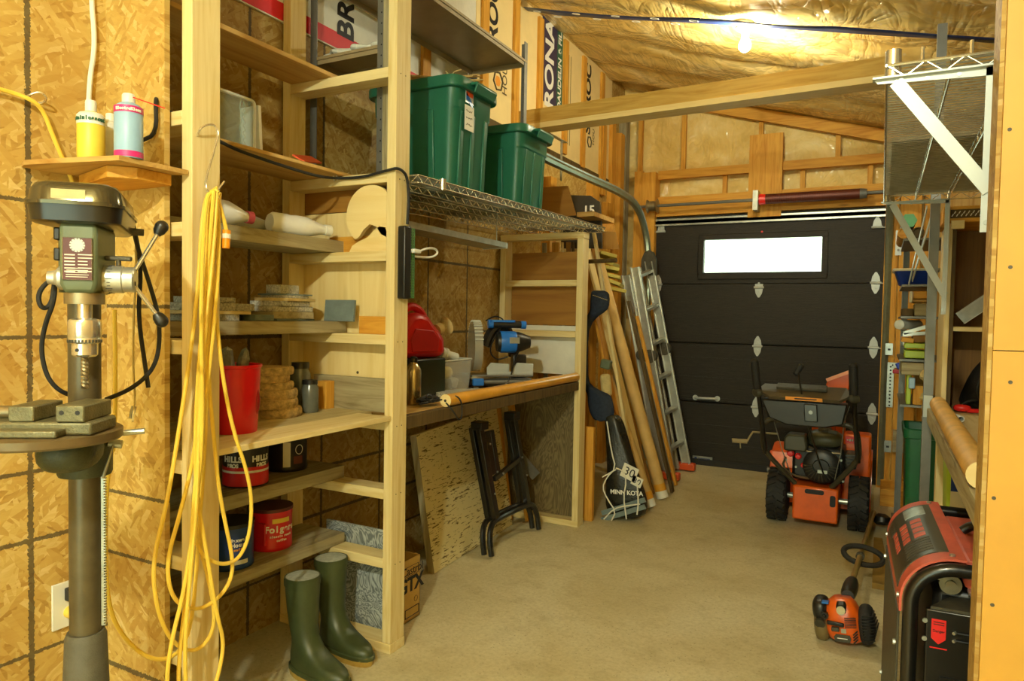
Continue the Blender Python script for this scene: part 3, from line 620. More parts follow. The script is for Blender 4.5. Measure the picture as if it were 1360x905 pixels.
# ---- wide shelf (z .911)
Z5 = .9115
p = Vector((-1.82, 1.56, Z5)); bk = thing('red_bucket', 'tall red plastic container filled with grey rocks', 'bucket', p)
obj('container', MB().lathe([(.068, 0), (.07, .006), (.078, .16), (.080, .205), (.084, .207), (.084, .216), (.078, .216), (.074, .19), (.0, .19)], p, n=28), M['redbin'], bk, ang=50)
obj('grip_recess', MB().ell(p+Vector((.062, .032, .1)), (.012, .012, .045)), plain('red_recess', (150, 16, 20), .4), bk)
for i, (dx, dy, s, a) in enumerate(((-.005, -.03, .05, .25), (.005, .03, .042, -.3), (-.045, .0, .028, 1.2))):
    mb = MB().ell((0, 0, 0), (s*.62, s*.5, s*1.05), 8, 5, 1.6); mb.v = [v*(1+.25*noise.noise(v*40+Vector((i, 0, 0)))) for v in mb.v]
    from mathutils import Euler
    mb.v = [Euler((a*.5, a*.4, a*3)).to_matrix() @ v + p+Vector((dx, dy, .222)) for v in mb.v]
    one('rock', ['pointed grey rock standing in the red bucket', 'blunt grey rock at the back in the red bucket', 'small rock at the front rim of the red bucket'][i], 'rock', mb, M['rock'], p+Vector((dx, dy, .21)), 'rocks in the red bucket', ang=20)
z = Z5; WG = 'bark-edged wood slices stacked beside the red bucket'
def endgrain():
    t = NT('wood_slice_end_grain'); sx = t.n('ShaderNodeTexWave', wave_type='RINGS', rings_direction='Z'); sx.inputs['Scale'].default_value = 40; sx.inputs['Distortion'].default_value = 1.5
    t.l(t.tc, sx.inputs['Vector']); t.set(t.ramp(sx.outputs['Fac'], [(.2, lin((196, 160, 96))), (.8, lin((226, 196, 132)))]), .7); return t.m
M['endgrain'] = endgrain()
names = ['bottom', 'second from the bottom', 'third from the bottom, tilted', 'third from the top', 'second from the top', 'topmost']
for i in range(6):
    r = (.098, .095, .092, .082, .085, .082)[i]; h = (.034, .034, .034, .028, .026, .028)[i]; cx_ = -1.98+.008*math.sin(i*3); cy_ = 1.87+.01*math.cos(i*2.3)-(.02 if i > 2 else 0)
    s = thing('wood_slice', 'round wood slice with bark, the %s one of the stack' % names[i], 'wood slice', (cx_, cy_, z), WG)
    prof = []; n = 26; mb = MB(); rings = []
    for hh, k in ((0, .96), (h*.3, 1), (h*.7, 1.0), (h-.001, .97)):
        rings.append([Vector((cx_+r*k*(1+.04*noise.noise(Vector((math.cos(a)*2, math.sin(a)*2, i+hh*60))))*math.cos(a), cy_+r*k*(1+.04*noise.noise(Vector((math.cos(a)*2, math.sin(a)*2, i+7+hh*60))))*math.sin(a), z+hh)) for a in (2*PI*q/n for q in range(n))])
    obj('bark', MB().loft(rings), M['bark'], s); obj('cut_face', MB().cyl((cx_, cy_, z+h-.0012), (cx_, cy_, z+h-.0004), r*.92, n=24), M['endgrain'], s); z += h
def jar(lab, x, y, z, r, h):
    t = thing('glass_jar', lab, 'jar', (x, y, z), 'lidded glass jars behind the wood slices')
    obj('jar_body', MB().lathe([(r*.9, 0), (r, .006), (r, h*.75), (r*.8, h*.84), (r*.8, h*.88)], (x, y, z), n=18), M['jar'], t); obj('jar_lid', MB().cyl((x, y, z+h*.87), (x, y, z+h), r*.86), M['black'], t)
jar('small dark glass jar with black lid, in front of the taller jar', -1.94, 2.02, Z5, .033, .125); jar('taller glass jar with black lid behind the wood slices', -2.04, 2.07, Z5, .04, .185)
one('grey_board', 'weathered grey board standing on edge at the back of the wide shelf', 'board', MB().box(-2.06, -1.655, 2.165, 2.19, Z5, Z5+.13), M['old_x'], (-1.85, 2.18, Z5))
one('wood_block', 'orange pine block standing at the end of the grey board', 'wood block', MB().box(-1.99, -1.945, 2.115, 2.16, Z5, Z5+.11), M['stud_z'], (-2.01, 2.13, Z5))
one('white_box', 'plain white box at the left end of the wide shelf', 'box', MB().box(-2.12, -1.98, 1.26, 1.33, Z5, Z5+.2), M['white'], (-2.05, 1.3, Z5), bevel=.003)
# ---- coffee tins
def tin(lab, x, y, z, r, h, body, band=None, lid=None, group=None):
    t = thing('coffee_tin', lab, 'coffee tin', (x, y, z), group)
    obj('tin_body', MB().lathe([(r*.97, 0), (r, .004), (r, h*.1), (r*.985, h*.12), (r*.985, h*.86), (r, h*.9), (r, h)], (x, y, z), n=32), M[body], t)
    if band: obj('lower_band', MB().lathe([(r*1.002, 0.006), (r*1.004, h*.1), (r*1.0, h*.5), (r*.9, h*.5)], (x, y, z), n=32, close=False), M[band], t)
    if lid: obj('tin_lid', MB().cyl((x, y, z+h), (x, y, z+h+.012), r*1.03, n=32), M[lid], t)
    else: obj('tin_rim', MB().tube([(x+r*math.cos(a), y+r*math.sin(a), z+h) for a in (2*PI*q/28 for q in range(28))], .003, 6, True), M['grey_steel'], t)
    return t
def ctext(s, t, x, y, z, r, ang, size, mt, **k):                  # lettering on a cylinder, one letter at a time
    TG[0] += 1; gid = TG[0]; n = len(s); st_ = k.get('step', size*.62)/r
    for i, ch in enumerate(s):
        if ch == ' ': continue
        a = ang+(i-(n-1)/2)*st_; nn = Vector((math.cos(a), math.sin(a), 0)); text(ch, size, Vector((x, y, z))+nn*(r+.0008), (-nn.y, nn.x, 0), (0, 0, 1), M[mt], t, bold=k.get('bold', .0008), gid=gid)
Z6 = .6785; CA = math.radians(-35)
x, y, r, h = -2.0, 1.765, .078, .145; t = tin('large black and red HILLS BROS coffee tin', x, y, Z6, r, h, 'sprucewrap', 'red')
ctext('HILLS', t, x, y, Z6+.10, r, .02, .028, 'inkw', bold=.0012, step=.0135); ctext('BROS', t, x, y, Z6+.078, r, .02, .018, 'inkw'); ctext('HILLS', t, x, y, Z6+.10, r, -1.3, .028, 'inkw', bold=.0012, step=.0135); ctext('BROS', t, x, y, Z6+.078, r, -1.3, .018, 'inkw')
obj('label_stripe', MB().lathe([(r*1.006, .052), (r*1.006, .060)], (x, y, Z6), n=32, close=False), M['paper'], t)
x, y, r = -2.06, 2.02, .078; t = tin('black coffee tin with a white label, behind the HILLS BROS tin', x, y, Z6, r, h, 'sprucewrap', None, 'black')
q = [];
for i in range(6): a = -.95+i*.07; q.append((a))
mb = MB(); mb.add([(x+(r+.0008)*math.cos(a), y+(r+.0008)*math.sin(a), Z6+zz) for zz in (.02, .115) for a in q], [(i, i+1, 7+i, 6+i) for i in range(5)]); obj('white_label', mb, M['paper'], t)
mb = MB(); q2 = [-.45+i*.07 for i in range(8)]; mb.add([(x+(r+.0008)*math.cos(a), y+(r+.0008)*math.sin(a), Z6+zz) for zz in (.03, .06) for a in q2], [(i, i+1, 9+i, 8+i) for i in range(7)]); obj('brown_label', mb, plain('brown_label', (110, 52, 30), .5), t)
mb = MB().tube([(x+(r+.001)*math.cos(-.15+.2*math.cos(b)), y+(r+.001)*math.sin(-.15+.2*math.cos(b)), Z6+.085+.018*math.sin(b)) for b in (2*PI*k/16 for k in range(16))], .0014, 5, True); obj('round_emblem', mb, M['inkw'], t)
Z7 = .4045
x, y, r, h = -2.0, 1.70, .078, .145; t = tin('blue Maxwell House coffee tin on the lowest shelf', x, y, Z7, r, h, 'navy', None, 'black')
ctext('Maxwell', t, x, y, Z7+.105, r, -.3, .017, 'inkw'); ctext('House', t, x, y, Z7+.088, r, -.3, .019, 'inkw'); ctext('coffee', t, x, y, Z7+.072, r, -.3, .012, 'inkorange')
mb = MB(); q2 = [-.55+i*.07 for i in range(10)]; mb.add([(x+(r+.0006)*math.cos(a), y+(r+.0006)*math.sin(a), Z7+zz) for zz in (.02, .035) for a in q2], [(i, i+1, 11+i, 10+i) for i in range(9)]); obj('cream_label', mb, M['paper'], t)
x, y = -2.03, 1.913; t = tin('red Folgers coffee can on the lowest shelf', x, y, Z7, r, h, 'redbin', None, 'maroon')
ctext('Folgers', t, x, y, Z7+.082, r, -.25, .034, 'inkw', bold=.0012, step=.018); ctext('classic roast', t, x, y, Z7+.056, r, -.25, .011, 'inkw'); ctext('coffee', t, x, y, Z7+.04, r, -.25, .011, 'inkw')
mb = MB(); q2 = [-.7+i*.09 for i in range(11)]; mb.add([(x+(r+.0006)*math.cos(a), y+(r+.0006)*math.sin(a), Z7+zz) for zz in (.105, .122) for a in q2], [(i, i+1, 12+i, 11+i) for i in range(10)]); obj('gold_ribbon', mb, M['yellowlab'], t)
obj('side_grip', MB().box(x+.02, x+.05, y-r-.002, y-r+.006, Z7+.03, Z7+.11), M['red'], t)
t = tin('dull red coffee can at the left end of the lowest shelf, left of the post', -2.03, 1.33, Z7-.0, .07, .12, 'red', None, None)
mb = MB(); q2 = [-1.2+i*.09 for i in range(5)]; mb.add([(-2.03+.0706*math.cos(a), 1.33+.0706*math.sin(a), Z7+zz) for zz in (.05, .09) for a in q2], [(i, i+1, 6+i, 5+i) for i in range(4)]); obj('pale_label', mb, M['paper'], t)
# black cable stapled along the second shelf
zb_ = 1.8545
pts = [ay(188, 187, 1.205), ay(208, 178, 1.205), Vector((-1.705, 1.205, zb_)), Vector((-1.74, 1.235, zb_)), Vector((-1.79, 1.30, zb_)), Vector((-1.83, 1.40, zb_-.004)), ax(300, 193, -1.851), ax(330, 205, -1.851), ax(380, 222, -1.851), ax(420, 234, -1.851), ay(445, 237, 2.102), ay(480, 236, 2.1), ay(505, 229, 2.1), Vector((-1.62, 2.097, 1.83)), Vector((-1.598, 2.097, 1.832)), Vector((-1.598, 2.13, 1.832)), Vector((-1.602, 2.17, 1.815)), ax(543, 262, -1.604), ax(541, 298, -1.604)]
cb = thing('black_cable', 'black power cable stapled along the second shelf edge to the power strip', 'cable', pts[5])
obj('cable_jacket', MB().tube(pts, .0055, 8, smooth=2), M['rubber'], cb)
s = ay(446, 237, 2.103); obj('cable_staple', MB().tube([s+Vector((-.008, 0, -.01)), s+Vector((-.008, -.006, .01)), s+Vector((.008, -.006, .01)), s+Vector((.008, 0, -.01))], .0025, 6), M['white'], cb)
# power strip on frame 2
a = ax(533, 300, -1.6); b = ax(529, 397, -1.6)
ps = thing('power_strip', 'long black power strip with green face screwed to the middle post', 'power strip', (-1.6, 2.15, b.z))
obj('black_housing', MB().box(-1.611, -1.575, 2.125, 2.165, b.z, a.z), M['black'], ps, bevel=.006)
obj('green_face', MB().box(-1.611, -1.585, 2.166, 2.20, b.z+.004, a.z-.004), plain('green_circuit_face', (74, 120, 62), .5), ps)
hl = MB()
for i in range(26):
    for yy in (2.176, 2.19): zz = b.z+.01+(a.z-b.z-.02)*i/25; hl.box(-1.5852, -1.5845, yy-.002, yy+.002, zz-.002, zz+.002)
obj('slot', hl, M['ink'], ps)
c = ax(545, 333, -1.58); pc = thing('white_plug', 'white plug with a short looped cord in the power strip', 'plug', c)
obj('plug_body', MB().cbox(c+Vector((.004, .03, 0)), (.02, .045, .016)), M['white'], pc, bevel=.004)
obj('cord_loop', MB().tube([c+Vector((.004, .05, 0)), ax(566, 330, -1.58), ax(578, 330, -1.6), ax(582, 336, -1.6), ax(575, 342, -1.6), ax(560, 342, -1.6), ax(546, 340, -1.59)], .0045, 8, smooth=2), M['white'], pc)
# ================================================================== LEFT FOREGROUND
a = ax(168, 209, -1.62); zs = 1.652
one('plywood_ledge', 'small plywood ledge on the near wall holding spray cans', 'ledge', MB().prism([(-1.939, 1.0), (-1.9, .985), (-1.62, 1.05), (-1.62, 1.241-.003), (-1.69, 1.218), (-1.939, 1.218)], 0, .012, (0, 0, zs), (1, 0, 0), (0, 1, 0)), M['ply_x'], (-1.8, 1.1, zs))
one('ledge_support', 'orange wooden board under the plywood ledge', 'board', MB().bar((-1.9, 1.195, zs-.027), (-1.66, 1.10, zs-.02), .02, .10, (0, 0, 1)), M['stud_x'], (-1.8, 1.15, zs-.03), bevel=.002) if 0 else None
one('ledge_support', 'orange wooden board under the plywood ledge', 'board', MB().prism([(-1.90, 1.12), (-1.70, 1.07), (-1.655, 1.12), (-1.66, 1.219), (-1.90, 1.219)], -.03, -.0005, (0, 0, zs), (1, 0, 0), (0, 1, 0)), M['stud_x'], (-1.8, 1.15, zs-.03), bevel=.002)
zc = zs+.0125
def can(lab, px, Y, r, h, body, cat='spray can', top='white', caph=.03, capr=None):
    p = ay(px, 205, Y); x = p.x; t = thing('spray_can' if 'spray' in lab else 'oil_bottle', lab, cat, (x, Y, zc)); capr = capr or r*.5
    obj('can_body', MB().lathe([(r*.96, 0), (r, .004), (r, h*.88), (r*.8, h*.96), (capr*1.1, h)], (x, Y, zc), n=24), M[body], t)
    obj('can_cap', MB().lathe([(capr, h), (capr, h+caph*.8), (capr*.85, h+caph)], (x, Y, zc), n=16), M[top], t); return t, x
t, x = can('yellow squeeze bottle marked stainlesscut with white cap', 121, 1.06, .031, .118, 'yellowlab', 'bottle', caph=.028, capr=.013)
obj('white_shoulder', MB().lathe([(.0315, .085), (.0315, .107), (.026, .1135)], (x, 1.06, zc), n=24, close=False), M['white'], t)
ctext('stainlesscut', t, x, 1.06, zc+.097, .0315, -.75, .013, 'inkgreen', step=.0068)
t, x = can('yellow and grey spray can half hidden behind the pink and blue one', 147, 1.14, .03, .12, 'clearish', caph=.02, capr=.012)
obj('yellow_band', MB().lathe([(.0305, .082), (.0305, .105)], (x, 1.15, zc), n=24, close=False), M['yellowlab'], t)
t, x = can('pink and pale blue spray can with a red straw', 171, 1.09, .032, .135, 'skyb', caph=.022, capr=.015)
for z0, z1 in ((.002, .016), (.108, .124)): obj('pink_band', MB().lathe([(.0325, z0), (.0325, z1)], (x, 1.09, zc), n=24, close=False), plain('magenta_band', (206, 44, 122), .45), t)
ctext('ElectroKleen', t, x, 1.09, zc+.115, .0326, -.6, .009, 'inkw', step=.005)
obj('red_straw', MB().cyl(Vector((x+.01, 1.09, zc+.15)), ay(219, 144, 1.13), .0015, n=6), M['redbright'], t)
# cables on the near wall
one('white_cable', 'white electrical cable running down the near wall to the ledge', 'cable', MB().tube([ax(121, -40, -1.934), ax(122, 10, -1.934), ax(125, 40, -1.934), ax(125, 70, -1.932), ax(119, 105, -1.93), ax(117, 160, -1.93)], .0065, 8, smooth=2), M['white'], (-1.935, 1.3, 2))
hk = ax(47, 130, -1.93)
one('wall_hook', 'metal wall hook holding the yellow cord at the far left', 'hook', MB().tube([hk+Vector((-.008, -.02, -.004)), hk+Vector((.01, -.02, 0)), hk+Vector((.028, -.004, .012)), hk+Vector((.03, .012, .0)), hk+Vector((.012, .014, -.012)), hk+Vector((0, 0, -.012))], .003, 8, smooth=2).cyl(hk+Vector((-.009, -.02, -.004)), hk+Vector((-.003, -.02, -.004)), .006, n=8), M['chrome'], hk)
one('yellow_hose', 'yellow air hose strung over the wall hook at the far left', 'hose', MB().tube([ax(-60, 108, -1.92), ax(-10, 116, -1.92), ax(20, 124, -1.92), ax(45, 134, -1.905), ax(58, 148, -1.915), ax(70, 180, -1.92), ax(84, 213, -1.925), ax(98, 245, -1.928), ax(108, 290, -1.93)], .0055, 8, smooth=2), M['yellow'], hk+Vector((0, 0, -.05)))
a, b = ax(68, 785, -1.938), ax(92, 826, -1.938)
ot = thing('wall_outlet', 'cream wall outlet with a yellow plug, low behind the drill press', 'outlet', (-1.94, (a.y+b.y)/2, (a.z+b.z)/2))
obj('cover_plate', MB().box(-1.9395, -1.933, a.y, a.y+.075, b.z-.01, b.z+.115), M['white'], ot, bevel=.002)
obj('yellow_plug', MB().cyl((-1.933, a.y+.045, b.z+.03), (-1.905, a.y+.045, b.z+.03), .017), M['yellow'], ot); obj('black_plug', MB().cbox((-1.92, a.y+.045, b.z+.082), (.026, .03, .036)), M['black'], ot, bevel=.004)
# big cord coil on the hook
HX = -1.56
def H(px, py, dx=0): return ax(px, py, HX+dx)
hkm = thing('wire_hook', 'bent wire hook nailed to the near shelf post', 'hook', ax(276, 175, -1.60))
obj('wire', MB().tube([ax(262, 180, -1.611), ax(266, 170, -1.59), ax(276, 165, -1.585), ax(286, 166, -1.58), ax(290, 178, -1.575), ax(283, 205, -1.575), ax(274, 235, -1.57), ax(272, 250, -1.565), ax(279, 257, -1.56), ax(288, 255, -1.55), ax(298, 241, -1.545)], .0028, 8, smooth=2), M['chrome'], hkm)
strands = [
 [(288, 250), (270, 262), (262, 400), (246, 520), (222, 670), (206, 730), (203, 775), (214, 830), (237, 862), (262, 866), (281, 845), (286, 815), (276, 765), (264, 720), (262, 620), (279, 420), (290, 262)],
 [(290, 262), (276, 254), (272, 400), (262, 590), (240, 680), (221, 745), (226, 790), (246, 809), (270, 809), (295, 791), (309, 765), (308, 735), (299, 695), (289, 640), (284, 580), (276, 500), (280, 400), (292, 256)],
 [(290, 256), (283, 250), (280, 330), (292, 480), (308, 568), (328, 625), (335, 668), (331, 715), (316, 745), (294, 751), (274, 742), (262, 726), (258, 700), (268, 600), (276, 430), (286, 258)],
 [(286, 258), (292, 300), (288, 400), (270, 560), (258, 650), (252, 760), (240, 850), (236, 912), (244, 940), (275, 940), (288, 905), (296, 868), (296, 845), (288, 818), (272, 720), (258, 640), (262, 500), (278, 330), (284, 254)],
 [(284, 254), (272, 262), (266, 420), (270, 560), (262, 660), (246, 780), (228, 850), (221, 900), (224, 940), (236, 955), (248, 940), (245, 850), (254, 750), (262, 660), (266, 500), (284, 330), (288, 256)],
 [(148, 600), (140, 660), (140, 760), (146, 815), (166, 850), (196, 875), (222, 877), (243, 862), (256, 820), (262, 740), (272, 600), (280, 420), (284, 252)]]
pts = []
cd = thing('yellow_cord_coil', 'bundle of yellow extension cord looped over the wire hook on the near post', 'extension cord', H(283, 252))
for i, s in enumerate(strands):
    k = MB(); n = len(s); k.tube([H(x, y, -.01+.012*i+.01*math.sin(j*1.3+i)) if i < 5 else (H(x, y, -.01) if j > 5 else ax(x, y, -1.62+.01*j)) for j, (x, y) in enumerate(s)], .0052, 8, smooth=3); obj('cord_loop', k, M['yellow'], cd)
kk = MB().tube([H(x, y, .02) for x, y in [(284, 254), (289, 262), (294, 280), (299, 298), (301, 310)]], .0052, 8, smooth=2); obj('cord_loop', kk, M['yellow'], cd)
cn = obj('connector', MB().cyl(H(301, 306, .02), H(300, 330, .02), .011, .0095, 16), plain('amber_connector', (232, 150, 20), .4), cd); obj('connector_band', MB().cyl(H(301, 311, .02), H(300.7, 317, .02), .0114, n=16), M['paper'], cn)
# ================================================================== WORKBENCH BETWEEN THE FRAMES
BZ = .90
wb = thing('workbench', 'long plywood workbench top between the middle and far frames', 'workbench', (-1.9, 3.0, BZ))
obj('bench_top', MB().box(-2.19, -1.66, 2.2, 3.96, BZ-.03, BZ), M['ply_y'], wb, bevel=.002)
obj('front_apron', MB().box(-1.658, -1.62, 2.2, 3.96, BZ-.052, BZ-.001), M['darkwood'], wb, bevel=.002)
obj('wall_cleat', MB().box(-2.19, -2.15, 2.2, 3.96, BZ-.12, BZ-.031), M['old_y'], wb)
tb = thing('yellow_tube', 'long varnished yellow tube lying along the front edge of the left workbench', 'tube', (-1.62, 3.2, BZ))
p0 = ax(592, 541, -1.64); p1 = ax(764, 507, -1.64); rr = .027; p0.z = p1.z = BZ+rr+.0005; p1.y = 3.955
obj('tube_body', MB().cyl(p0, p1, rr, n=24), M['orange_tube'], tb)
obj('end_disc', MB().cyl(p0+Vector((0, -.004, 0)), p0, rr*1.02, n=24), M['pale_x'], tb); obj('end_hole', MB().cyl(p0+Vector((.0, -.0055, 0)), p0+Vector((0, -.0042, 0)), .006, n=10), M['ink'], tb)
# bench objects
BT = BZ+.0008
def btl(lab, x, y, h, r):
    t = thing('steel_bottle', lab, 'bottle', (x, y, BT), 'brushed steel bottles on the workbench')
    obj('bottle_body', MB().lathe([(r*.9, 0), (r, .005), (r, h*.72), (r*.75, h*.8), (r*.5, h*.85), (r*.5, h*.9)], (x, y, BT), n=24), M['steelbottle'], t); obj('bottle_cap', MB().lathe([(r*.55, h*.88), (r*.55, h*.97), (r*.3, h)], (x, y, BT), n=16), M['black'], t)
btl('front brushed steel bottle with black cap, next to the dark green box', -1.80, 2.50, .21, .034); btl('rear brushed steel bottle half hidden by the middle post', -1.80, 2.40, .215, .034)
gbx = thing('dark_green_box', 'dark green metal box under the red gas can', 'box', (-1.95, 2.72, BT))
obj('box_body', MB().box(-2.12, -1.875, 2.62, 2.87, BT, BT+.185), plain('dark_green_steel', (34, 44, 26), .35, .1, .15), gbx, bevel=.006); obj('box_seam', MB().box(-2.121, -1.874, 2.619, 2.871, BT+.176, BT+.179), M['ink'], gbx)
gc = thing('gas_can', 'red plastic gas can with cream spout standing on the dark green box', 'gas can', (-2.0, 2.72, BT+.186))
o3 = Vector((-1.98, 2.76, BT+.187))
outl = [(-.13, .0), (.12, .0), (.135, .03), (.13, .09), (.095, .135), (.06, .165), (.03, .20), (-.03, .215), (-.08, .205), (-.125, .15), (-.14, .06)]
from mathutils import Euler
U_ = Vector((.25, .97, 0)).normalized()
obj('can_body', MB().prism(outl, -.075, .075, o3, U_, (0, 0, 1)), M['red'], gc, bevel=.028, ang=60)
obj('grip', MB().tube([o3+U_*a+Vector((0, 0, b)) for a, b in ((-.12, .14), (-.09, .215), (-.03, .25), (.03, .225), (.07, .165))], .02, 10, smooth=2), M['red'], gc)
obj('embossed_panel', MB().prism([(-.08, .03), (.08, .03), (.085, .09), (.05, .13), (-.06, .14), (-.09, .09)], .071, .08, o3, -U_, (0, 0, 1)), plain('darker_red', (170, 18, 14), .5), gc, bevel=.004) if 0 else obj('embossed_panel', MB().prism([(-.08, .03), (.08, .03), (.085, .09), (.05, .13), (-.06, .14), (-.09, .09)], .072, .079, o3, U_, (0, 0, 1)), plain('darker_red', (176, 20, 16), .5), gc, bevel=.004)
sd = (U_*.85+Vector((0, 0, .3))).normalized(); sb = o3+U_*.115+Vector((.02, 0, .13))
obj('spout_collar', MB().lathe([(.03, 0), (.03, .03), (.018, .04), (.018, .06)], sb, sd, 16), M['tan'], gc); obj('spout_flange', MB().lathe([(.012, .05), (.045, .065), (.047, .068), (.012, .07)], sb, sd, 20), M['tan'], gc)
pb = thing('plastic_box', 'clear plastic box of hardware beside the dark green box', 'box', (-2.0, 2.98, BT))
bx = (-2.09, -1.915, 2.93, 3.19)
w_ = MB(); rings = [[Vector(((bx[0]+bx[1])/2+u*k, (bx[2]+bx[3])/2+v*k, BT+z)) for u, v in rrect((bx[1]-bx[0])/2, (bx[3]-bx[2])/2, .015)] for z, k in ((0, .9), (.16, 1.0))]
w_.loft(rings, False).add(rings[0], [list(range(len(rings[0])))[::-1]]); obj('box_walls', w_, M['poly'], pb, solid=.002); obj('box_rim', MB().tube([v+Vector((0, 0, .002)) for v in rings[1]], .005, 6, True), M['clearish'], pb)
for i, (dx, dy, mt, l) in enumerate(((-.02, -.05, 'tan', 'crumpled cream rag at the back of the clear box'), (.015, .03, 'clearish', 'milky fitting at the front of the clear box'), (-.02, .06, 'slate', 'grey fitting in the clear box'), (.03, -.05, 'grey_steel', 'metal fitting in the clear box'), (.0, .0, 'yellowlab', 'pale yellow packet on top in the clear box'))):
    p = Vector((-2.0+dx, 3.06+dy, BT+.035+(.055 if i in (0, 4) else 0))); mb = MB().ell((0, 0, 0), (.03, .045, .03), 10, 8, 2.6); mb.v = [Vector(v)*(1+.35*noise.noise(Vector(v)*50+Vector((i, 0, 0))))+p for v in mb.v]
    one('box_content', l, 'hardware', mb, M[mt], p, 'odds and ends in the clear plastic box')
pf = thing('pipe_fitting', 'cream ribbed plastic pipe fitting lying on the clear box', 'pipe fitting', (-1.99, 2.86, BT+.17))
obj('fitting_body', MB().lathe([(.022, 0), (.03, .002), (.03, .02), (.024, .022), (.03, .03), (.03, .045), (.02, .05), (.02, .12)], (-1.95, 2.93, BT+.205), (.2, .95, -.22), 18), M['clearish'], pf)
slab('flat_stone', 'flat grey-brown stone slab lying in front of the clear box', 'stone', (-1.82, 2.93, BT), (.12, .34, .022), 'granite', -.25, None, .2, 77)
# heap of black cord
rn = random.Random(3); pts = []
c = Vector((-1.72, 2.50, BT+.01))
for i in range(70): a = i*1.9+rn.random(); r = .02+.055*rn.random(); pts.append(c+Vector((r*math.cos(a)*.8, r*1.5*math.sin(a), .005+.05*rn.random()*(1-r/.1))))
pts += [Vector((-1.62, 2.56, BT+.05)), Vector((-1.60, 2.58, BT+.02)), Vector((-1.597, 2.58, BT-.05)), Vector((-1.597, 2.55, BT-.06)), Vector((-1.60, 2.52, BT-.02)), Vector((-1.63, 2.50, BT+.02))]
one('tangled_cord', 'tangled black cord heaped at the near end of the left workbench', 'cord', MB().tube(pts, .0035, 6, smooth=2), M['black'], c)
# mitre saw
S = Vector((-1.92, 3.44, BT))
ms = thing('mitre_saw', 'blue and black mitre saw with a clear blade guard on the workbench', 'mitre saw', S, rz=math.radians(-50)); ms.scale = (1.1, 1.1, 1.1)
def sv(a, b, c): return S+Vector((a, b, c))
obj('base', MB().box(S.x-.14, S.x+.12, S.y-.15, S.y+.17, S.z+.008, S.z+.045), M['blackm'], ms, bevel=.006)
obj('base_rail', MB().cyl(sv(.125, -.14, .03), sv(.125, .17, .03), .011).cyl(sv(.125, -.14, .06), sv(.125, .17, .06), .006).cyl(sv(.10, .15, .016), sv(.16, .15, .016), .016).cyl(sv(.10, -.12, .014), sv(.16, -.12, .014), .014), M['grey_steel'], ms)
obj('turntable', MB().cyl(sv(.02, -.1, .045), sv(.02, -.1, .058), .115, n=28), M['brass'], ms); obj('table_arm', MB().box(S.x+.05, S.x+.17, S.y-.145, S.y-.085, S.z+.012, S.z+.045), M['blackm'], ms, bevel=.004)
obj('blue_latch', MB().cbox(sv(.185, -.115, .035), (.03, .055, .035)), M['blue'], ms, bevel=.006)
obj('motor_bracket', MB().box(S.x-.03, S.x+.03, S.y+.09, S.y+.16, S.z+.045, S.z+.16), M['blackm'], ms, bevel=.005)
fn = MB()
for y0, y1 in ((-.05, .065), (.085, .19)): fn.prism([(y0, .055), (y1, .055), (y1, .115), (y0+.02, .12), (y0, .095)], 0, .014, (S.x+.045, S.y, S.z), (0, 1, 0), (0, 0, 1))
fn.box(S.x+.045, S.x+.06, S.y-.05, S.y+.19, S.z+.05, S.z+.075); obj('fence', fn, M['whitem'], ms, bevel=.003)
bc = sv(.02, -.105, .20)
obj('saw_blade', MB().cyl(bc, bc+Vector((0, .003, 0)), .105, n=48), M['chrome'], ms)
gd = MB(); gd.cyl(bc+Vector((0, -.02, 0)), bc+Vector((0, -.017, 0)), .125, n=32); gd.lathe([(.125, -.02), (.128, .02)], bc, (0, 1, 0), 40, False)
rb2 = MB()
for i in range(26): a = PI*.1+i*PI*1.35/26; q = Vector((math.cos(a), 0, math.sin(a))); rb2.cyl(bc+q*.131+Vector((0, -.02, 0)), bc+q*.131+Vector((0, .022, 0)), .0032, n=5)
g_ = obj('blade_guard', gd, M['visor'], ms); obj('guard_rib', rb2, M['clearish'], g_)
obj('saw_arm', MB().tube([sv(0, -.05, .20), sv(0, -.02, .28), sv(0, .03, .31), sv(-.04, .08, .28), sv(-.06, .11, .15)], .026, 10, smooth=2), M['blackm'], ms)
obj('motor_housing', MB().lathe([(.0, -.0), (.048, .0), (.052, .02), (.052, .11), (.046, .13), (.03, .17), (.0, .175)], sv(.05, .0, .225), (0, 1, 0), 24), M['black'], ms)
obj('blue_cover', MB().lathe([(.0535, .015), (.055, .02), (.055, .09), (.0535, .095)], sv(.05, .0, .225), (0, 1, 0), 24, False), M['blue'], ms)
obj('motor_label', MB().cbox(sv(.103, .08, .235), (.006, .05, .03)), M['galv'], ms)
obj('top_handle', MB().cyl(sv(.04, -.03, .315), sv(.04, .14, .312), .018), M['black'], ms, bevel=.004); obj('handle_trim', MB().cyl(sv(.04, -.045, .315), sv(.04, -.02, .315), .022).cyl(sv(.04, .125, .312), sv(.04, .15, .312), .020).box(S.x+.03, S.x+.062, S.y-.03, S.y+.09, S.z+.325, S.z+.336), M['blue'], ms)
obj('cord', MB().tube([sv(.06, .12, .2), sv(.09, .08, .12), sv(.09, .07, .06), sv(.16, .03, .02), sv(.19, -.02, .008), sv(.2, -.06, .012), sv(.21, -.01, .008), sv(.2, .04, .01)], .004, 6, smooth=2), M['black'], ms)
obj('loop_cable', MB().tube([sv(.0, -.05, .33), sv(.02, .0, .36), sv(.02, .05, .33), sv(.05, .0, .27), sv(.04, -.04, .18), sv(.04, 0, .13), sv(.04, .06, .15)], .004, 6, smooth=2), M['black'], ms)
one('flashlight', 'short blue and black torch lying left of the mitre saw', 'torch', MB().cyl((-1.79, 3.10, BT+.016), (-1.80, 3.19, BT+.016), .016, .014), M['blue'], (-1.79, 3.14, BT)) if 0 else None
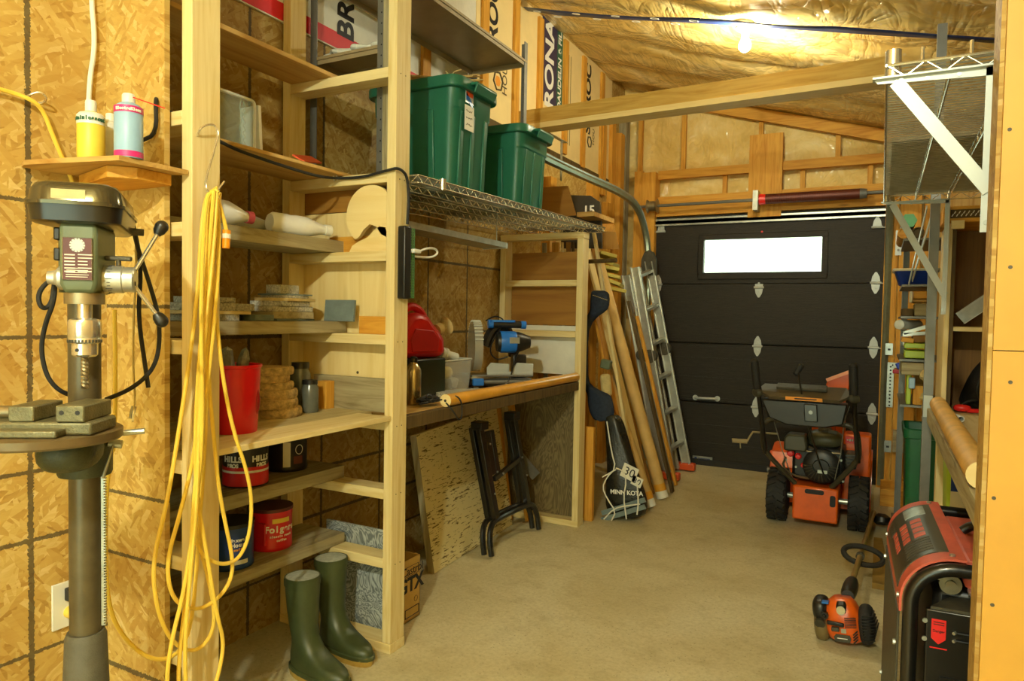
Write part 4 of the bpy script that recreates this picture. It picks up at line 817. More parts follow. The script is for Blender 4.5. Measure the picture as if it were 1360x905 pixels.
# light fixture rail under the wire shelf
lr = thing('strip_light', 'long grey metal strip light housing below the left wire shelf', 'strip light', (-2.0, 3, 1.75))
a = ay(545, 296, 2.22); 
q0 = Vector((-1.80, 2.21, ax(545, 298, -1.80).z)); q1v = ax(672, 326, -1.80); q1 = Vector((-1.80, q1v.y, q1v.z))
obj('housing', MB().bar(q0, q1, .028, .006, (0, 0, 1)).bar(q0+Vector((-.07, 0, -.012)), q1+Vector((-.07, 0, -.012)), .14, .004, (1, 0, 0)), M['galv'], lr)
obj('end_cap', MB().bar(q1+Vector((-.07, 0, -.002)), q1+Vector((-.07, .012, -.002)), .15, .03, (1, 0, 0)), M['whitem'], lr)
wr_ = MB().cyl((-1.83, 2.25, q0.z), (-1.83, 2.25, 1.84), .003).cyl((-1.83, q1.y-.05, q1.z), (-1.83, q1.y-.05, 1.86), .003); obj('hanging_wire', wr_, M['galv'], lr)
# ---- left wire shelf
def wire_shelf(name, lab, x0, x1, y0, y1, z0, z1, sx=None, bars=4, step=.026, front=True):
    t = thing(name, lab, 'wire shelf', ((x0+x1)/2, y0, z0)); L = y1-y0
    def P(x, y, dz): k = (y-y0)/L; return Vector((x, y, z0+(z1-z0)*k+dz))
    ed = MB(); 
    for x in (x0, x1): ed.tube([P(x, y0, 0), P(x, y1, 0)], .0035, 6).tube([P(x, y0, -.028), P(x, y1, -.028)], .003, 6)
    for y in (y0, y1): ed.tube([P(x0, y, 0), P(x1, y, 0)], .0035, 6).tube([P(x0, y, -.028), P(x1, y, -.028)], .003, 6)
    obj('edge_wire', ed, M['chrome'], t)
    zz = MB(); n = int(L/.034)
    for x in (x0, x1): zz.tube([P(x, y0+L*i/n, -.028*(i % 2)) for i in range(n+1)], .0028, 5)
    m_ = int((x1-x0)/.035)
    for y in (y0, y1): zz.tube([P(x0+(x1-x0)*i/m_, y, -.028*(i % 2)) for i in range(m_+1)], .002, 5)
    obj('truss_wire', zz, M['chrome'], t)
    ib = MB(); iz = MB()
    for k in range(1, bars):
        x = x0+(x1-x0)*k/bars; ib.tube([P(x, y0, -.004), P(x, y1, -.004)], .0025, 5).tube([P(x, y0, -.030), P(x, y1, -.030)], .0028, 5); iz.tube([P(x, y0+L*i/n, -.004-.026*(i % 2)) for i in range(n+1)], .0024, 4)
    obj('support_rod', ib, M['chrome'], t); obj('support_truss', iz, M['chrome'], t)
    dk = MB(); N = int(L/step)
    for i in range(1, N): y = y0+L*i/N; dk.tube([P(x0, y, .002), P(x1, y, .002)], .0024, 4)
    obj('deck_wire', dk, M['galv'], t)
    return t
WZ0, WZ1 = 1.828, 1.868
ws = wire_shelf('wire_shelf', 'chrome wire shelf on the left carrying the green totes', -2.17, -1.585, 2.215, 4.26, WZ0, WZ1)
obj('corner_sleeve', MB().cyl((-1.585, 2.385, WZ0-.03), (-1.585, 2.385, WZ0+.014), .014), M['chrome'], ws)
# ---- green totes
def tote(lab, cx, cy, z, w, l, h, slope=0, notes=True):
    t = thing('storage_tote', lab, 'storage tote', (cx, cy, z), 'green lidded totes on the left wire shelf'); K = []
    for zz, k in ((0, .86), (.01, .87), (h*.68, .95), (h*.70, .975), (h*.86, .985), (h*.88, 1.0)):
        K.append([Vector((cx+x*k, cy+y*k, z+zz)) for x, y in rrect(w/2-.02, l/2-.02, .05, 5)])
    obj('tote_body', MB().loft(K), M['green'], t, ang=30)
    lid = [[Vector((cx+x*k, cy+y*k, z+zz)) for x, y in rrect(w/2, l/2, .06, 5)] for zz, k in ((h*.86, .985), (h*.87, 1.0), (h*.93, 1.0), (h*.955, .985), (h*.955, .93), (h*.935, .91), (h*.935, .3))]
    obj('lid', MB().loft(lid), M['green'], t, ang=30)
    rb = MB()
    for yy in (-.26*l, -.02*l, .26*l): rb.prism([(-.014, 0), (.014, 0), (.014, h*.66), (-.014, h*.66)], -.004, .008, (cx+(w/2-.02)*.88+.0, cy+yy, z+.01), (0, 1, 0), (.075*w/h*.5, 0, 1))
    for xx in (-.12*w, .2*w): rb.prism([(-.016, 0), (.016, 0), (.016, h*.66), (-.016, h*.66)], -.004, .008, (cx+xx, cy-(l/2-.02)*.88, z+.01), (1, 0, 0), (0, -.06*l/h, 1))
    obj('rib', rb, M['green'], t, bevel=.004)
    hd = MB(); X = cx+w/2
    hd.prism([(0, 0), (.045, 0), (.05, -.012), (.035, -.045), (.028, -.045), (.036, -.012), (0, -.01)], -.085, .085, (X-.012, cy, z+h*.93), (1, 0, 0), (0, 0, 1)); obj('handle', hd, M['green'], t, bevel=.003)
    return t, X
z_at = lambda y: WZ0+(WZ1-WZ0)*(y-2.215)/2.045+.0075
T1, X1 = tote('large green tote with a handwritten label, nearest the camera', -1.845, 2.69, z_at(2.7)-.0, .50, .38, .485)
T2, X2 = tote('smaller green tote without label, behind the labelled one', -1.845, 3.31, z_at(3.3), .50, .38, .42)
for T, X, cy, z, h in ((T1, X1, 2.69, z_at(2.7), .485),):
    q = MB(); lx = X-.022
    l1 = obj('paper_label', MB().box(lx, lx+.0016, cy-.095, cy-.02, z+h*.52, z+h*.74), M['paper'], T)
    sq = MB(); rn = random.Random(6)
    for i in range(3): sq.tube([(lx+.0022, cy-.085+.0055*k, z+h*(.69-.06*i)+.009*math.sin(k*2.3+i*1.7)*rn.random()) for k in range(10)], .0009, 4, smooth=1)
    obj('handwriting', sq, M['inkb'], T)
    obj('maker_sticker', MB().box(lx, lx+.0016, cy-.09, cy-.025, z+h*.76, z+h*.87), M['whitem'], T); obj('red_sticker_field', MB().box(lx+.0016, lx+.0022, cy-.085, cy-.03, z+h*.82, z+h*.86), M['orangered'], T); obj('blue_sticker_field', MB().prism([(0, 0), (.055, -.03), (.055, -.01), (0, .03)], 0, .0006, (lx+.0016, cy-.085, z+h*.79), (0, 1, 0), (0, 0, 1)), M['blue'], T)
# bundle of sticks on the tote
st_ = thing('stick_bundle', 'tied bundle of dried bamboo sticks lying on the near tote', 'bundle', (-1.70, 2.62, z_at(2.7)+.485*.96)); rn = random.Random(5); o4 = Vector((-1.76, 2.66, z_at(2.7)+.485*.96+.028))
mb = MB(); dv = Vector((.85, .52, .0)).normalized()
for i in range(22):
    a = rn.random()*6.28; r = .018*math.sqrt(rn.random()); u = Vector((-dv.y, dv.x, 0))*r*math.cos(a)*1.3+Vector((0, 0, r*math.sin(a)))
    e = .12+.05*rn.random(); b = .22+.06*rn.random(); mb.tube([o4-dv*b+u*1.3, o4-dv*.1+u, o4+u*.8, o4+dv*e+u*1.9], .0035, 5, smooth=1)
obj('sticks', mb, wood('dry_bamboo', (206, 180, 112), (150, 116, 60), 'x', .6, .1), st_)
obj('twine', MB().lathe([(.024, -.006), (.0265, 0), (.024, .006)], o4+dv*.02, dv, 16, False).tube([o4+dv*.02+Vector((0, 0, .024)), o4+dv*.04+Vector((0, 0, .045)), o4+dv*.07+Vector((.0, 0, .055))], .003, 5).tube([o4+dv*.02+Vector((0, 0, .024)), o4+dv*.0+Vector((0, 0, .045))], .003, 5), M['tan'], st_)
# ---- steel shelving above
rk = thing('steel_rack', 'grey steel shelving rack above the green totes', 'steel rack', (-1.9, 2.25, 1.9))
RZ = 2.72
def angle_post(x, y, z0, z1, sx, sy): return MB().box(min(x, x+sx*.035), max(x, x+sx*.035), y-.002, y+.002, z0, z1).box(x-.002, x+.002, min(y, y+sy*.035), max(y, y+sy*.035), z0, z1)
obj('post', angle_post(-1.775, 2.245, 1.84, 3.15, -1, 1), M['grey_steel'], rk); obj('post', angle_post(-2.165, 2.245, 1.84, 3.15, 1, 1), M['grey_steel'], rk)
obj('post', angle_post(-1.805, 3.55, 1.87, RZ+.1, -1, -1), M['grey_steel'], rk); obj('post', angle_post(-2.165, 3.55, 1.87, RZ+.1, 1, -1), M['grey_steel'], rk)
hs = MB()
for i in range(30): hs.cyl((-1.79, 2.2428, 1.9+i*.042), (-1.79, 2.2424, 1.9+i*.042), .0035, n=8)
for i in range(20): hs.cyl((-1.822, 3.5475, 1.95+i*.042), (-1.822, 3.5472, 1.95+i*.042), .004, n=8)
obj('post_hole', hs, M['ink'], rk)
def tray(x0, x1, y0, y1, z, name='shelf_tray'):
    mb = MB().box(x0, x1, y0, y1, z-.002, z).box(x0, x1, y0, y0+.003, z-.03, z).box(x0, x1, y1-.003, y1, z-.03, z).box(x0, x0+.003, y0, y1, z-.03, z).box(x1-.003, x1, y0, y1, z-.03, z)
    mb.box(x0, x1, y0-.006, y0, z-.012, z).box(x1, x1+.006, y0, y1, z-.012, z); return obj(name, mb, plain('brown_grey_enamel', (150, 134, 100), .45, .1, .1), rk)
tray(-2.16, -1.806, 2.25, 3.545, RZ); tray(-2.16, -1.80, 2.25, 2.44, 2.365)
one('timber_strip', 'brown weathered timber strip beside the near post of the steel rack', 'timber', MB().box(-1.772, -1.745, 2.232, 2.27, 1.85, 3.2), M['old_z'], (-1.76, 2.25, 1.85))
sc2 = MB(); rn = random.Random(8)
pp = [Vector((-2.15+.03*i, 2.30+.03*math.sin(i*1.7), 2.383+.02*abs(math.sin(i*2.2)))) for i in range(15)]
one('plastic_scrap', 'crumpled strip of clear plastic on the small steel shelf', 'plastic wrap', MB().tube(pp, .013, 7, smooth=1, taper=lambda k: .5+.5*abs(math.sin(k*17))), M['clearish'], (-2.0, 2.3, 2.38))
# ================================================================== UNDER THE BENCH AND ON THE FLOOR
# crackled board leaning on the wall cleat
A, B = az(577, 763, 0), az(702, 685, 0); B.y = 3.93
d = (B-A).normalized(); hgt = .80
lean_top = Vector((-2.14, 0, 0))
tp_ = ad(562, 578, 1)  # direction only
n_ = Vector((-d.y, d.x, 0));
if n_.x > 0: n_ = -n_
upv = (Vector((0, 0, 1))*math.cos(.17)+n_*math.sin(.17)).normalized()
cb_ = thing('painted_door_panel', 'thick crackled cream-painted panel leaning under the workbench', 'panel', (A+B)/2)
L = .93
obj('painted_face', MB().prism([(0, .0), (L, .0), (L, hgt*.92), (0, hgt*.87)], -.036, 0, A+Vector((0, 0, .002)), d, upv), M['crackle'], cb_, bevel=.003)
obj('edge_strip', MB().prism([(-.002, .0), (0, .0), (0, hgt*.865), (-.002, hgt*.865)], -.036, 0.0, A+Vector((0, 0, .002)), d, upv), M['old_z'], cb_)
# folded sawhorse
A1, B1 = az(653, 742, 0), az(716, 706, 0); d = (B1-A1).normalized(); n_ = Vector((-d.y, d.x, 0)); n_ = -n_ if n_.x > 0 else n_
sh = thing('folding_sawhorse', 'folded black steel sawhorse leaning on the crackled panel', 'sawhorse', A1)
up2v = (Vector((0, 0, 1))*math.cos(.16)+n_*math.sin(.16)).normalized(); L = (B1-A1).length
def Q(a, b, c=0): return A1+d*a+up2v*b+n_*c
for i, off in enumerate((0, .045)):
    pts = [Q(.0, .012, off), Q(.0, .10, off), Q(.03, .165, off), Q(.09, .185, off), Q(L-.09, .185, off), Q(L-.03, .165, off), Q(L, .10, off), Q(L, .012, off)]
    obj('foot_hoop', MB().tube(pts, .016, 10, smooth=2), M['blackm'], sh)
    obj('leg', MB().bar(Q(.09, .19, off), Q(.05, .69, off+.01), .045, .028, d), M['blackm'], sh, bevel=.003) ; obj('leg', MB().bar(Q(L-.10, .19, off), Q(L-.12, .70, off+.01), .04, .028, d), M['blackm'], sh, bevel=.003)
obj('top_clamp', MB().cbox(Q(.07, .70, .02), (.07, .08, .045)), M['black'], sh, bevel=.004); obj('top_clamp', MB().cbox(Q(L-.12, .71, .02), (.07, .08, .05)), M['black'], sh, bevel=.004)
obj('centre_brace', MB().bar(Q(.13, .42, .015), Q(.12, .66, .02), .05, .03, d).bar(Q(.18, .42, .015), Q(.17, .66, .02), .04, .03, d).bar(Q(.12, .40, .0), Q(L-.13, .46, .0), .03, .02, (0, 0, 1)), M['blackm'], sh, bevel=.003)
bl_ = MB()
for a_, b_ in ((.08, .33), (.13, .44), (.19, .42), (L-.13, .47), (L-.1, .36), (.09, .6)): p = Q(a_, b_, -.018); bl_.cyl(p, p-n_*.006, .006, n=8)
obj('rivet', bl_, M['galv'], sh)
# planks behind under the bench
def lean(name, lab, cat, foot, top, w, t, mt, side, grp=None, bevel=.002, **k):
    foot, top = Vector(foot), Vector(top); return one(name, lab, cat, MB().bar(foot, top, w, t, side), M[mt], foot, grp, bevel=bevel, **k)
LP = 'planks standing under the far end of the workbench'
lean('plank', 'orange-brown plank under the bench, left one', 'plank', (-2.03, 3.86, .004), (-2.14, 3.86, .78), .06, .02, 'stud_z', (0, 1, 0), LP)
lean('plank', 'orange-brown plank under the bench, right one beside the frame', 'plank', (-1.93, 3.93, .004), (-2.08, 3.93, .79), .055, .02, 'stud_z', (0, 1, 0), LP)
p = ay(700, 620, 3.86); one('metal_plate', 'grey sheet metal plate slanting beside the sawhorse', 'metal plate', MB().bar(ay(688, 605, 3.90), ay(712, 633, 3.90), .07, .004, (0, 0, 1)), M['grey_steel'], p)
# swirled board behind frame 2 foot
sw = thing('swirled_board', 'grey and white swirl-painted board leaning behind the foot of the middle frame', 'board', (-1.82, 2.22, 0))
obj('board_face', MB().box(-2.03, -1.665, 2.2145, 2.226, .001, .43), M['swirl'], sw)
# oil box
cs = thing('cardboard_box', 'open yellow-brown Castrol GTX cardboard box behind the middle post', 'box', (-1.78, 2.34, 0))
cx0, cx1, cy0, cy1, ch = -1.93, -1.72, 2.24, 2.455, .265
wl = MB().box(cx0, cx1, cy0, cy0+.004, .001, ch).box(cx0, cx1, cy1-.004, cy1, .001, ch).box(cx0, cx0+.004, cy0, cy1, .001, ch).box(cx1-.004, cx1, cy0, cy1, .001, ch).box(cx0, cx1, cy0, cy1, .001, .005)
obj('box_walls', wl, M['cardboard'], cs)
text('Castrol', .05, (cx1+.001, 2.40, .215), (0, 1, .0), UZ, M['ink'], cs); text('GTX', .085, (cx1+.001, 2.39, .155), (0, 1, 0), (0, .15, 1), M['ink'], cs, bold=.003)
obj('print_frame', MB().tube([(cx1+.001, y, z) for y, z in ((2.32, .195), (2.44, .195), (2.44, .235), (2.32, .235))], .0012, 4, True).tube([(cx1+.001, 2.425+.012*math.cos(a), .085+.012*math.sin(a)) for a in (2*PI*k/14 for k in range(14))], .001, 4, True).tube([(cx1+.001, y, z) for y, z in ((2.35, .02), (2.445, .02), (2.445, .055), (2.35, .055))], .002, 4, True), M['ink'], cs)
# rubber boots
def boot(lab, h_, t_, hgt=.355):
    p = az(h_[0], h_[1], 0)+Vector((.03, -.02, 0)); q_ = az(t_[0], t_[1], 0); ang = math.atan2(q_.y-p.y, q_.x-p.x); t = thing('rubber_boot', lab, 'boot', p, 'pair of olive rubber boots on the floor')
    R_ = Matrix.Translation(p) @ Matrix.Rotation(ang, 4, 'Z')       # local: toe towards +x, heel at 0
    def ring(cx, z, a, b, tilt=0, n=20, e=2.2):
        out = []
        for i in range(n):
            q = 2*PI*i/n; x = math.copysign(abs(math.cos(q))**(2/e), math.cos(q))*a; y = math.copysign(abs(math.sin(q))**(2/e), math.sin(q))*b; out.append(R_ @ Vector((cx+x, y, z+x*tilt)))
        return out
    rings = [ring(.125, .018, .138, .046, 0), ring(.127, .04, .142, .05, 0), ring(.120, .065, .135, .05, -.05), ring(.098, .09, .105, .046, -.22), ring(.070, .115, .075, .044, -.35), ring(.050, .145, .054, .045, -.2), ring(.042, .18, .051, .048, -.05), ring(.038, .24, .056, .053, 0), ring(.036, .30, .060, .057, 0), ring(.034, hgt-.01, .062, .059, .03), ring(.034, hgt, .063, .06, .04), ring(.034, hgt-.001, .057, .054, .04), ring(.034, hgt-.03, .054, .051, .04)]
    obj('boot_upper', MB().loft(rings), M['boot'], t, ang=60)
    obj('top_band', MB().loft([ring(.034, hgt-.03, .0635, .0605, .03), ring(.034, hgt-.008, .0645, .0615, .04)], False), M['boot'], t, ang=60)
    obj('lining', MB().loft([ring(.034, hgt-.0005, .058, .055, .04), ring(.034, hgt-.022, .056, .053, .04), ring(.034, hgt-.024, .02, .02, .04)], True), M['bootlin'], t)
    so = MB().loft([ring(.125, .0, .142, .05, 0), ring(.125, .022, .148, .054, 0), ring(.125, .026, .142, .05, 0)]); obj('sole', so, M['sole'], t)
    obj('foxing', MB().loft([ring(.1255, .0215, .1485, .0545), ring(.1255, .033, .148, .0545), ring(.1255, .037, .143, .051)], False), M['boot'], t)
    return t
boot('near olive rubber boot, cut off by the lower edge', (390, 884), (447, 914)); boot('rear olive rubber boot beside the middle frame foot', (428, 852), (485, 882))
# ================================================================== LEANING STOCK BEYOND THE FAR FRAME
p = az(790, 693, 0); p.x -= .045; one('orange_board', 'short orange-stained board standing upright beside the far frame', 'board', MB().box(p.x-.03, p.x+.03, p.y-.02, p.y+.02, .0005, .60), M['stud_z'], p, bevel=.003)
p = az(777, 690, 0); one('dark_timber', 'dark weathered post between the far frame and the orange board', 'post', MB().box(-1.70, -1.64, 4.08, 4.11, .0005, 1.45), M['darkwood'], p)
TU = 'cardboard tubes leaning on the left wall'
def tube_lean(lab, f, tpx, Y, r, mt, band=True):
    f = Vector((ay(f[0], f[1], Y).x, Y, .018)); tq = ay(tpx[0], tpx[1], Y); t = thing('cardboard_tube', lab, 'cardboard tube', f, TU)
    mb = MB().cyl(f, tq, r, n=20); obj('tube_body', mb, M[mt], t)
    if band: dd = (tq-f).normalized(); obj('end_band', MB().cyl(f+dd*.05, f+dd*.10, r*1.02, n=20), M['orange_tube'], t); obj('end_plug', MB().cyl(f-dd*.004, f+dd*.048, r*1.015, n=20), M['white'], t)
tube_lean('fat cardboard tube leaning furthest right, white plug at its foot', (880, 664), (795, 350), 4.895, .042, 'cardtube')
tube_lean('cardboard tube leaning just left of the fat one, white plug at its foot', (864, 676), (806, 500), 4.625, .038, 'cardtube')
LS = 'boards leaning on the left wall beyond the workbench'
def LB_(lab, f, tq, Y, w, th, mt, side=(0, 1, 0)):
    f = Vector((ay(f[0], f[1], Y).x, Y, .012)); return lean('leaning_board', lab, 'board', f, ay(tq[0], tq[1], Y), w, th, mt, side, LS)
LB_('long yellow-varnished board leaning in front of the tubes', (844, 680), (792, 420), 4.51, .07, .018, 'stud_z')
LB_('dark brown board leaning between the tubes and the ladder', (893, 657), (835, 400), 5.10, .05, .02, 'darkwood')
LB_('reddish narrow board leaning behind the ladder rail', (898, 640), (846, 420), 5.33, .04, .02, 'stud_z')
LB_('wide pale board leaning high against the wire shelf end', (862, 662), (777, 318), 4.76, .11, .016, 'pale_z')
LB_('thin brown strip leaning behind the pale board', (868, 650), (806, 440), 4.975, .03, .015, 'brown_hard_z')
LB_('thin grey strip leaning beside the brown strip', (874, 655), (812, 430), 5.03, .025, .012, 'old_z')
LB_('slim pine batten leaning near the far frame post', (850, 672), (789, 310), 4.43, .035, .018, 'pine_z')
LB_('short orange plank leaning behind the jeans', (818, 640), (800, 418), 5.22, .10, .016, 'stud_z')
# stock above and behind frame 3
def pan2(lab, pts, Y, th, mt, cat='panel', name='hardboard_sheet'):
    P_ = [ay(x, y, Y) for x, y in pts]; O = P_[0]; poly = [((q-O).x, (q-O).z) for q in P_]; return one(name, lab, cat, MB().prism(poly, -th, 0, O, (1, 0, 0), (0, 0, 1)), M[mt], (sum(P_, Vector())/len(P_)))
pan2('brown hardboard panel standing on the far end of the wire shelf', [(719, 290), (719, 249), (754, 247), (765, 286)], 4.2, .01, 'brown_hard')
pan2('large dark grey rounded sheet with a white mark behind the wire shelf', [(740, 300), (757, 258), (786, 259), (797, 268), (799, 300)], 4.6, .01, 'inkpurple') if 0 else None
P_ = [ay(x, y, 4.62) for x, y in ((745, 330), (745, 259), (784, 260), (796, 268), (799, 300), (799, 330))]; O = P_[0]
dk = thing('dark_sheet', 'dark grey sheet with rounded corner standing behind the far end of the wire shelf', 'sheet', sum(P_, Vector())/6); obj('sheet', MB().prism([((q-O).x, (q-O).z) for q in P_], -.02, 0, O, (1, 0, 0), (0, 0, 1)), plain('dark_grey_vinyl', (62, 56, 44), .5), dk); q = ay(782, 280, 4.595); text('15', .09, q, (1, 0, 0), (0, 0, 1), M['inkw'], dk, bold=.002)
pan2('small brown board jutting out beyond the far frame', [(796, 331), (795, 307), (817, 308), (822, 331)], 4.75, .012, 'brown_hard_z', 'board')
for i, (x0, y0, x1, y1, Y, mt, l) in enumerate(((766, 282, 789, 285, 4.4, 'ply_x', 'thin plywood sheet lying above the far frame'), (778, 292, 793, 303, 4.95, 'stud_x', 'orange board end above the far frame'))):
    a, b = ay(x0, y0, Y), ay(x1, y1, Y); one('stacked_board', l, 'board', MB().box(a.x, b.x, Y, Y+.4, min(a.z, b.z)-.01, max(a.z, b.z)), M[mt], a)
for i, (px_, mt, w_) in enumerate(((690, 'darkwood', .05), (723, 'old_z', .03), (738, 'stud_z', .05), (747, 'pine_z', .012), (755, 'brown_hard_z', .03), (761, 'darkwood', .015))):
    p = ay(px_, 330, 4.4); lean('stock_board', ['dark board', 'grey batten', 'bright orange board', 'narrow pine batten', 'brown strip', 'thin dark strip'][i]+' seen through the gap at the top of the far frame', 'board', (p.x+.05, 4.42, .0025), (p.x, 4.40, 1.80), w_, .02, mt, (1, 0, 0), 'boards standing behind the far frame')
p = ay(812, 347, 4.35); one('dark_pipe', 'short dark pipe jutting out beside the far frame', 'pipe', MB().cyl(p+Vector((-.16, 0, -.0)), p+Vector((.035, 0, .005)), .014, n=12), M['darkwood'], p)
# stack of greenish-yellow folded slats behind tubes
for i in range(6):
    a = ay(806+i*2.5, 340+i*9, 5.3); one('yellow_lath', ['topmost yellow-green slat above the ladder', 'second yellow-green slat above the ladder', 'third yellow-green slat from the top', 'fourth yellow-green slat from the top', 'fifth yellow-green slat from the top', 'lowest yellow-green slat beside the ladder top'][i], 'lath', MB().cbox(a, (.13, .3, .026), (.05*math.sin(i*3), .25+.1*math.sin(i*2), .3+.15*math.cos(i*2.6))), plain('yellow_green_wood', (196, 182, 84), .6), a, 'yellow-green slats stacked between the tubes and the ladder', bevel=.003)
# jeans: two hanging bits of denim
jn = thing('denim_jeans', 'dark blue jeans hanging between the far frame and the leaning boards', 'jeans', ay(795, 480, 4.3)); 
def cloth(pts, th, seed):
    P_ = [ay(x, y, 4.3+.05*math.sin(i*1.9+seed)) for i, (x, y) in enumerate(pts)]; return P_
mb = MB(); rings = []
for (x, y, w) in ((795, 386, 20), (797, 389, 27), (798, 406, 28), (795, 414, 24), (780, 424, 10), (776, 450, 8), (776, 505, 8), (779, 514, 12), (794, 523, 32), (796, 530, 36), (799, 549, 36), (802, 558, 30), (802, 559, 22)):
    c = ay(x, y, 4.30); k = w/210; rings.append([c+Vector((k/2*math.cos(t)*(1+.15*math.sin(3*t+y)), .04*math.sin(t)+.012*math.sin(5*t+x), .012*math.sin(4*t+y))) for t in (2*PI*i/16 for i in range(16))])
obj('denim_cloth', MB().loft(rings), M['denim'], jn, sub=1, ang=180)
def cuff(px0, py0, px1, py1, w, Y):
    a, b = ay(px0, py0, Y), ay(px1, py1, Y); return MB().bar(a, b, w, .05, (0, 0, 1))
ss = MB(); a, b = ay(787, 392, 4.245), ay(807, 399, 4.245)
for i in range(9): c = a.lerp(b, (i+.5)/9); ss.cbox(c, (.009, .003, .003))
obj('stitching', ss, M['tan'], jn)
# trolling motor bag
bg_ = thing('motor_bag', 'black plastic bag marked MINN KOTA tied with rope at the foot of the boards', 'bag', az(822, 690, 0))
BYY = 4.22
rings = []
for (x, y, w, d_) in ((828, 690, 34, .10), (828, 684, 62, .13), (829, 665, 64, .15), (826, 645, 58, .15), (822, 620, 44, .14), (817, 590, 34, .12), (812, 560, 26, .10), (809, 552, 20, .08)):
    c = ay(x, y, BYY+.02); k = w/225; z = max(c.z, .005)
    rings.append([Vector((c.x+k/2*math.cos(t)*(1+.08*math.sin(4*t+y)), BYY+.07+d_/2*math.sin(t)*(1+.1*math.sin(5*t+y)), z+.01*math.sin(3*t+y)*(1 if z > .05 else 0))) for t in (2*PI*i/24 for i in range(24))])
obj('bag_skin', MB().loft(rings), plain('glossy_black_film', (40, 40, 34), .25, 0, .4, 12, .8), bg_, ang=180, sub=1)
ly = BYY-.012
def lay(x, y, k=0): p = ay(x, y, ly-k); return p
text('MINN KOTA', .038, lay(832, 655), Vector((1, 0, .06)), Vector((0, 0, 1)), M['inkw'], bg_, bold=.0012)
for (s, x, y, sz) in (('30', 836, 628, .075), ('30', 846, 640, .05)):
    c = lay(x, y, -.004); obj('number_tag', MB().cbox(c, (sz*1.35, .003, sz*1.2), (0, .35, 0)), M['paper'], bg_); text(s, sz, c+Vector((0, -.003, 0)), Vector((1, 0, -.36)), Vector((.36, 0, 1)), M['ink'], bg_)
bn = MB()
for y0, yy in ((672, 5), (681, 5)): bn.bar(lay(799, y0+10), lay(857, y0-8), .03, .004, (0, 0, 1))
obj('clear_band', bn, M['slate'], bg_)
rp = MB(); 
for pts in (((806, 560), (812, 600), (818, 622), (806, 634), (800, 648), (806, 662), (818, 680), (812, 692)), ((818, 622), (828, 626), (832, 640), (828, 660), (832, 690)), ((800, 634), (818, 624)), ((846, 640), (848, 668), (846, 684)), ((802, 690), (815, 676), (832, 672), (850, 670))):
    rp.tube([lay(x, y, .008) for x, y in pts], .0045, 6, smooth=1)
obj('white_rope', rp, M['paper'], bg_)
cl_ = MB(); p = ay(810, 480, 4.5); cl_.cbox(p, (.12, .1, .12)); one('green_carton', 'crumpled green and cream carton behind the leaning boards', 'carton', MB().cbox(ay(805, 484, 4.335), (.07, .05, .06), (.05, .2, .05)), M['dpgreen'], ay(812, 470, 4.33), bevel=.01)
one('cream_bundle', 'cream plastic bundle below the green carton', 'bundle', MB().cbox(ay(805, 512, 4.335), (.07, .05, .15), (.05, -.1, .05)), M['tan'], ay(811, 508, 4.33), bevel=.02)
# ladder
ld = thing('folding_ladder', 'folded aluminium multi-position ladder leaning left of the garage door', 'ladder', az(905, 628, 0))
F0, F1_ = az(893, 632, 0), az(916, 624, 0); T0 = ay(836, 362, 5.55); T1_ = ay(868, 352, 5.98)
F0 = Vector((-1.44, 5.50, .02)); F1_ = Vector((-1.42, 5.93, .02)); T0 = Vector((ay(843, 375, 5.50).x, 5.50, 1.70)); T1_ = Vector((ay(862, 350, 5.93).x, 5.93, 1.78))
def rail(f, t, off):
    o_ = Vector((off, 0, 0)); return MB().bar(f+o_, t+o_, .025, .075, (0, 1, 0)).bar(f+o_+Vector((.03, -.012, 0)), t+o_+Vector((.03, -.012, 0)), .045, .006, (0, 1, 0)).bar(f+o_+Vector((-.03, -.012, 0)), t+o_+Vector((-.03, -.012, 0)), .045, .006, (0, 1, 0))
obj('rail', rail(F0, T0, 0), M['alu'], ld); obj('rail', rail(F1_, T1_, 0), M['alu'], ld)
obj('rail', rail(F0+Vector((0, .05, 0)), T0+Vector((0, .05, -.06)), -.09), M['alu'], ld); obj('rail', rail(F1_+Vector((0, -.05, 0)), T1_+Vector((0, -.05, -.06)), -.09), M['alu'], ld)
for i in range(6):
    k = .13+.165*i; a, b = F0.lerp(T0, k), F1_.lerp(T1_, k); obj('rung', MB().bar(a, b, .05, .028, (1, 0, 0)), M['alu'], ld, bevel=.006)
for (f, t) in ((F0, T0), (F1_, T1_)):
    hj = MB(); c = f.lerp(t, .575); hj.cyl(c+Vector((.0, -.03, 0)), c+Vector((0, .02, 0)), .055, n=20); hj.cyl(c+Vector((.0, -.045, 0)), c+Vector((0, .03, 0)), .022, n=14); hj.cyl(c+Vector((-.07, -.02, .01)), c+Vector((-.07, .015, .01)), .045, n=18); obj('hinge_lock', hj, M['castiron'], ld)
c = T1_; tq = MB().prism([(-.07, -.12), (.07, -.12), (.065, .02), (.04, .08), (0, .10), (-.04, .08), (-.065, .02)], -.015, .015, c+Vector((0, 0, .0)), (1, 0, 0), (0, 0, 1)); obj('top_hinge', tq, M['castiron'], ld)
for q in (F0, F1_): obj('rubber_foot', MB().cbox(q+Vector((-.02, 0, .02)), (.17, .07, .06)), M['orangered'], ld, bevel=.008)
obj('warning_sticker', MB().bar(F1_.lerp(T1_, .22)+Vector((.038, -.02, 0)), F1_.lerp(T1_, .29)+Vector((.038, -.02, 0)), .03, .003, (0, 1, 0)), M['white'], ld)
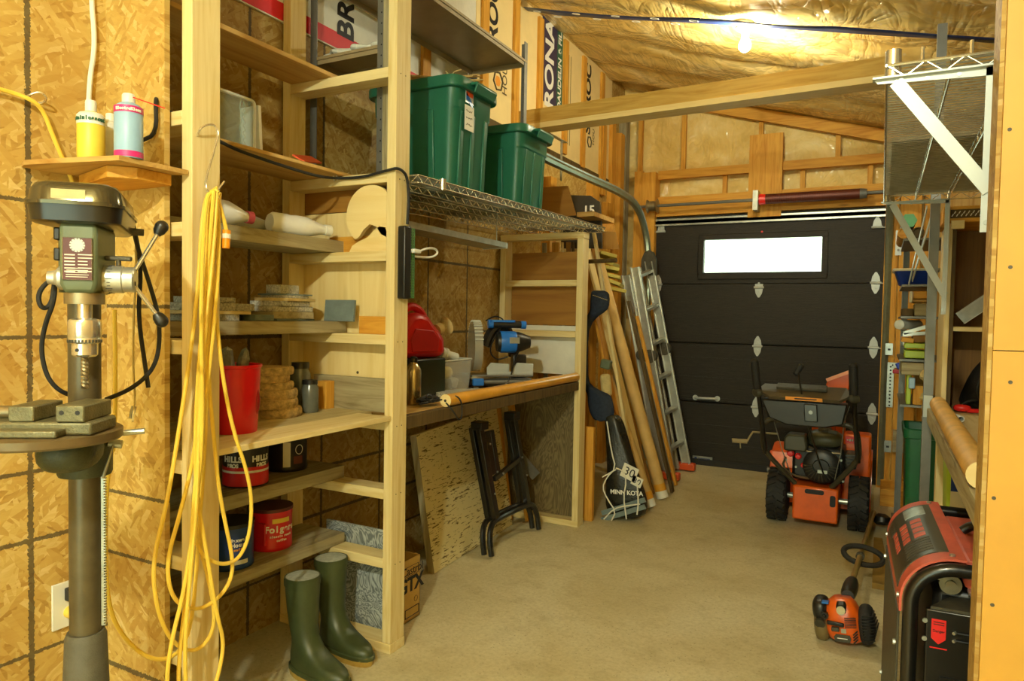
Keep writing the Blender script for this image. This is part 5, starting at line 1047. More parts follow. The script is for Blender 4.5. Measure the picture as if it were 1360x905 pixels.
# ================================================================== RIGHT WIRE SHELF ON BRACKETS
rs_ = wire_shelf('wire_shelf', 'chrome wire shelf hung on white brackets at the upper right', -.008, .36, 1.78, 3.62, 1.868, 1.868, bars=3, step=.0245)
obj('corner_sleeve', MB().cyl((.004, 1.80, 1.835), (.004, 1.80, 1.905), .0165, n=20), M['chrome'], rs_); obj('corner_sleeve', MB().cyl((.002, 3.60, 1.835), (.002, 3.60, 1.895), .0145, n=20), M['chrome'], rs_)
nt = MB()
for x in (.06, .15, .28): nt.tube([(x, 1.785, 1.87), (x, 1.785, 1.90)], .004, 6)
obj('upright_stub', nt, M['chrome'], rs_)
brd = one('cardboard_sheet', 'grey-brown sheet of chipboard lying on the right wire shelf', 'sheet', MB().box(.01, .345, 2.55, 3.55, 1.8725, 1.882), plain('dusty_chipboard', (158, 146, 114), .8, 0, .3, 9), (.18, 2.8, 1.8725))
def bracket(lab, Y, z, x0, xw, zl, w=.022):
    t = thing('shelf_bracket', lab, 'bracket', (xw, Y, z))
    obj('top_arm', MB().box(x0, xw, Y-.014, Y+.014, z-.004, z).prism([(x0, 0), (xw, 0), (xw, -w), (x0+.01, -w*.55)], 0, .003, (0, Y+.0015, z), (1, 0, 0), (0, 0, 1)), M['whitem'], t)
    obj('wall_arm', MB().box(xw-.004, xw, Y-.014, Y+.014, z-zl, z).box(xw-w, xw, Y-.0015, Y+.0015, z-zl, z), M['whitem'], t)
    obj('diagonal_brace', MB().bar((x0+.045, Y-.004, z-.012), (xw-.008, Y-.004, z-zl+.085), .028, .004, (1, 0, .7)), M['whitem'], t)
    h = MB()
    for k in (.2, .45, .7): h.cyl((x0+(xw-x0)*k, Y-.003, z-.012), (x0+(xw-x0)*k, Y-.0045, z-.012), .004, n=8)
    h.cyl((xw-.012, Y-.003, z-zl+.02), (xw-.012, Y-.005, z-zl+.02), .005, n=8); obj('bolt', h, M['galv'], t); return t
bracket('large white shelf bracket holding the near end of the right wire shelf', 1.76, 1.835, -.035, .197, .345)
bracket('smaller pale shelf bracket holding the far end of the right wire shelf', 3.58, 1.835, -.02, .245, .50, .018)
# ================================================================== RIGHT WORKBENCH, CUPBOARD, RACK
wr = thing('workbench', 'right-hand workbench with a worn yellow tube nosing', 'workbench', (.5, 2.9, .9))
bz = .905
obj('bench_top', MB().box(.225, .93, 1.62, 3.98, bz-.03, bz), wood('dusty_bench_top', (196, 176, 128), (160, 136, 84), 'y', .7, .2), wr)
obj('front_apron', MB().box(.198, .224, 1.62, 3.74, bz-.065, bz-.001), M['old_y'], wr, bevel=.002)
obj('leg', MB().box(.236, .270, 3.64, 3.72, 0, bz-.031), M['pine_z'], wr, bevel=.002); obj('leg', MB().box(.80, .85, 1.66, 1.74, 0, bz-.031), M['pine_z'], wr)
obj('lower_shelf', MB().box(.275, .93, 2.95, 3.72, .47, .49), M['old_y'], wr)
tb2 = thing('yellow_tube', 'worn yellow tube along the front edge of the right workbench', 'tube', (.21, 3.0, bz))
q0 = Vector((.232, 3.60, bz+.034)); q1 = Vector((.222, 1.98, bz+.034)); obj('tube_body', MB().cyl(q0, q1, .033, n=24), plain('worn_tube', (214, 168, 84), .5, 0, .2, 12, .1), tb2); obj('end_disc', MB().cyl(q1, q1+Vector((0, -.004, 0)), .0335, n=24), M['pale_x'], tb2)
cp = thing('cupboard', 'open wooden cupboard with one shelf standing on the right workbench', 'cupboard', (.55, 3.5, bz))
cy0_, cy1_ = 3.62, 3.97; ct = 1.735; ix = .262
obj('side_panel', MB().box(.242, ix, cy0_, cy1_, bz+.0005, ct), M['pine_z'], cp, bevel=.002); obj('side_panel', MB().box(.86, .89, cy0_, cy1_, bz+.0005, ct), M['pine_z'], cp)
obj('inner_lining', MB().box(ix+.0005, ix+.016, cy0_+.01, cy1_, bz+.001, ct-.001), M['darkwood'], cp)
obj('top_board', MB().box(.2225, .89, cy0_-.02, cy1_, ct+.0005, ct+.07), M['stud_x'], cp, bevel=.003); obj('top_ledge', MB().box(.252, .30, cy0_-.05, cy0_-.021, ct-.03, ct+.005), M['pine_x'], cp)
obj('back_panel', MB().box(ix+.017, .859, cy1_-.012, cy1_, bz+.001, ct), wood('dark_cupboard_back', (150, 104, 38), (104, 66, 20), 'z', .6, .05, .4), cp)
obj('shelf', MB().box(ix+.0165, .859, cy0_+.02, cy1_-.013, 1.262, 1.282), M['pine_x'], cp, bevel=.002)
a, b = ay(1263, 274, 3.59), ay(1305, 281, 3.59); gr = obj('vent_strip', MB().box(a.x, b.x+.3, cy0_-.023, cy0_-.0205, ct+.018, ct+.055), M['darkwood'], cp)
dots = MB();
for i in range(40): dots.cbox((a.x+.008+i*.0085, cy0_-.0235, ct+.0365+(.006 if i % 2 else -.006)), (.004, .002, .012), (0, .5, 0))
obj('vent_mark', dots, M['paper'], gr)
g = thing('metal_channel', 'grey metal channel slanting inside the upper cupboard compartment', 'metal channel', (.4, 3.55, 1.2825))
a, b = Vector((.315, 3.78, 1.318)), Vector((.555, 3.80, 1.515)); obj('channel_web', MB().bar(a, b, .06, .003, (-.6, 0, .8)), M['galv'], g); obj('channel_flange', MB().bar(a+Vector((-.016, .015, .018)), b+Vector((-.016, .015, .018)), .003, .04, (-.6, 0, .8)).bar(a+Vector((.018, .015, -.022)), b+Vector((.018, .015, -.022)), .003, .04, (-.6, 0, .8)), M['alu'], g)
# backpack-like black bag and bits in the lower compartment
rings = []; bcx, bcy = .44, 3.80
for z, a_, b_, dx in ((.001, .10, .10, 0), (.03, .125, .12, 0), (.10, .12, .12, .01), (.18, .10, .10, .03), (.25, .07, .07, .06), (.29, .03, .04, .08)):
    rings.append([Vector((bcx+dx+a_*math.cos(t)*(1+.1*math.sin(3*t+z*20)), bcy+b_*math.sin(t), bz+.0015+z)) for t in (2*PI*i/20 for i in range(20))])
bb = thing('black_bag', 'slumped black bag with straps in the lower cupboard compartment', 'bag', (bcx, bcy, bz)); obj('bag_body', MB().loft(rings), plain('black_nylon', (30, 27, 24), .6, 0, .4, 20, .6), bb, sub=1, ang=180)
obj('strap', MB().tube([(bcx-.03, bcy-.13, bz+.03), (bcx-.07, bcy-.14, bz+.10), (bcx-.03, bcy-.13, bz+.19), (bcx+.05, bcy-.09, bz+.27)], .006, 6, smooth=2).tube([(bcx-.13, bcy-.14, bz+.012), (bcx-.10, bcy-.14, bz+.05), (bcx-.04, bcy-.13, bz+.06)], .005, 6, smooth=2), M['rubber'], bb)
one('yellow_canister', 'small yellow-green canister top beside the black bag', 'canister', MB().lathe([(.02, 0), (.022, .02), (.022, .30), (.015, .31)], (.415, 3.64, bz+.001), n=16), M['lime'], (.415, 3.64, bz))
one('red_clamp', 'small bright red plastic clamp lying before the black bag', 'clamp', MB().ell((.325, 3.64, bz+.020), (.035, .025, .016), 12, 8, 2.4).cbox((.365, 3.64, bz+.012), (.05, .02, .016), (0, 0, .3)), M['redbright'], (.325, 3.64, bz))
one('white_pipe', 'short grey-white plastic pipe on the right workbench by the cupboard', 'pipe', MB().lathe([(.013, 0), (.013, .1), (.009, .1), (.009, .02)], (.265, 3.36, bz+.015), (.25, -1, .0), 16), M['clearish'], (.28, 3.3, bz))
# green-lidded tub with kitty-litter style label
tub = thing('lime_tub', 'lime green plastic tub with a 14kg label under the right workbench', 'tub', (.41, 3.36, .4905))
rg = [[Vector((.408+x*k, 3.36+y*k, .4908+z)) for x, y in rrect(.16, .115, .03)] for z, k in ((0, .94), (.01, .97), (.26, 1.0), (.265, 1.03), (.29, 1.03))]; obj('tub_body', MB().loft(rg), M['lime'], tub)
yf = 3.36-.118
lb = obj('white_label', MB().box(.262, .54, yf-.004, yf-.0015, .52, .70), M['paper'], tub); obj('blue_field', MB().box(.262, .54, yf-.005, yf-.0041, .635, .735), M['navy'] if 0 else plain('label_blue', (20, 54, 134), .45), tub); obj('blue_field', MB().box(.262, .365, yf-.005, yf-.0041, .52, .555), plain('label_blue_low', (20, 54, 134), .45), tub)
text('14kg', .034, (.318, yf-.0055, .54), (1, 0, 0), UZ, M['inkw'], tub, bold=.001); text('Ol', .03, (.385, yf-.0055, .622), (1, 0, 0), UZ, M['ink'], tub)
rn = random.Random(4); px_ = MB()
for i in range(26): px_.ell((.355+rn.random()*.13, yf-.004, .545+rn.random()*.055), (.012, .0015, .008), 8, 5)
obj('printed_paw', px_, M['inkb'], tub)
# steel rack with odds and ends beyond the cupboard
sr = thing('storage_rack', 'grey steel rack of scrap and tools between cupboard and garage door', 'storage rack', (.25, 4.4, 0))
obj('post', MB().box(.182, .221, 3.765, 3.769, 0, 2.66).box(.182, .186, 3.769, 3.80, 0, 2.66), M['grey_steel'], sr)
obj('post', MB().box(.50, .54, 3.99, 3.994, 0, 2.5), M['grey_steel'], sr)
obj('post', MB().box(.105, .11, 4.95, 4.98, 0, 1.95).box(.11, .14, 4.976, 4.98, 0, 1.95), M['grey_steel'], sr); obj('post', MB().cyl((.52, 4.94, 0.001), (.52, 4.94, 1.95), .012), M['galv'], sr)
for z in (1.745, 1.50, 1.33, 1.10, .855, .10): obj('shelf', MB().box(.09 if z > .9 or z < .2 else .10, .56, 4.30, 4.975, z-.012, z), M['grey_steel'], sr)
obj('cross_brace', MB().bar((.19, 3.80, 1.80), (.135, 4.26, 1.52), .025, .004, (0, 0, 1)).bar((.12, 4.26, 1.50), (.17, 3.83, 1.84), .02, .004, (0, 0, 1)), M['whitem'], sr)
a = ax(1209, 590, .178); sticker = obj('clip_plate', MB().box(.184, .220, 3.758, 3.7645, .86, .96), M['whitem'], sr)
RG = 'odds and ends on the rack beyond the cupboard'; Yr = 4.32
def rx(px, py): return ay(px, py, Yr)
def rbox(name, lab, cat, x0, y0, x1, y1, mt, depth=.25, rot=(0, 0, 0), zs=None, Y=None):
    Y = Y or Yr; a, b = ay(x0, y1, Y), ay(x1, y0, Y); c = (a+b)/2+Vector((0, depth/2, 0)); z0 = a.z
    if zs is not None: c.z += zs-a.z; z0 = zs
    return one(name, lab, cat, MB().cbox(c, (b.x-a.x, depth, b.z-a.z), rot), M[mt], (c.x, c.y, z0), RG, bevel=.004)
def rthing(n, lab, cat, p): return thing(n, lab, cat, p, RG)
# pipes on top shelf
for i, (px, py, r, mt, l) in enumerate(((1207, 300, .035, 'black', 'dark duct with a green collar on the top rack shelf'), (1200, 322, .03, 'stud_x', 'brown pipe lying on the top rack shelf'), (1219, 318, .03, 'darkwood', 'dark round pipe on the top rack shelf'))):
    c = rx(px, py); c.z = 1.746+r+(.06 if i == 0 else 0); t = rthing('duct', l, 'duct', c); obj('duct_body', MB().lathe([(r*.8, .02), (r*.8, 0), (r, 0), (r, .5)], c, (0, 1, 0), 20), M[mt], t)
    if i == 0: obj('green_collar', MB().lathe([(r*1.02, -.01), (r*1.12, -.01), (r*1.12, .03), (r*1.02, .03)], c, (0, 1, 0), 6), plain('mint', (90, 176, 120), .5), t)
# blue tray
c = rx(1217, 372); c.z = 1.5005; t = rthing('blue_tray', 'blue plastic tray with a white rim on the rack', 'tray', c); K = []
for z, k in ((.05, .75), (.055, .8), (.12, 1.0), (.125, 1.06), (.13, 1.0), (.06, .78)): K.append([Vector((c.x+x*k, c.y+.13+y*k, c.z+z-.05)) for x, y in rrect(.10, .12, .03)])
obj('tray_body', MB().loft(K), plain('royal_blue', (24, 58, 160), .4), t); obj('rim', MB().tube([v+Vector((0, 0, .005)) for v in K[3]], .008, 6, True), M['white'], t)
sc_list = [('scrap_block', 'pine offcut just below the blue tray', 'offcut', 1214, 374, 1238, 384, 'stud_x', 1.4250), ('scrap_block', 'thin pine offcut second below the tray', 'offcut', 1212, 386, 1238, 390, 'ply_x', 1.405), ('scrap_block', 'dark square timber end lower left in the upper scrap', 'offcut', 1198, 389, 1214, 399, 'darkwood', 1.3310), ('scrap_block', 'brown timber end beside the dark one', 'offcut', 1215, 386, 1238, 403, 'old_x', 1.3310)]
for n, l, cat, x0, y0, x1, y1, mt, zs in sc_list: rbox(n, l, cat, x0, y0, x1, y1, mt, .2, zs=zs)
rbox('white_bag_label', 'white printed packet hanging at the left of the scrap', 'packet', 1208, 374, 1213, 389, 'paper', .02, zs=1.402, Y=4.29)
c = rx(1195, 405); c.z = 1.262; t = rthing('clear_roll', 'clear ridged plastic roll sticking out of the rack', 'roll', c); c.z -= .008; obj('roll_body', MB().lathe([(.02, 0), (.026, .004), (.026, .02), (.022, .024), (.026, .03), (.026, .3)], c+Vector((0, 0, .03)), (.35, 1, 0), 16), M['clearish'], t)
for i, (z, an) in enumerate(((1.20, .25), (1.235, .1), (1.262, .35))):
    c = rx(1222, 420); rgx = one('metal_strip', ['lowest pale metal strip in the rack', 'middle pale metal strip in the rack', 'topmost pale metal strip in the rack'][i], 'metal strip', MB().cbox((c.x, c.y+.12, z), (.15, .02, .02), (0, -an, 0)), M['alu'], (c.x, c.y, z), RG)
rbox('scrap_block', 'orange board end above the lime cases', 'offcut', 1198, 430, 1215, 436, 'stud_x', .2, (0, .12, 0), zs=1.188); rbox('scrap_block', 'reddish board end above the lime cases', 'offcut', 1213, 427, 1238, 436, 'brown_hard', .2, (0, -.06, 0), zs=1.190, Y=4.36)
rbox('lime_case', 'upper lime green case on the rack', 'case', 1202, 436, 1238, 442, 'lime', .25, zs=1.158); rbox('lime_case', 'lower lime green case on the rack', 'case', 1202, 443, 1236, 452, 'lime', .25, zs=1.1055)
c = rbox('timber_block', 'thick brown timber block under the lime cases, pale sawn end', 'timber', 1198, 452, 1238, 467, 'old_x', .22, zs=1.018, Y=4.27)
rbox('blue_label_packet', 'blue and white printed packet standing on the middle rack shelf', 'packet', 1208, 468, 1217, 482, 'skyb', .04, zs=.945, Y=4.28); rbox('lime_binder', 'lime green upright case on the middle rack shelf', 'case', 1204, 468, 1212, 512, 'lime', .15, zs=.8555, Y=4.33)
rbox('open_box', 'small open cardboard box on the middle rack shelf', 'box', 1213, 486, 1228, 511, 'stud_z', .15, zs=.8555); rbox('yellow_board', 'yellow panel behind the small cardboard box', 'panel', 1213, 468, 1232, 512, 'ply_z', .02, zs=.8555, Y=4.6)
rn = random.Random(9)
for i in range(5):
    c = rx(1226+rn.random()*6, 540-i*13); mb = MB().ell((0, 0, 0), (.02, .02, .026), 10, 7); mb.v = [Vector(v)*(1+.4*noise.noise(Vector(v)*60+Vector((i, 0, 0))))+Vector((c.x, 4.22, .80+i*.055)) for v in mb.v]
    one('hanging_sponge', 'tan dried natural piece, %s in the string hanging on the rack' % ['lowest', 'second from below', 'middle', 'second from above', 'topmost'][i], 'sponge', mb, M['tan'], (c.x, 4.22, .8+i*.055), 'tan dried pieces strung on the rack')
# green tote with a lid on the lower rack
c = Vector((.255, 4.50, .1005)); gt = thing('green_bin', 'tall dark green bin on the lower shelf of the rack', 'bin', c); K = [[Vector((c.x+x*k, c.y+y*k, c.z+z)) for x, y in rrect(.125, .18, .03)] for z, k in ((.0, .86), (.46, .96), (.53, .97), (.535, 1.05), (.58, 1.06), (.585, 1.0), (.5, .9))]
K = [[v+Vector((0, 0, .04)) for v in r] for r in K]; obj('bin_body', MB().loft(K), M['dgreen'], gt); obj('bin_base', MB().box(c.x-.09, c.x+.09, c.y-.13, c.y+.13, .1005, .141), M['dgreen'], gt)
# perforated angle and trigger on door jamb
pa_ = thing('perforated_angle', 'perforated steel angle fixed to the stud right of the garage door', 'bracket', ay(1180, 540, 6.10))
a, b, c2 = ay(1181, 541, 6.13), ay(1182, 485, 6.13), ay(1203, 483, 6.13); b.x = a.x; c2.z = b.z
obj('angle_arm', MB().bar(a, b, .045, .004, (1, 0, 0)).bar(b+Vector((-.022, -.002, 0)), c2, .04, .004, (0, 0, 1)), M['galv'], pa_)
hh = MB()
for i in range(12): q = a.lerp(b, (i+.5)/12); hh.cyl(q+Vector((0, -.004, 0)), q+Vector((0, -.0028, 0)), .007, n=8)
for i in range(4): q = b.lerp(c2, (i+.5)/4); hh.cyl(q+Vector((0, -.006, 0)), q+Vector((0, -.0045, 0)), .006, n=8)
obj('hole', hh, M['ink'], pa_)
a = ay(1197, 485, 5.9); bt = thing('blue_spray_nozzle', 'blue and red spray nozzle hanging beside the perforated angle', 'nozzle', a); obj('nozzle_body', MB().cbox(a, (.07, .04, .045), (0, -.4, 0)).cbox(a+Vector((.03, 0, .04)), (.03, .035, .07)), plain('nozzle_blue', (20, 60, 190), .35), bt, bevel=.008); obj('red_trigger', MB().cbox(a+Vector((-.01, 0, -.05)), (.09, .035, .03)), plain('nozzle_red', (170, 24, 50), .4), bt, bevel=.006)
a, b = ay(1190, 306, 6.12), ay(1197, 339, 6.12); bp_ = thing('white_bracket_plate', 'white metal plate screwed to the stud at upper right of the door', 'bracket', a); obj('plate', MB().box(a.x, b.x, 6.1335, 6.1395, b.z, a.z), M['whitem'], bp_); obj('screw_head', MB().cyl(((a.x+b.x)/2, 6.123, b.z+.04), ((a.x+b.x)/2, 6.128, b.z+.04), .009, n=8), M['grey_steel'], bp_)
for px, py, s in ((1176, 463, 'middle'), (1174, 592, 'lower')):
    a = ay(px, py, 6.13); tbk = thing('track_bracket', '%s galvanised bracket fixing the right door track' % s, 'bracket', a); obj('bracket_plate', MB().box(a.x, a.x+.05, 6.134, 6.138, a.z-.05, a.z+.04).box(a.x, a.x+.004, 6.10, 6.138, a.z-.05, a.z+.04), M['galv'], tbk); obj('slot', MB().box(a.x+.015, a.x+.035, 6.132, 6.1338, a.z-.015, a.z), M['ink'], tbk)
one('floor_block', 'pine block lying on the floor beside the garage door', 'wood block', MB().box(.03, .32, 5.55, 5.9, .0005, .12), M['stud_x'], (.17, 5.7, 0), bevel=.003)
# ================================================================== SNOW BLOWER
SO = Vector((-.325, 4.82, 0)); SA = 0.0
def LM(): mb = MB(); mb.M = Matrix.Translation(SO) @ Matrix.Rotation(SA, 4, 'Z'); return mb
def LMs():
    mb = LM(); K = Matrix.Identity(4); K[0][2] = -.075; mb.M = mb.M @ K; return mb
sn = thing('snow_blower', 'orange snow blower with black handles parked before the garage door', 'snow blower', SO)
for s in (-1, 1):
    x = .235*s; tw = .058
    tr = LM().lathe([(.075, -tw), (.14, -tw), (.155, -tw*.8), (.158, 0), (.155, tw*.8), (.14, tw), (.075, tw)], (x, 0, .168), (1, 0, 0), 32)
    ti = obj('tyre', tr, M['rubber'], sn); lg = LM()
    for i in range(20):
        for q, off in ((-.030, 0), (.030, .5)):
            a = 2*PI*(i+off)/20; lg.M = Matrix.Translation(SO) @ Matrix.Rotation(SA, 4, 'Z') @ Matrix.Translation((x+q, 0, .168)) @ Matrix.Rotation(a, 4, 'X'); lg.cbox((0, 0, .156), (.05, .022, .024), (0, 0, .5 if q < 0 else -.5))
    obj('tread_lug', lg, M['rubber'], ti); obj('wheel_hub', LM().lathe([(.0, -.03), (.07, -.03), (.078, -.05), (.078, .05), (.07, .03), (.0, .03)], (x, 0, .168), (1, 0, 0), 24), M['orange'], sn)
obj('axle', LM().cyl((-.26, 0, .168), (.26, 0, .168), .018), M['galv'], sn)
obj('chassis', LM().box(-.135, .125, -.13, .28, .05, .265), M['orange'], sn, bevel=.012)
obj('access_slot', LM().prism(rrect(.055, .014, .012), 0, .003, (-.01, -.1302, .235), (1, 0, 0), (0, 0, 1)), M['ink'], sn); obj('side_slot', LM().prism(rrect(.016, .035, .012), 0, .003, (.095, -.1302, .19), (1, 0, 0), (0, 0, 1)), M['ink'], sn)
# auger housing: open at the front
pr = [(.38, .03), (.38, .30), (.45, .47), (.60, .53), (.74, .52), (.72, .06), (.68, .03)]
hs_ = LM()
pr = [(.38, .03), (.38, .26), (.45, .36), (.60, .40), (.74, .39), (.72, .06), (.68, .03)]
for x in (-.34, .292): hs_.prism(pr, 0, .008, (x, 0, 0), (0, 1, 0), (0, 0, 1))
hs_.box(-.332, .292, .375, .383, .03, .27).prism([(.375, .26), (.45, .36), (.60, .40), (.74, .39), (.74, .382), (.60, .392), (.455, .352), (.383, .26)], -.332, .292, (0, 0, 0), (0, 1, 0), (0, 0, 1)).box(-.332, .292, .38, .70, .03, .038)
obj('auger_housing', hs_, M['orange'], sn, bevel=.002)
au = LM().cyl((-.38, .56, .20), (.28, .56, .20), .02)
obj('auger', au, M['grey_steel'], sn)
fl = LM()
for s in (-1, 1): fl.tube([(-.05+s*(.03+.28*i/40), .56+.14*math.cos(i*.5), .20+.14*math.sin(i*.5)) for i in range(41)], .014, 6)
obj('auger_flight', fl, M['orange'], sn)
obj('belt_cover', LM().box(-.10, .10, .26, .40, .27, .50).box(-.07, .07, .28, .42, .50, .62), M['orange'], sn, bevel=.02)
obj('side_shroud', LM().prism([(.20, .30), (.36, .30), (.36, .54), (.20, .54)], -.20, -.12, (0, 0, 0), (0, 1, 0), (0, 0, 1)) if 0 else LM().box(.13, .292, .20, .372, .10, .565), M['orange'], sn, bevel=.015)
lbx = obj('red_white_label', LM().box(.14, .225, .1985, .1995, .505, .55), M['redbright'], sn)
lw = LM()
for i, w_i in enumerate((.008, .016, .012, .016, .008)): lw.box(.150+i*.014, .150+i*.014+.009, .1965, .1982, .5275-w_i/2, .5275+w_i/2)
obj('label_mark', lw, M['inkw'], sn)
# chute
obj('chute', LM().lathe([(.075, .5), (.07, .6), (.065, .80)], (.06, .45, 0), (0, 0, 1), 16), M['orange'], sn)
df = LM().prism([(-.005, .82), (.03, .80), (.13, .80), (.165, .90), (.17, .945), (.155, .965), (.01, .895)], -.06, .06, (.0, .47, 0), (1, 0, 0), (0, 0, 1)); obj('chute_deflector', df, M['orange'], sn, bevel=.01)
obj('deflector_lip', LM().bar((.005, .40, .892), (.155, .40, .962), .022, .02, (0, 0, 1)), plain('pale_orange', (236, 160, 120), .5), sn)
# handle frame
def hp_(s): return [(s*.105, -.10, .27), (s*.16, -.14, .34), (s*.262, -.20, .47), (s*.27, -.21, .52), (s*.27, -.215, .62), (s*.25, -.22, .665), (s*.20, -.225, .685)]
obj('frame_tube', LMs().tube(hp_(-1)+hp_(1)[::-1], .0155, 10, smooth=2), plain('dark_olive_tube', (64, 60, 44), .4, .1), sn)
for s in (-1, 1):
    obj('handle_tube', LMs().tube([(s*.262, -.20, .46), (s*.262, -.25, .62), (s*.262, -.32, .80), (s*.262, -.36, .86)], .014, 10, smooth=1), M['blackm'], sn)
    obj('handle_grip', LMs().tube([(s*.262, -.36, .855), (s*.265, -.385, .92), (s*.268, -.40, 1.035)], .0245, 12, smooth=1).ell((s*.268, -.40, 1.04), (.0245, .024, .022)), M['rubber'], sn)
    obj('control_rod', LMs().tube([(s*.235, -.30, .80), (s*.20, -.24, .70), (s*.17, -.16, .50), (s*.12, -.10, .30)], .003, 6), M['galv'], sn)
    obj('lever_pivot', LMs().lathe([(.02, -.02), (.026, -.01), (.026, .02), (.012, .035)], (s*.268, -.375, .855), (-s, -.4, 0), 12), M['castiron'], sn)
dsh = LMs().prism([(-.27, -.42), (.26, -.42), (.20, -.45), (-.20, -.45)][::-1], .845, .86, (0, 0, 0), (1, 0, 0), (0, 1, 0)) if 0 else LMs().loft([[Vector(v) for v in ((-.265, -.36, .872), (-.19, -.42, .842), (.19, -.42, .842), (.255, -.36, .872), (.22, -.22, .90), (-.24, -.22, .90))], [Vector(v) for v in ((-.265, -.355, .86), (-.19, -.41, .825), (.19, -.41, .825), (.255, -.355, .86), (.22, -.22, .885), (-.24, -.22, .885))]])
obj('control_panel', dsh, plain('dusty_black_panel', (78, 68, 48), .5, 0, .2), sn); obj('panel_ridge', LMs().cbox((-.02, -.29, .894), (.28, .08, .018), (.25, 0, 0)), M['castiron'], sn, bevel=.004)
yl = obj('yellow_label', LMs().bar((-.10, -.4195, .838), (.10, -.4195, .838), .020, .003, (0, 0, 1)), M['inkorange'], sn); obj('label_print', LMs().bar((-.05, -.4215, .838), (.07, -.4215, .838), .007, .0012, (0, 0, 1)), M['ink'], sn)
obj('under_panel_box', LMs().prism([(-.24, .82), (.23, .82), (.20, .70), (.10, .675), (-.10, .675), (-.20, .71)], -.02, .10, (0, -.30, 0), (1, 0, 0), (0, 0, 1)), M['black'], sn, bevel=.008)
obj('gear_slot', LMs().cbox((.035, -.42, .76), (.07, .02, .10)), M['blackm'], sn, bevel=.004); obj('bolt_head', LMs().cyl((.035, -.435, .765), (.035, -.43, .765), .011), M['whitem'], sn)
obj('shift_rod', LMs().tube([(-.035, -.30, .99), (-.02, -.36, .90), (.0, -.40, .75), (.05, -.22, .45), (.07, -.18, .36)], .0055, 8), M['blackm'], sn); obj('shift_knob', LMs().bar((-.055, -.30, .965), (-.012, -.28, 1.035), .036, .028, (1, 0, 0)), M['rubber'], sn, bevel=.012)
obj('chute_crank', LMs().tube([(-.19, -.12, .575), (-.27, -.16, .58), (-.33, -.20, .585), (-.345, -.22, .56), (-.36, -.24, .53)], .0065, 8).cyl((-.36, -.25, .53), (-.445, -.28, .532), .014).tube([(-.40, -.26, .52), (-.40, -.26, .485)], .004), plain('dusty_rod', (150, 136, 96), .5), sn)
# engine
obj('engine_block', LM().box(-.155, .15, -.02, .24, .277, .50), M['black'], sn, bevel=.02)
obj('recoil_housing', LM().lathe([(.105, 0), (.11, .02), (.108, .055), (.085, .07), (.05, .072), (.045, .08), (.0, .082)], (.02, -.01, .385), (0, -1, 0), 28), M['black'], sn)
fr = LM()
for i in range(14): a = PI*(1.02+i*.96/13); fr.bar((.02+.045*math.cos(a), -.098, .395+.045*math.sin(a)), (.02+.10*math.cos(a), -.085, .395+.10*math.sin(a)), .005, .01, (0, 0, 1))
obj('cooling_fin', fr, M['castiron'], sn); obj('starter_badge', LM().cbox((.03, -.103, .36), (.055, .004, .02)), M['galv'], sn)
obj('fuel_tank', LM().ell((.03, .06, .545), (.105, .10, .055), 20, 10, 2.8), plain('dusty_engine_green', (72, 72, 52), .4), sn); obj('fuel_cap', LM().lathe([(.04, 0), (.042, .02), (.035, .028)], (.03, .04, .59), n=16).cbox((.075, .0, .60), (.05, .02, .02), (0, .2, 0)), M['castiron'], sn)
obj('air_box', LM().prism([(-.20, .47), (-.07, .47), (-.06, .50), (-.075, .575), (-.18, .575), (-.20, .55)], -.02, .12, (0, .02, 0), (1, 0, 0), (0, 0, 1)), plain('dusty_air_box', (66, 64, 46), .4), sn, bevel=.012)
for x, z, r in ((-.165, .445, .022), (-.118, .43, .019), (-.085, .375, .017)): obj('red_knob', LM().lathe([(r, 0), (r*1.05, .012), (r*.7, .02), (r*.7, .035), (.0, .037)], (x, -.02, z), (0, -1, 0), 14), M['redbright'], sn)
bt_ = LM()
for x, z in ((-.16, .52), (-.10, .52), (-.05, .455), (-.19, .40), (-.13, .36), (.10, .42), (.13, .43), (.06, .34), (.17, .385), (.145, .30)): bt_.cyl((x, -.035, z), (x, -.02, z), .007, n=8)
obj('engine_bolt', bt_, M['galv'], sn); obj('muffler', LM().box(.15, .215, .02, .16, .37, .47), M['castiron'], sn, bevel=.01)
lv = LM(); 
for i in range(4): lv.box(.152, .213, .012, .019, .385+i*.022, .393+i*.022)
obj('muffler_slat', lv, M['blackm'], sn); obj('engine_pipework', LM().tube([(-.20, -.03, .50), (-.14, -.06, .495), (-.07, -.06, .47), (0, -.06, .475), (.13, -.05, .475)], .006, 6, smooth=1).tube([(-.19, -.04, .42), (-.21, -.05, .36), (-.15, -.06, .31), (-.05, -.05, .30)], .008, 6, smooth=1), M['brass'], sn)
# ================================================================== STRING TRIMMER
TO = Vector((-.085, 3.10, 0)); tr_ = thing('string_trimmer', 'orange and black string trimmer lying with its engine towards the camera', 'string trimmer', TO)
TM = Matrix.Translation(TO) @ Matrix.Scale(.83, 4) @ Matrix.Rotation(math.radians(-4), 4, 'Z') @ Matrix.Rotation(math.radians(-6), 4, 'Y')
def LT(): mb = MB(); mb.M = TM; return mb
K = []
for z, a_, b_, dx in ((.02, .055, .05, .01), (.035, .078, .07, .008), (.08, .086, .08, .0), (.15, .082, .078, -.003), (.195, .066, .065, -.006), (.222, .04, .04, -.002)):
    K.append([Vector((dx+a_*math.copysign(abs(math.cos(t))**.7, math.cos(t)), b_*math.copysign(abs(math.sin(t))**.7, math.sin(t)), z)) for t in (2*PI*i/24 for i in range(24))])
obj('orange_cover', LT().loft(K), M['orange'], tr_, ang=60)
obj('black_cover', LT().ell((.096, .01, .10), (.040, .082, .092), 20, 12, 2.6), M['rubber'], tr_)
vs_ = LT()
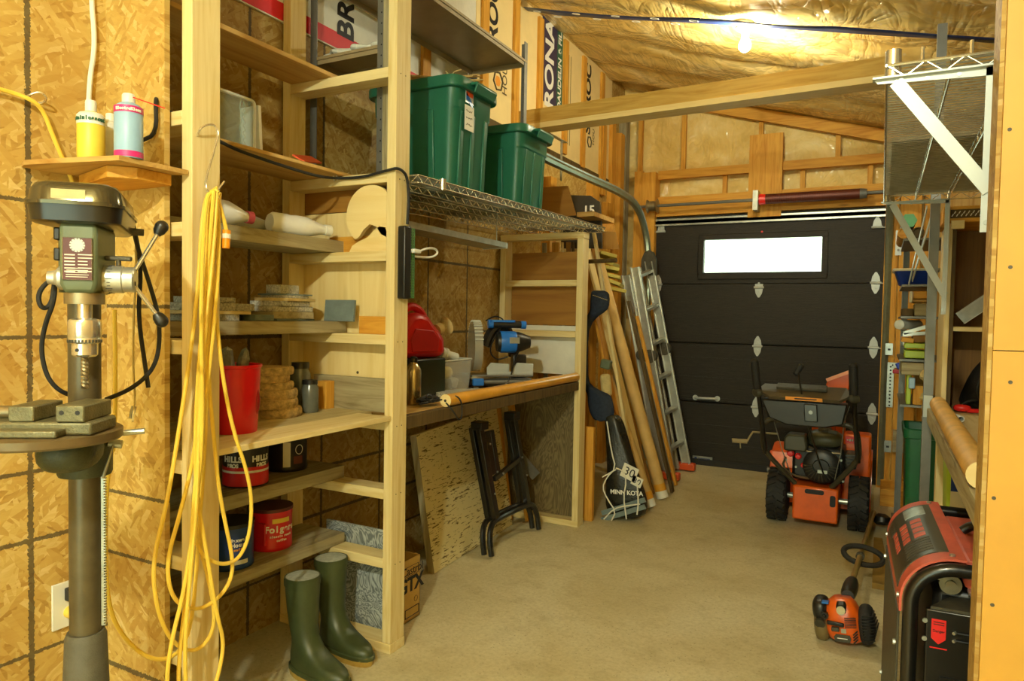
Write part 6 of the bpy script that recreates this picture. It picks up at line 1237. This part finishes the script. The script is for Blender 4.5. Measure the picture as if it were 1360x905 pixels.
for i in range(9): vs_.bar((.145-.004*abs(i-4), -.05, .05+i*.014), (.147-.004*abs(i-4), .03, .05+i*.014), .005, .006, (0, 0, 1)); vs_.bar((.085, -.076+.001*abs(i-4)**1.5, .05+i*.014), (.135, -.055, .05+i*.014), .005, .006, (0, 0, 1))
obj('vent_slat', vs_, M['black'], tr_)
obj('fuel_tank', LT().ell((-.098, .0, .08), (.038, .07, .075), 18, 12, 2.8), plain('milky_tank', (112, 96, 58), .4), tr_); obj('air_filter_cover', LT().ell((-.10, .0, .16), (.038, .07, .055), 18, 12, 2.8), M['black'], tr_)
obj('tank_cap', LT().cyl((-.10, -.075, .105), (-.10, -.06, .11), .024, n=18), M['castiron'], tr_); obj('primer_bulb', LT().cyl((-.075, -.085, .15), (-.075, -.06, .15), .017).ell((-.075, -.085, .15), (.009, .009, .009)), M['black'], tr_); obj('blue_tab', LT().cbox((-.07, -.055, .208), (.03, .03, .008)), M['blue'], tr_)
obj('spark_plug_boot', LT().cbox((.0, -.055, .19), (.045, .05, .05), (.3, 0, 0)), M['black'], tr_, bevel=.01); obj('plug_ring', LT().lathe([(.02, 0), (.02, .006), (.01, .006)], (.0, -.082, .185), (0, -1, .2), 14), M['brass'], tr_)
obj('lever', LT().bar((-.065, -.092, .125), (.01, -.09, .118), .02, .012, (0, 0, 1)), M['black'], tr_, bevel=.004); obj('starter_grip', LT().cbox((-.03, -.088, .095), (.035, .02, .02)), M['castiron'], tr_, bevel=.004)
vo = LT()
for i in range(6): vo.bar((.012, -.0825, .105+i*.009), (.062, -.077, .110+i*.009), .0035, .003, (0, 0, 1))
for i in range(4): vo.bar((.045, -.0825, .035+i*.013), (.065, -.076, .055+i*.013), .005, .003, (0, 0, 1))
obj('cover_slot', vo, M['ink'], tr_); pl_ = obj('grey_badge', LT().prism([(-.035, .035), (.03, .035), (.036, .055), (.03, .07), (-.03, .07), (-.04, .055)], .0, .003, (0, -.0815, 0), (1, 0, 0), (0, 0, 1)), M['castiron'], tr_); obj('foil_sticker', LT().cbox((.005, -.083, .088), (.022, .003, .02)), M['galv'], tr_)
obj('badge_line', LT().box(-.025, .02, -.0855, -.0845, .050, .054), M['inkw'], tr_) 
s0 = TM @ Vector((.02, .03, .22)); s2 = Vector((-.004, 4.93, .10)); s1 = s0.lerp(s2, .16)
obj('throttle_grip', MB().tube([s0, s0.lerp(s2, .03), s0.lerp(s2, .07), s0.lerp(s2, .12)], .026, 12, smooth=1, taper=lambda k: .9+.3*math.sin(PI*k)), M['black'], tr_); obj('orange_trigger', MB().bar(s0.lerp(s2, .05)+Vector((.0, -.027, .006)), s0.lerp(s2, .08)+Vector((0, -.027, .004)), .01, .008), M['orange'], tr_)
obj('shaft', MB().cyl(s0, s2, .0125, n=14), plain('bronze_shaft', (168, 142, 80), .35, .5), tr_)
hc = s0.lerp(s2, .38); dd = (s2-s0).normalized(); hu = Vector((1, .05, -.10)).normalized(); hv = dd.cross(hu)
hpnt = [hc+Vector((.012, 0, 0))+hu*(.088*math.cos(t))+(Vector((0, 1, 0))*.75+UP*.55).normalized()*(.052*math.sin(t)) for t in (2*PI*i/28 for i in range(28))]
obj('loop_handle', MB().tube(hpnt, .0135, 10, True), M['rubber'], tr_); obj('clamp', MB().cyl(hc-dd*.04, hc+dd*.0, .019, n=14), M['castiron'], tr_)
s2f = s2+Vector((0, .05, -.02)); obj('cutting_head', MB().lathe([(.02, 0), (.05, -.02), (.055, -.05), (.03, -.07)], Vector((s2.x+.045, s2.y+.03, .09)), (0, .2, 1), 18), M['black'], tr_)
one('loose_plank', 'golden-brown plank lying on the floor beside the trimmer shaft', 'plank', MB().prism([(.0, 3.80), (.085, 3.80), (.045, 4.62), (.0, 4.62)], .0008, .028, (0, 0, 0), (1, 0, 0), (0, 1, 0)), plain('golden_plank', (150, 118, 48), .7, 0, .3, 12), (.04, 4.2, 0), bevel=.002)
# ================================================================== GENERATOR
gn = thing('generator', 'red and black framed portable generator at the lower right', 'generator', (.09, 2.07, 0), rz=math.radians(2.2))
gx0, gx1, gy0, gy1, gh, gr_ = .09, .70, 2.07, 2.70, .675, .10
def gpath(y, k=0):
    p = [(gx0+k, y, .03), (gx0+k, y, gh-gr_)]
    for i in range(1, 9): a = PI-PI/2*i/9; p.append((gx0+gr_+(gr_-k)*math.cos(a), y, gh-gr_+(gr_-k)*math.sin(a)))
    p += [(gx0+gr_, y, gh-k), (gx1, y, gh-k)]; return p
for y in (gy0, gy1): obj('frame_tube', MB().tube(gpath(y)+[(gx1+.02, y, gh-.05), (gx1+.02, y, .03)], .018, 12), M['blackm'], gn)
obj('base_rail', MB().box(gx0-.02, gx1+.03, gy0-.02, gy0+.03, 0, .035).box(gx0-.02, gx1+.03, gy1-.03, gy1+.02, 0, .035).box(gx0-.02, gx0+.02, gy0, gy1, 0, .03).box(gx1, gx1+.04, gy0, gy1, 0, .03), M['blackm'], gn)
def shell(k, i0, i1, y0, y1, th):                                   # piece of the rounded corner shell
    P_ = [(gx0+gr_+(gr_+k)*math.cos(a), gh-gr_+(gr_+k)*math.sin(a)) for a in (PI-PI/2*i/16 for i in range(i0, i1+1))]
    Q_ = [(gx0+gr_+(gr_+k-th)*math.cos(a), gh-gr_+(gr_+k-th)*math.sin(a)) for a in (PI-PI/2*i/16 for i in range(i0, i1+1))]
    return P_, Q_
P_, Q_ = shell(.026, 0, 16, 0, 0, .006); P_ = [(P_[0][0], P_[0][1]-.03)]+P_+[(gx0+gr_+.02, gh+.026)]; Q_ = [(Q_[0][0], Q_[0][1]-.03)]+Q_+[(gx0+gr_+.02, gh+.020)]
hood = obj('red_hood', MB().prism(P_+Q_[::-1], -(gy1+.01), -(gy0+.004), (0, 0, 0), (1, 0, 0), (0, 0, 1)), M['genred'], gn, ang=40)
P2, Q2 = shell(.0285, 1, 15, 0, 0, .0035); obj('black_decal', MB().prism(P2+Q2[::-1], -(gy1-.05), -(gy0+.065), (0, 0, 0), (1, 0, 0), (0, 0, 1)), plain('dusty_black_decal', (64, 62, 48), .3, 0, .2), gn, ang=40)
def decal(i0, i1, y0, y1, mt, name='decal_block'):
    a_, b_ = [], []
    for q in range(i0, i1+1): a = PI-PI/2*q/32; a_.append((gx0+gr_+(gr_+.0297)*math.cos(a), gh-gr_+(gr_+.0297)*math.sin(a))); b_.append((gx0+gr_+(gr_+.0286)*math.cos(a), gh-gr_+(gr_+.0286)*math.sin(a)))
    return obj(name, MB().prism(a_+b_[::-1], -y1, -y0, (0, 0, 0), (1, 0, 0), (0, 0, 1)), mt, gn, ang=40)
for j, (a_, b_) in enumerate(((8, 11), (13, 17), (19, 24))):
    for i in range(4): decal(a_, b_, gy0+.235+i*.05, gy0+.235+i*.05+.034, M['genred'])
for i in range(6): decal(13, 25, gy0+.095+i*.022, gy0+.095+i*.022+.012, M['castiron'], 'decal_line')
decal(17, 27, gy0+.46, gy0+.56, M['galv'], 'decal_panel'); decal(6, 10, gy0+.44, gy0+.54, M['castiron'], 'decal_line')
rv = MB()
for i in (0, 15):
    for y in (gy0+.03, gy1-.02): a = PI-PI/2*(i+.3)/16; c = Vector((gx0+gr_+(gr_+.026)*math.cos(a), y, gh-gr_+(gr_+.026)*math.sin(a))); rv.cyl(c, c+Vector((math.cos(a)*.005, 0, math.sin(a)*.005)), .007, n=8)
obj('hood_screw', rv, M['galv'], gn)
obj('red_tank_top', MB().box(gx0+gr_+.022, gx1-.02, gy0+.045, gy1-.10, gh-.06, gh+.012), M['genred'], gn, bevel=.012)
obj('tank_seam', MB().box(.365, .368, gy0+.05, gy1-.17, gh+.0125, gh+.0145), M['maroon'], gn); wl_ = MB()
for i in range(8): wl_.box(.26+i*.010, .265+i*.010, gy1-.26, gy1-.19, gh+.0122, gh+.013)
obj('warning_text', wl_, M['maroon'], gn); obj('black_gauge', MB().cbox((.44, gy0+.30, gh+.018), (.13, .12, .012)), M['black'], gn, bevel=.004)
hx = .285; obj('carry_handle', MB().tube([(hx-.045, gy0+.33, gh+.018), (hx-.02, gy0+.33, gh+.04), (hx+.03, gy0+.28, gh+.055), (hx+.06, gy0+.20, gh+.055), (hx+.04, gy0+.12, gh+.045), (hx, gy0+.085, gh+.02)], .013, 10, smooth=2), M['black'], gn, ang=60); obj('red_handle_end', MB().cbox((hx-.005, gy0+.085, gh+.026), (.035, .03, .022)), M['redbright'], gn, bevel=.004)
obj('side_panel', MB().box(gx0-.030, gx0-.024, gy0-.0, gy1-.03, .05, gh-gr_-.03), M['castiron'], gn, bevel=.002)
sb_ = MB()
for y, z in ((gy0+.02, gh-gr_-.12), (gy1-.06, gh-gr_-.03-.03), (gy1-.06, .12), (gy0+.02, .12)): obj('side_bolt', MB().cyl((gx0-.036, y, z), (gx0-.0295, y, z), .008, n=8), M['galv'], gn)
obj('engine_core', MB().box(gx0+.06, gx1-.03, gy0+.10, gy1-.06, .06, gh-.08), M['black'], gn, bevel=.02)
obj('front_panel', MB().box(gx0+.035, gx1, gy0+.0, gy0+.02, -.03+.06, .565), M['blackm'], gn, bevel=.004); obj('front_shelf', MB().prism([(gx0+.045, 0), (gx1, 0), (gx1, .10), (gx0+.10, .10)], .5655, .573, (0, gy0+.0, 0), (1, 0, 0), (0, 1, 0)), M['castiron'], gn)
vt = MB()
for i in range(5): vt.box(gx0+.07, gx1-.02, gy0-.006, gy0, .24+i*.036, .252+i*.036)
for z in (.515, .495): vt.cyl((gx0+.102, gy0-.002, z), (gx1-.1, gy0-.002, z), .004, n=8)
obj('louvre', vt, M['blackm'], gn); fs_ = MB()
for x, z in ((gx0+.033, .535), (gx0+.033, .488)): fs_.cyl((x, gy0-.006, z), (x, gy0, z), .006, n=12)
for z in (.515, .495): fs_.cyl((gx0+.096, gy0-.009, z), (gx0+.102, gy0-.001, z), .004, n=8)
obj('panel_screw', fs_, M['galv'], gn)
tg = obj('red_warning_tag', MB().prism([(0, .0), (.016, -.014), (.032, .0), (.032, .05), (0, .05)], 0, .0015, (gx0+.048, gy0-.001, .492), (1, 0, 0), (0, 0, 1)), M['redbright'], gn); text('Danger', .009, (gx0+.064, gy0-.0036, .512), (1, 0, 0), UZ, M['ink'], gn); obj('red_underline', MB().box(gx0+.046, gx0+.084, gy0-.002, gy0-.0005, .466, .469), M['redbright'], gn)
obj('warning_lines', MB().box(gx0+.052, gx0+.076, gy0-.004, gy0-.0028, .534, .536).box(gx0+.052, gx0+.076, gy0-.004, gy0-.0028, .528, .530), M['maroon'], gn)
obj('chrome_gas_tap', MB().cyl((gx0+.095, gy0+.07, .613), (gx0+.095, gy0+.10, .613), .026, n=20).cyl((gx0+.095, gy0+.06, .613), (gx0+.095, gy0+.07, .613), .013).cyl((gx0+.07, gy0+.065, .628), (gx0+.07, gy0+.08, .628), .006), M['brass'], gn)
obj('chrome_fuel_cap', MB().lathe([(.035, 0), (.04, .015), (.03, .02)], (gx0+.17, gy0+.06, .595), (0, -.5, 1), 20), M['chrome'], gn); obj('red_hose', MB().tube([(gx0+.05, gy0+.09, .64), (gx0+.11, gy0+.085, .645), (gx0+.17, gy0+.09, .64)], .006, 6), M['maroon'], gn)
obj('rear_black_panel', MB().box(gx0+gr_, gx1, gy1-.035, gy1-.02, gh-.10, gh-.03), M['black'], gn)
# ================================================================== DRILL PRESS (left foreground)
DC = ad(113, 600, 1.5); dx_, dy_ = DC.x, DC.y; DA = math.atan2(-.41, .91)  # local +y points to the back of the head
nf = Vector((.707, -.707, 0)).normalized()                                  # front direction
dp = thing('drill_press', 'old floor-standing drill press with polished hood at the left edge', 'drill press', (dx_, dy_, 0))
DMx = Matrix(((-nf.y, -nf.x, 0, dx_), (nf.x, -nf.y, 0, dy_), (0, 0, 1, 0), (0, 0, 0, 1)))   # local x = right of the head, local -y = front
def LD(): mb = MB(); mb.M = DMx; return mb
def dz(px, py, off=0):                                                     # height of a pixel on the column axis plane
    return (EYE+ray(px, py)*(1.5+off)).z
zsl = dz(110, 842); ztab = dz(82, 566, -.1)
obj('column', LD().cyl((0, 0, .05), (0, 0, dz(116, 400)), .031, n=28), plain('oily_grey_column', (92, 84, 62), .35, .35, .2, 20), dp)
obj('column_sleeve', LD().lathe([(.060, .06), (.040, zsl-.01), (.036, zsl)], (0, 0, 0), n=28), plain('grey_cast_sleeve', (86, 84, 72), .55, .1, .15, 40, .3), dp); obj('base_plate', LD().box(-.15, .15, -.26, .14, 0, .06), M['castiron'], dp, bevel=.01)
rk_ = LD()
zr0, zr1 = zsl+.01, ztab-.02; n = int((zr1-zr0)/.006)
rk_.box(.031, .036, -.006, .006, zr0, zr1)
for i in range(n): rk_.box(.036, .0395, -.006, .006, zr0+i*.006, zr0+i*.006+.003)
obj('gear_rack', rk_, M['galv'], dp)
# table
tcx, tcy = -.035, -.14
TZ = ztab; tbl = LD().lathe([(.02, -.03), (.115, -.022), (.132, -.020), (.135, -.016), (.135, -.002), (.132, 0), (.0, 0)], (tcx, tcy, TZ), n=48); obj('round_table', tbl, plain('worn_brown_table', (110, 94, 64), .4, .4, .2), dp)
obj('table_bracket', LD().lathe([(.050, -.065), (.052, -.06), (.052, .03), (.048, .035)], (0, 0, TZ-.055), n=24).ell((0, -.10, TZ-.05), (.055, .075, .04), 16, 10, 2.6), plain('dark_green_bracket', (58, 62, 38), .5, .1, .25, 30, .3), dp)
obj('clamp_handle', LD().cyl((.05, .0, TZ-.035), (.115, .0, TZ-.03), .0065, n=10).cyl((.05, -.02, TZ-.05), (.075, -.02, TZ-.055), .009).cyl((.06, -.03, TZ-.055), (.045, -.05, TZ-.12), .003), M['galv'], dp)
DMh = DMx @ Matrix.Translation((.022, 0, 0))
def LH(): mb = MB(); mb.M = DMh; return mb
bx_ = MB()
# head
zh0, zh1 = dz(105, 388, -.1), dz(100, 300, -.1)
hd_ = LH(); HW = .033
K = [[Vector((x*k, -.075+y*k2, z)) for x, y in ((-HW, -.055), (HW, -.055), (HW, .10), (-HW, .10))] for z, k, k2 in ((zh0-.003, .8, .9), (zh0+.015, 1, 1), (zh1+.002, 1, 1))]
obj('head_casting', hd_.loft(K), M['dpgreen'], dp, bevel=.008)
obj('column_clamp', LD().cyl((0, 0, zh0-.0), (0, 0, zh1), .046, n=24), M['dpgreen'], dp)
zh1 -= .022
npx = LH().box(-.0255, .0255, -.1335, -.1305, zh0+.022, zh1-.005); npl = obj('name_plate', npx, M['maroon'], dp, bevel=.001); obj('plate_border', LH().tube([(-.025, -.1338, zh0+.023), (.025, -.1338, zh0+.023), (.025, -.1338, zh1-.006), (-.025, -.1338, zh1-.006)], .0009, 4, True), M['chrome'], dp)
ln = LH(); rn = random.Random(2)
zt = zh1-.04
for i in range(6):
    ln.box(-.022, -.022+.018, -.1342, -.1336, zt-.0065*i, zt-.0065*i+.0022)
    ln.box(.001, .001+.016+.010*rn.random(), -.1342, -.1336, zt-.0065*i+.001, zt-.0065*i+.0028)
for i in range(5): ln.box(-.016-.006*rn.random(), .016+.006*rn.random(), -.1342, -.1336, zh0+.028+.0042*i, zh0+.0292+.0042*i)
obj('plate_print', ln, M['paper'], npl); g_ = LH()
for i in range(14): a = 2*PI*i/14; g_.cbox((.0+.0115*math.cos(a), -.1339, zh1-.02+.0115*math.sin(a)), (.004, .001, .004), (0, -a, 0))
g_.cyl((0, -.1342, zh1-.02), (0, -.1336, zh1-.02), .010, n=16); obj('gear_emblem', g_, M['whitem'], npl)
# feed hub on the right
zh1 += .022
zf = zh0+.028; obj('feed_hub', LH().lathe([(.028, .0), (.028, .034), (.026, .036), (.026, .054), (.022, .057), (.0, .057)], (HW, -.07, zf), (1, -.0, 0), 28), M['alu'], dp)
dm2 = LH()
for i in range(24): a = 2*PI*i/24; dm2.cbox((HW+.012, -.07+.0283*math.cos(a), zf+.0283*math.sin(a)), (.012 if i % 3 == 0 else .006, .0012, .0012))
obj('depth_scale', dm2, M['ink'], dp); obj('thumb_screw', LH().cyl((HW+.025, -.07, zf+.026), (HW+.025, -.07, zf+.042), .005).cbox((HW+.025, -.07, zf+.043), (.05, .012, .010)), M['castiron'], dp, bevel=.003); obj('hub_hole', LH().cyl((HW+.0575, -.078, zf-.008), (HW+.058, -.078, zf-.008), .005), M['ink'], dp)
h0 = Vector((HW+.045, -.07, zf))
for k, (ang, L_) in enumerate(((62, .125), (-58, .10), (182, .10))):
    a = math.radians(ang); e = h0+Vector((.055, -math.cos(a)*.0+ (.02), 0))+Vector((.0, math.cos(a)*L_*.55, math.sin(a)*L_)) if k < 2 else h0+Vector((.03, -.09, -.01))
    if k == 0: e = h0+Vector((.05, .03, .105))
    if k == 1: e = h0+Vector((.05, .02, -.075))
    if k == 2: continue
    obj('feed_spoke', LH().cyl(h0, e, .0042, n=10), M['chrome'], dp); dd = (e-h0).normalized(); obj('spoke_knob', LH().lathe([(.007, -.008), (.012, 0), (.014, .012), (.008, .022)], e, dd, 16).ell(e+dd*.012, (.014, .014, .014)), M['black'], dp)
obj('spring_housing', LH().lathe([(.024, 0), (.024, .014), (.015, .022), (.013, .035), (.0, .037)], (-HW, -.07, zf), (-1, 0, 0), 24), M['alu'], dp)
obj('toggle_switch', LH().box(-HW-.012, -HW, -.12, -.09, zh0+.06, zh0+.085).box(-HW-.012, -HW, -.12, -.09, zh0+.10, zh0+.125), M['black'], dp, bevel=.003)
# quill, chuck, bit
sy = -.085; zq = zh0
obj('quill_collar', LH().cyl((0, sy, zq-.024), (0, sy, zq-.002), .036, n=28), M['brass'], dp); obj('spindle', LH().cyl((0, sy, zq-.055), (0, sy, zq-.024), .0135, n=18), M['chrome'], dp)
obj('drill_chuck', LH().lathe([(.018, -.052), (.0285, -.056), (.030, -.062), (.030, -.090), (.029, -.092), (.0295, -.095), (.0295, -.100), (.027, -.102), (.0235, -.104), (.0235, -.126), (.019, -.130), (.0, -.130)][::-1], (0, sy, zq), n=32), M['chrome'], dp)
ct_ = LH()
for i in range(30): a = 2*PI*i/30; ct_.cbox((.0295*math.cos(a), sy+.0295*math.sin(a), zq-.0985), (.003, .003, .006), (0, 0, a))
obj('chuck_tooth', ct_, M['castiron'], dp); obj('chuck_hole', LH().cyl((-.008, sy-.0238, zq-.116), (-.008, sy-.0228, zq-.116), .0035, n=10), M['ink'], dp)
db = LH(); zb0, zb1 = TZ+.075, zq-.13; N = 60
for ph in (0, PI): db.tube([(.0035*math.cos(ph+i*.42), sy+.0035*math.sin(ph+i*.42), zb1-(zb1-zb0)*i/N) for i in range(N+1)], .0042, 6)
obj('drill_bit', db, M['brass'], dp)
# hood: rounded triangular pan, wide at the front
def hood_ring(z, g, s=1.0):
    pts = []
    P5 = [(-.088, -.16, .045), (.082, -.16, .045), (.055, .17, .05), (-.055, .17, .05)]
    out = []
    cs_ = [(-.045, -.105), (.030, -.105), (.018, .10), (-.022, .10)]; st_a = [PI, 1.5*PI, 0, .5*PI]; R5 = [.042+g, .042+g, .034+g, .034+g]
    for (cx_, cy_), a0, r in zip(cs_, st_a, R5):
        for i in range(7): a = a0+PI/2*i/6; out.append(Vector((cx_+r*math.cos(a), cy_+r*math.sin(a), z)))
    return out
zc0 = zh1-.0; zr_ = zc0+.036
K = [hood_ring(zc0-.0, -.008), hood_ring(zc0+.004, 0), hood_ring(zr_, .004)]; obj('hood_pan', LH().loft(K), M['blackm'], dp, ang=40)
K = [hood_ring(zr_-.002, .008), hood_ring(zr_+.005, .008), hood_ring(zr_+.006, .003), hood_ring(zr_+.030, -.001), hood_ring(zr_+.040, -.008), hood_ring(zr_+.045, -.022), hood_ring(zr_+.046, -.034)]
obj('polished_hood', LH().loft(K), plain('polished_black_hood', (96, 92, 74), .16, .75, .1, 3), dp, ang=50); obj('hood_label', LH().box(-.040, .018, -.1495, -.1465, zr_+.009, zr_+.027), plain('faded_label', (176, 164, 110), .5), dp)
obj('motor_mount', LH().cyl((.045, .08, zc0+.01), (.075, .09, zc0+.01), .008), M['castiron'], dp)
obj('motor', LH().cyl((0, .165, zh0-.02), (0, .165, zc0-.012), .052, n=24), M['blackm'], dp) if 0 else None
# cords
def dl(px, py, w): return ad(px, py, w)
obj('switch_cord', MB().tube([dl(70, 372, 1.42), dl(60, 377, 1.42), dl(51, 390, 1.42), dl(52, 405, 1.42), dl(60, 411, 1.43), dl(69, 402, 1.44), dl(72, 378, 1.44)], .0048, 8, smooth=2), M['rubber'], dp); obj('switch_cord', MB().tube([dl(73, 372, 1.43), dl(72, 400, 1.43), dl(60, 430, 1.45), dl(54, 462, 1.46), dl(60, 495, 1.47), dl(72, 514, 1.48), dl(90, 525, 1.5), dl(120, 530, 1.6)], .0048, 8, smooth=2), M['rubber'], dp)
obj('power_cord', MB().tube([dl(176, 300, 1.66), dl(183, 330, 1.66), dl(198, 375, 1.66), dl(211, 420, 1.66), dl(212, 460, 1.66), dl(205, 487, 1.66), dl(190, 505, 1.65), dl(168, 520, 1.63), dl(140, 531, 1.6)], .005, 8, smooth=2), M['rubber'], dp)
obj('power_cord', MB().tube([dl(176, 295, 1.68), dl(185, 335, 1.68), dl(187, 370, 1.68), dl(184, 405, 1.68), dl(186, 440, 1.68), dl(192, 480, 1.67), dl(197, 515, 1.66)], .005, 8, smooth=2), M['rubber'], dp)
obj('ground_wire', MB().tube([dl(180, 310, 1.67), dl(181, 360, 1.67), dl(177, 430, 1.67), dl(177, 500, 1.66), dl(180, 530, 1.64), dl(176, 560, 1.6)], .0028, 6, smooth=2), plain('tan_wire', (196, 176, 110), .5), dp); q = dl(178, 540, 1.63); obj('wire_clip', MB().bar(q, dl(174, 556, 1.62), .008, .008), M['galv'], dp)
one('yellow_cord_drop', 'yellow cord hanging behind the drill press column', 'cord', MB().tube([ad(152, 412, 1.66), ad(153, 470, 1.66), ad(153, 540, 1.66), ad(150, 600, 1.66)], .005, 8), M['yellow'], ad(152, 500, 1.66))
# vise on the table
VZ = TZ+.0008; vb = thing('drill_vise', 'greasy grey-green machine vise on the drill press table', 'vise', DMx @ Vector((tcx, tcy, VZ)))
VM = DMx @ Matrix.Translation((tcx+.005, tcy-.02, VZ)) @ Matrix.Rotation(math.radians(-12), 4, 'Z') @ Matrix.Scale(1.12, 4)
def LV(): mb = MB(); mb.M = VM; return mb
gv = plain('greasy_vise_iron', (112, 108, 80), .4, .4, .3, 30, .4)
obj('vise_base', LV().box(-.12, .10, -.045, .045, 0, .022), gv, vb, bevel=.005); obj('fixed_jaw', LV().box(.045, .09, -.048, .048, .022, .05), gv, vb, bevel=.003); obj('moving_jaw', LV().box(-.03, .01, -.045, .045, .022, .048), gv, vb, bevel=.003)
obj('lead_screw', LV().cyl((-.15, 0, .032), (-.03, 0, .032), .011, n=16).cyl((-.155, 0, .032), (-.14, 0, .032), .017), M['brass'], vb); obj('screw_handle', LV().cyl((-.148, -.07, .034), (-.148, .06, .030), .0048), M['chrome'], vb)
obj('clamping_foot', LV().box(-.06, .06, -.075, -.045, 0, .012), gv, vb, bevel=.003); obj('clamping_foot', LV().box(-.06, .06, .045, .075, 0, .012), gv, vb, bevel=.003); ho = LV()
for x in (.055, .08): ho.cyl((x, -.0485, .038), (x, -.0475, .038), .004, n=8)
obj('jaw_hole', ho, M['ink'], vb)
make_texts()
# ================================================================== OUTSIDE, WORLD, EXPOSURE
w = bpy.data.worlds.new('world'); bpy.context.scene.world = w; w.use_nodes = True
wt = w.node_tree; bg = wt.nodes['Background']; bg.inputs[0].default_value = (.80, 1.0, .72, 1); bg.inputs[1].default_value = 4.5
vs = bpy.context.scene.view_settings; vs.view_transform = 'Standard'; vs.look = 'None'; vs.exposure = 0.0; vs.gamma = 1; vs.use_curve_mapping = False
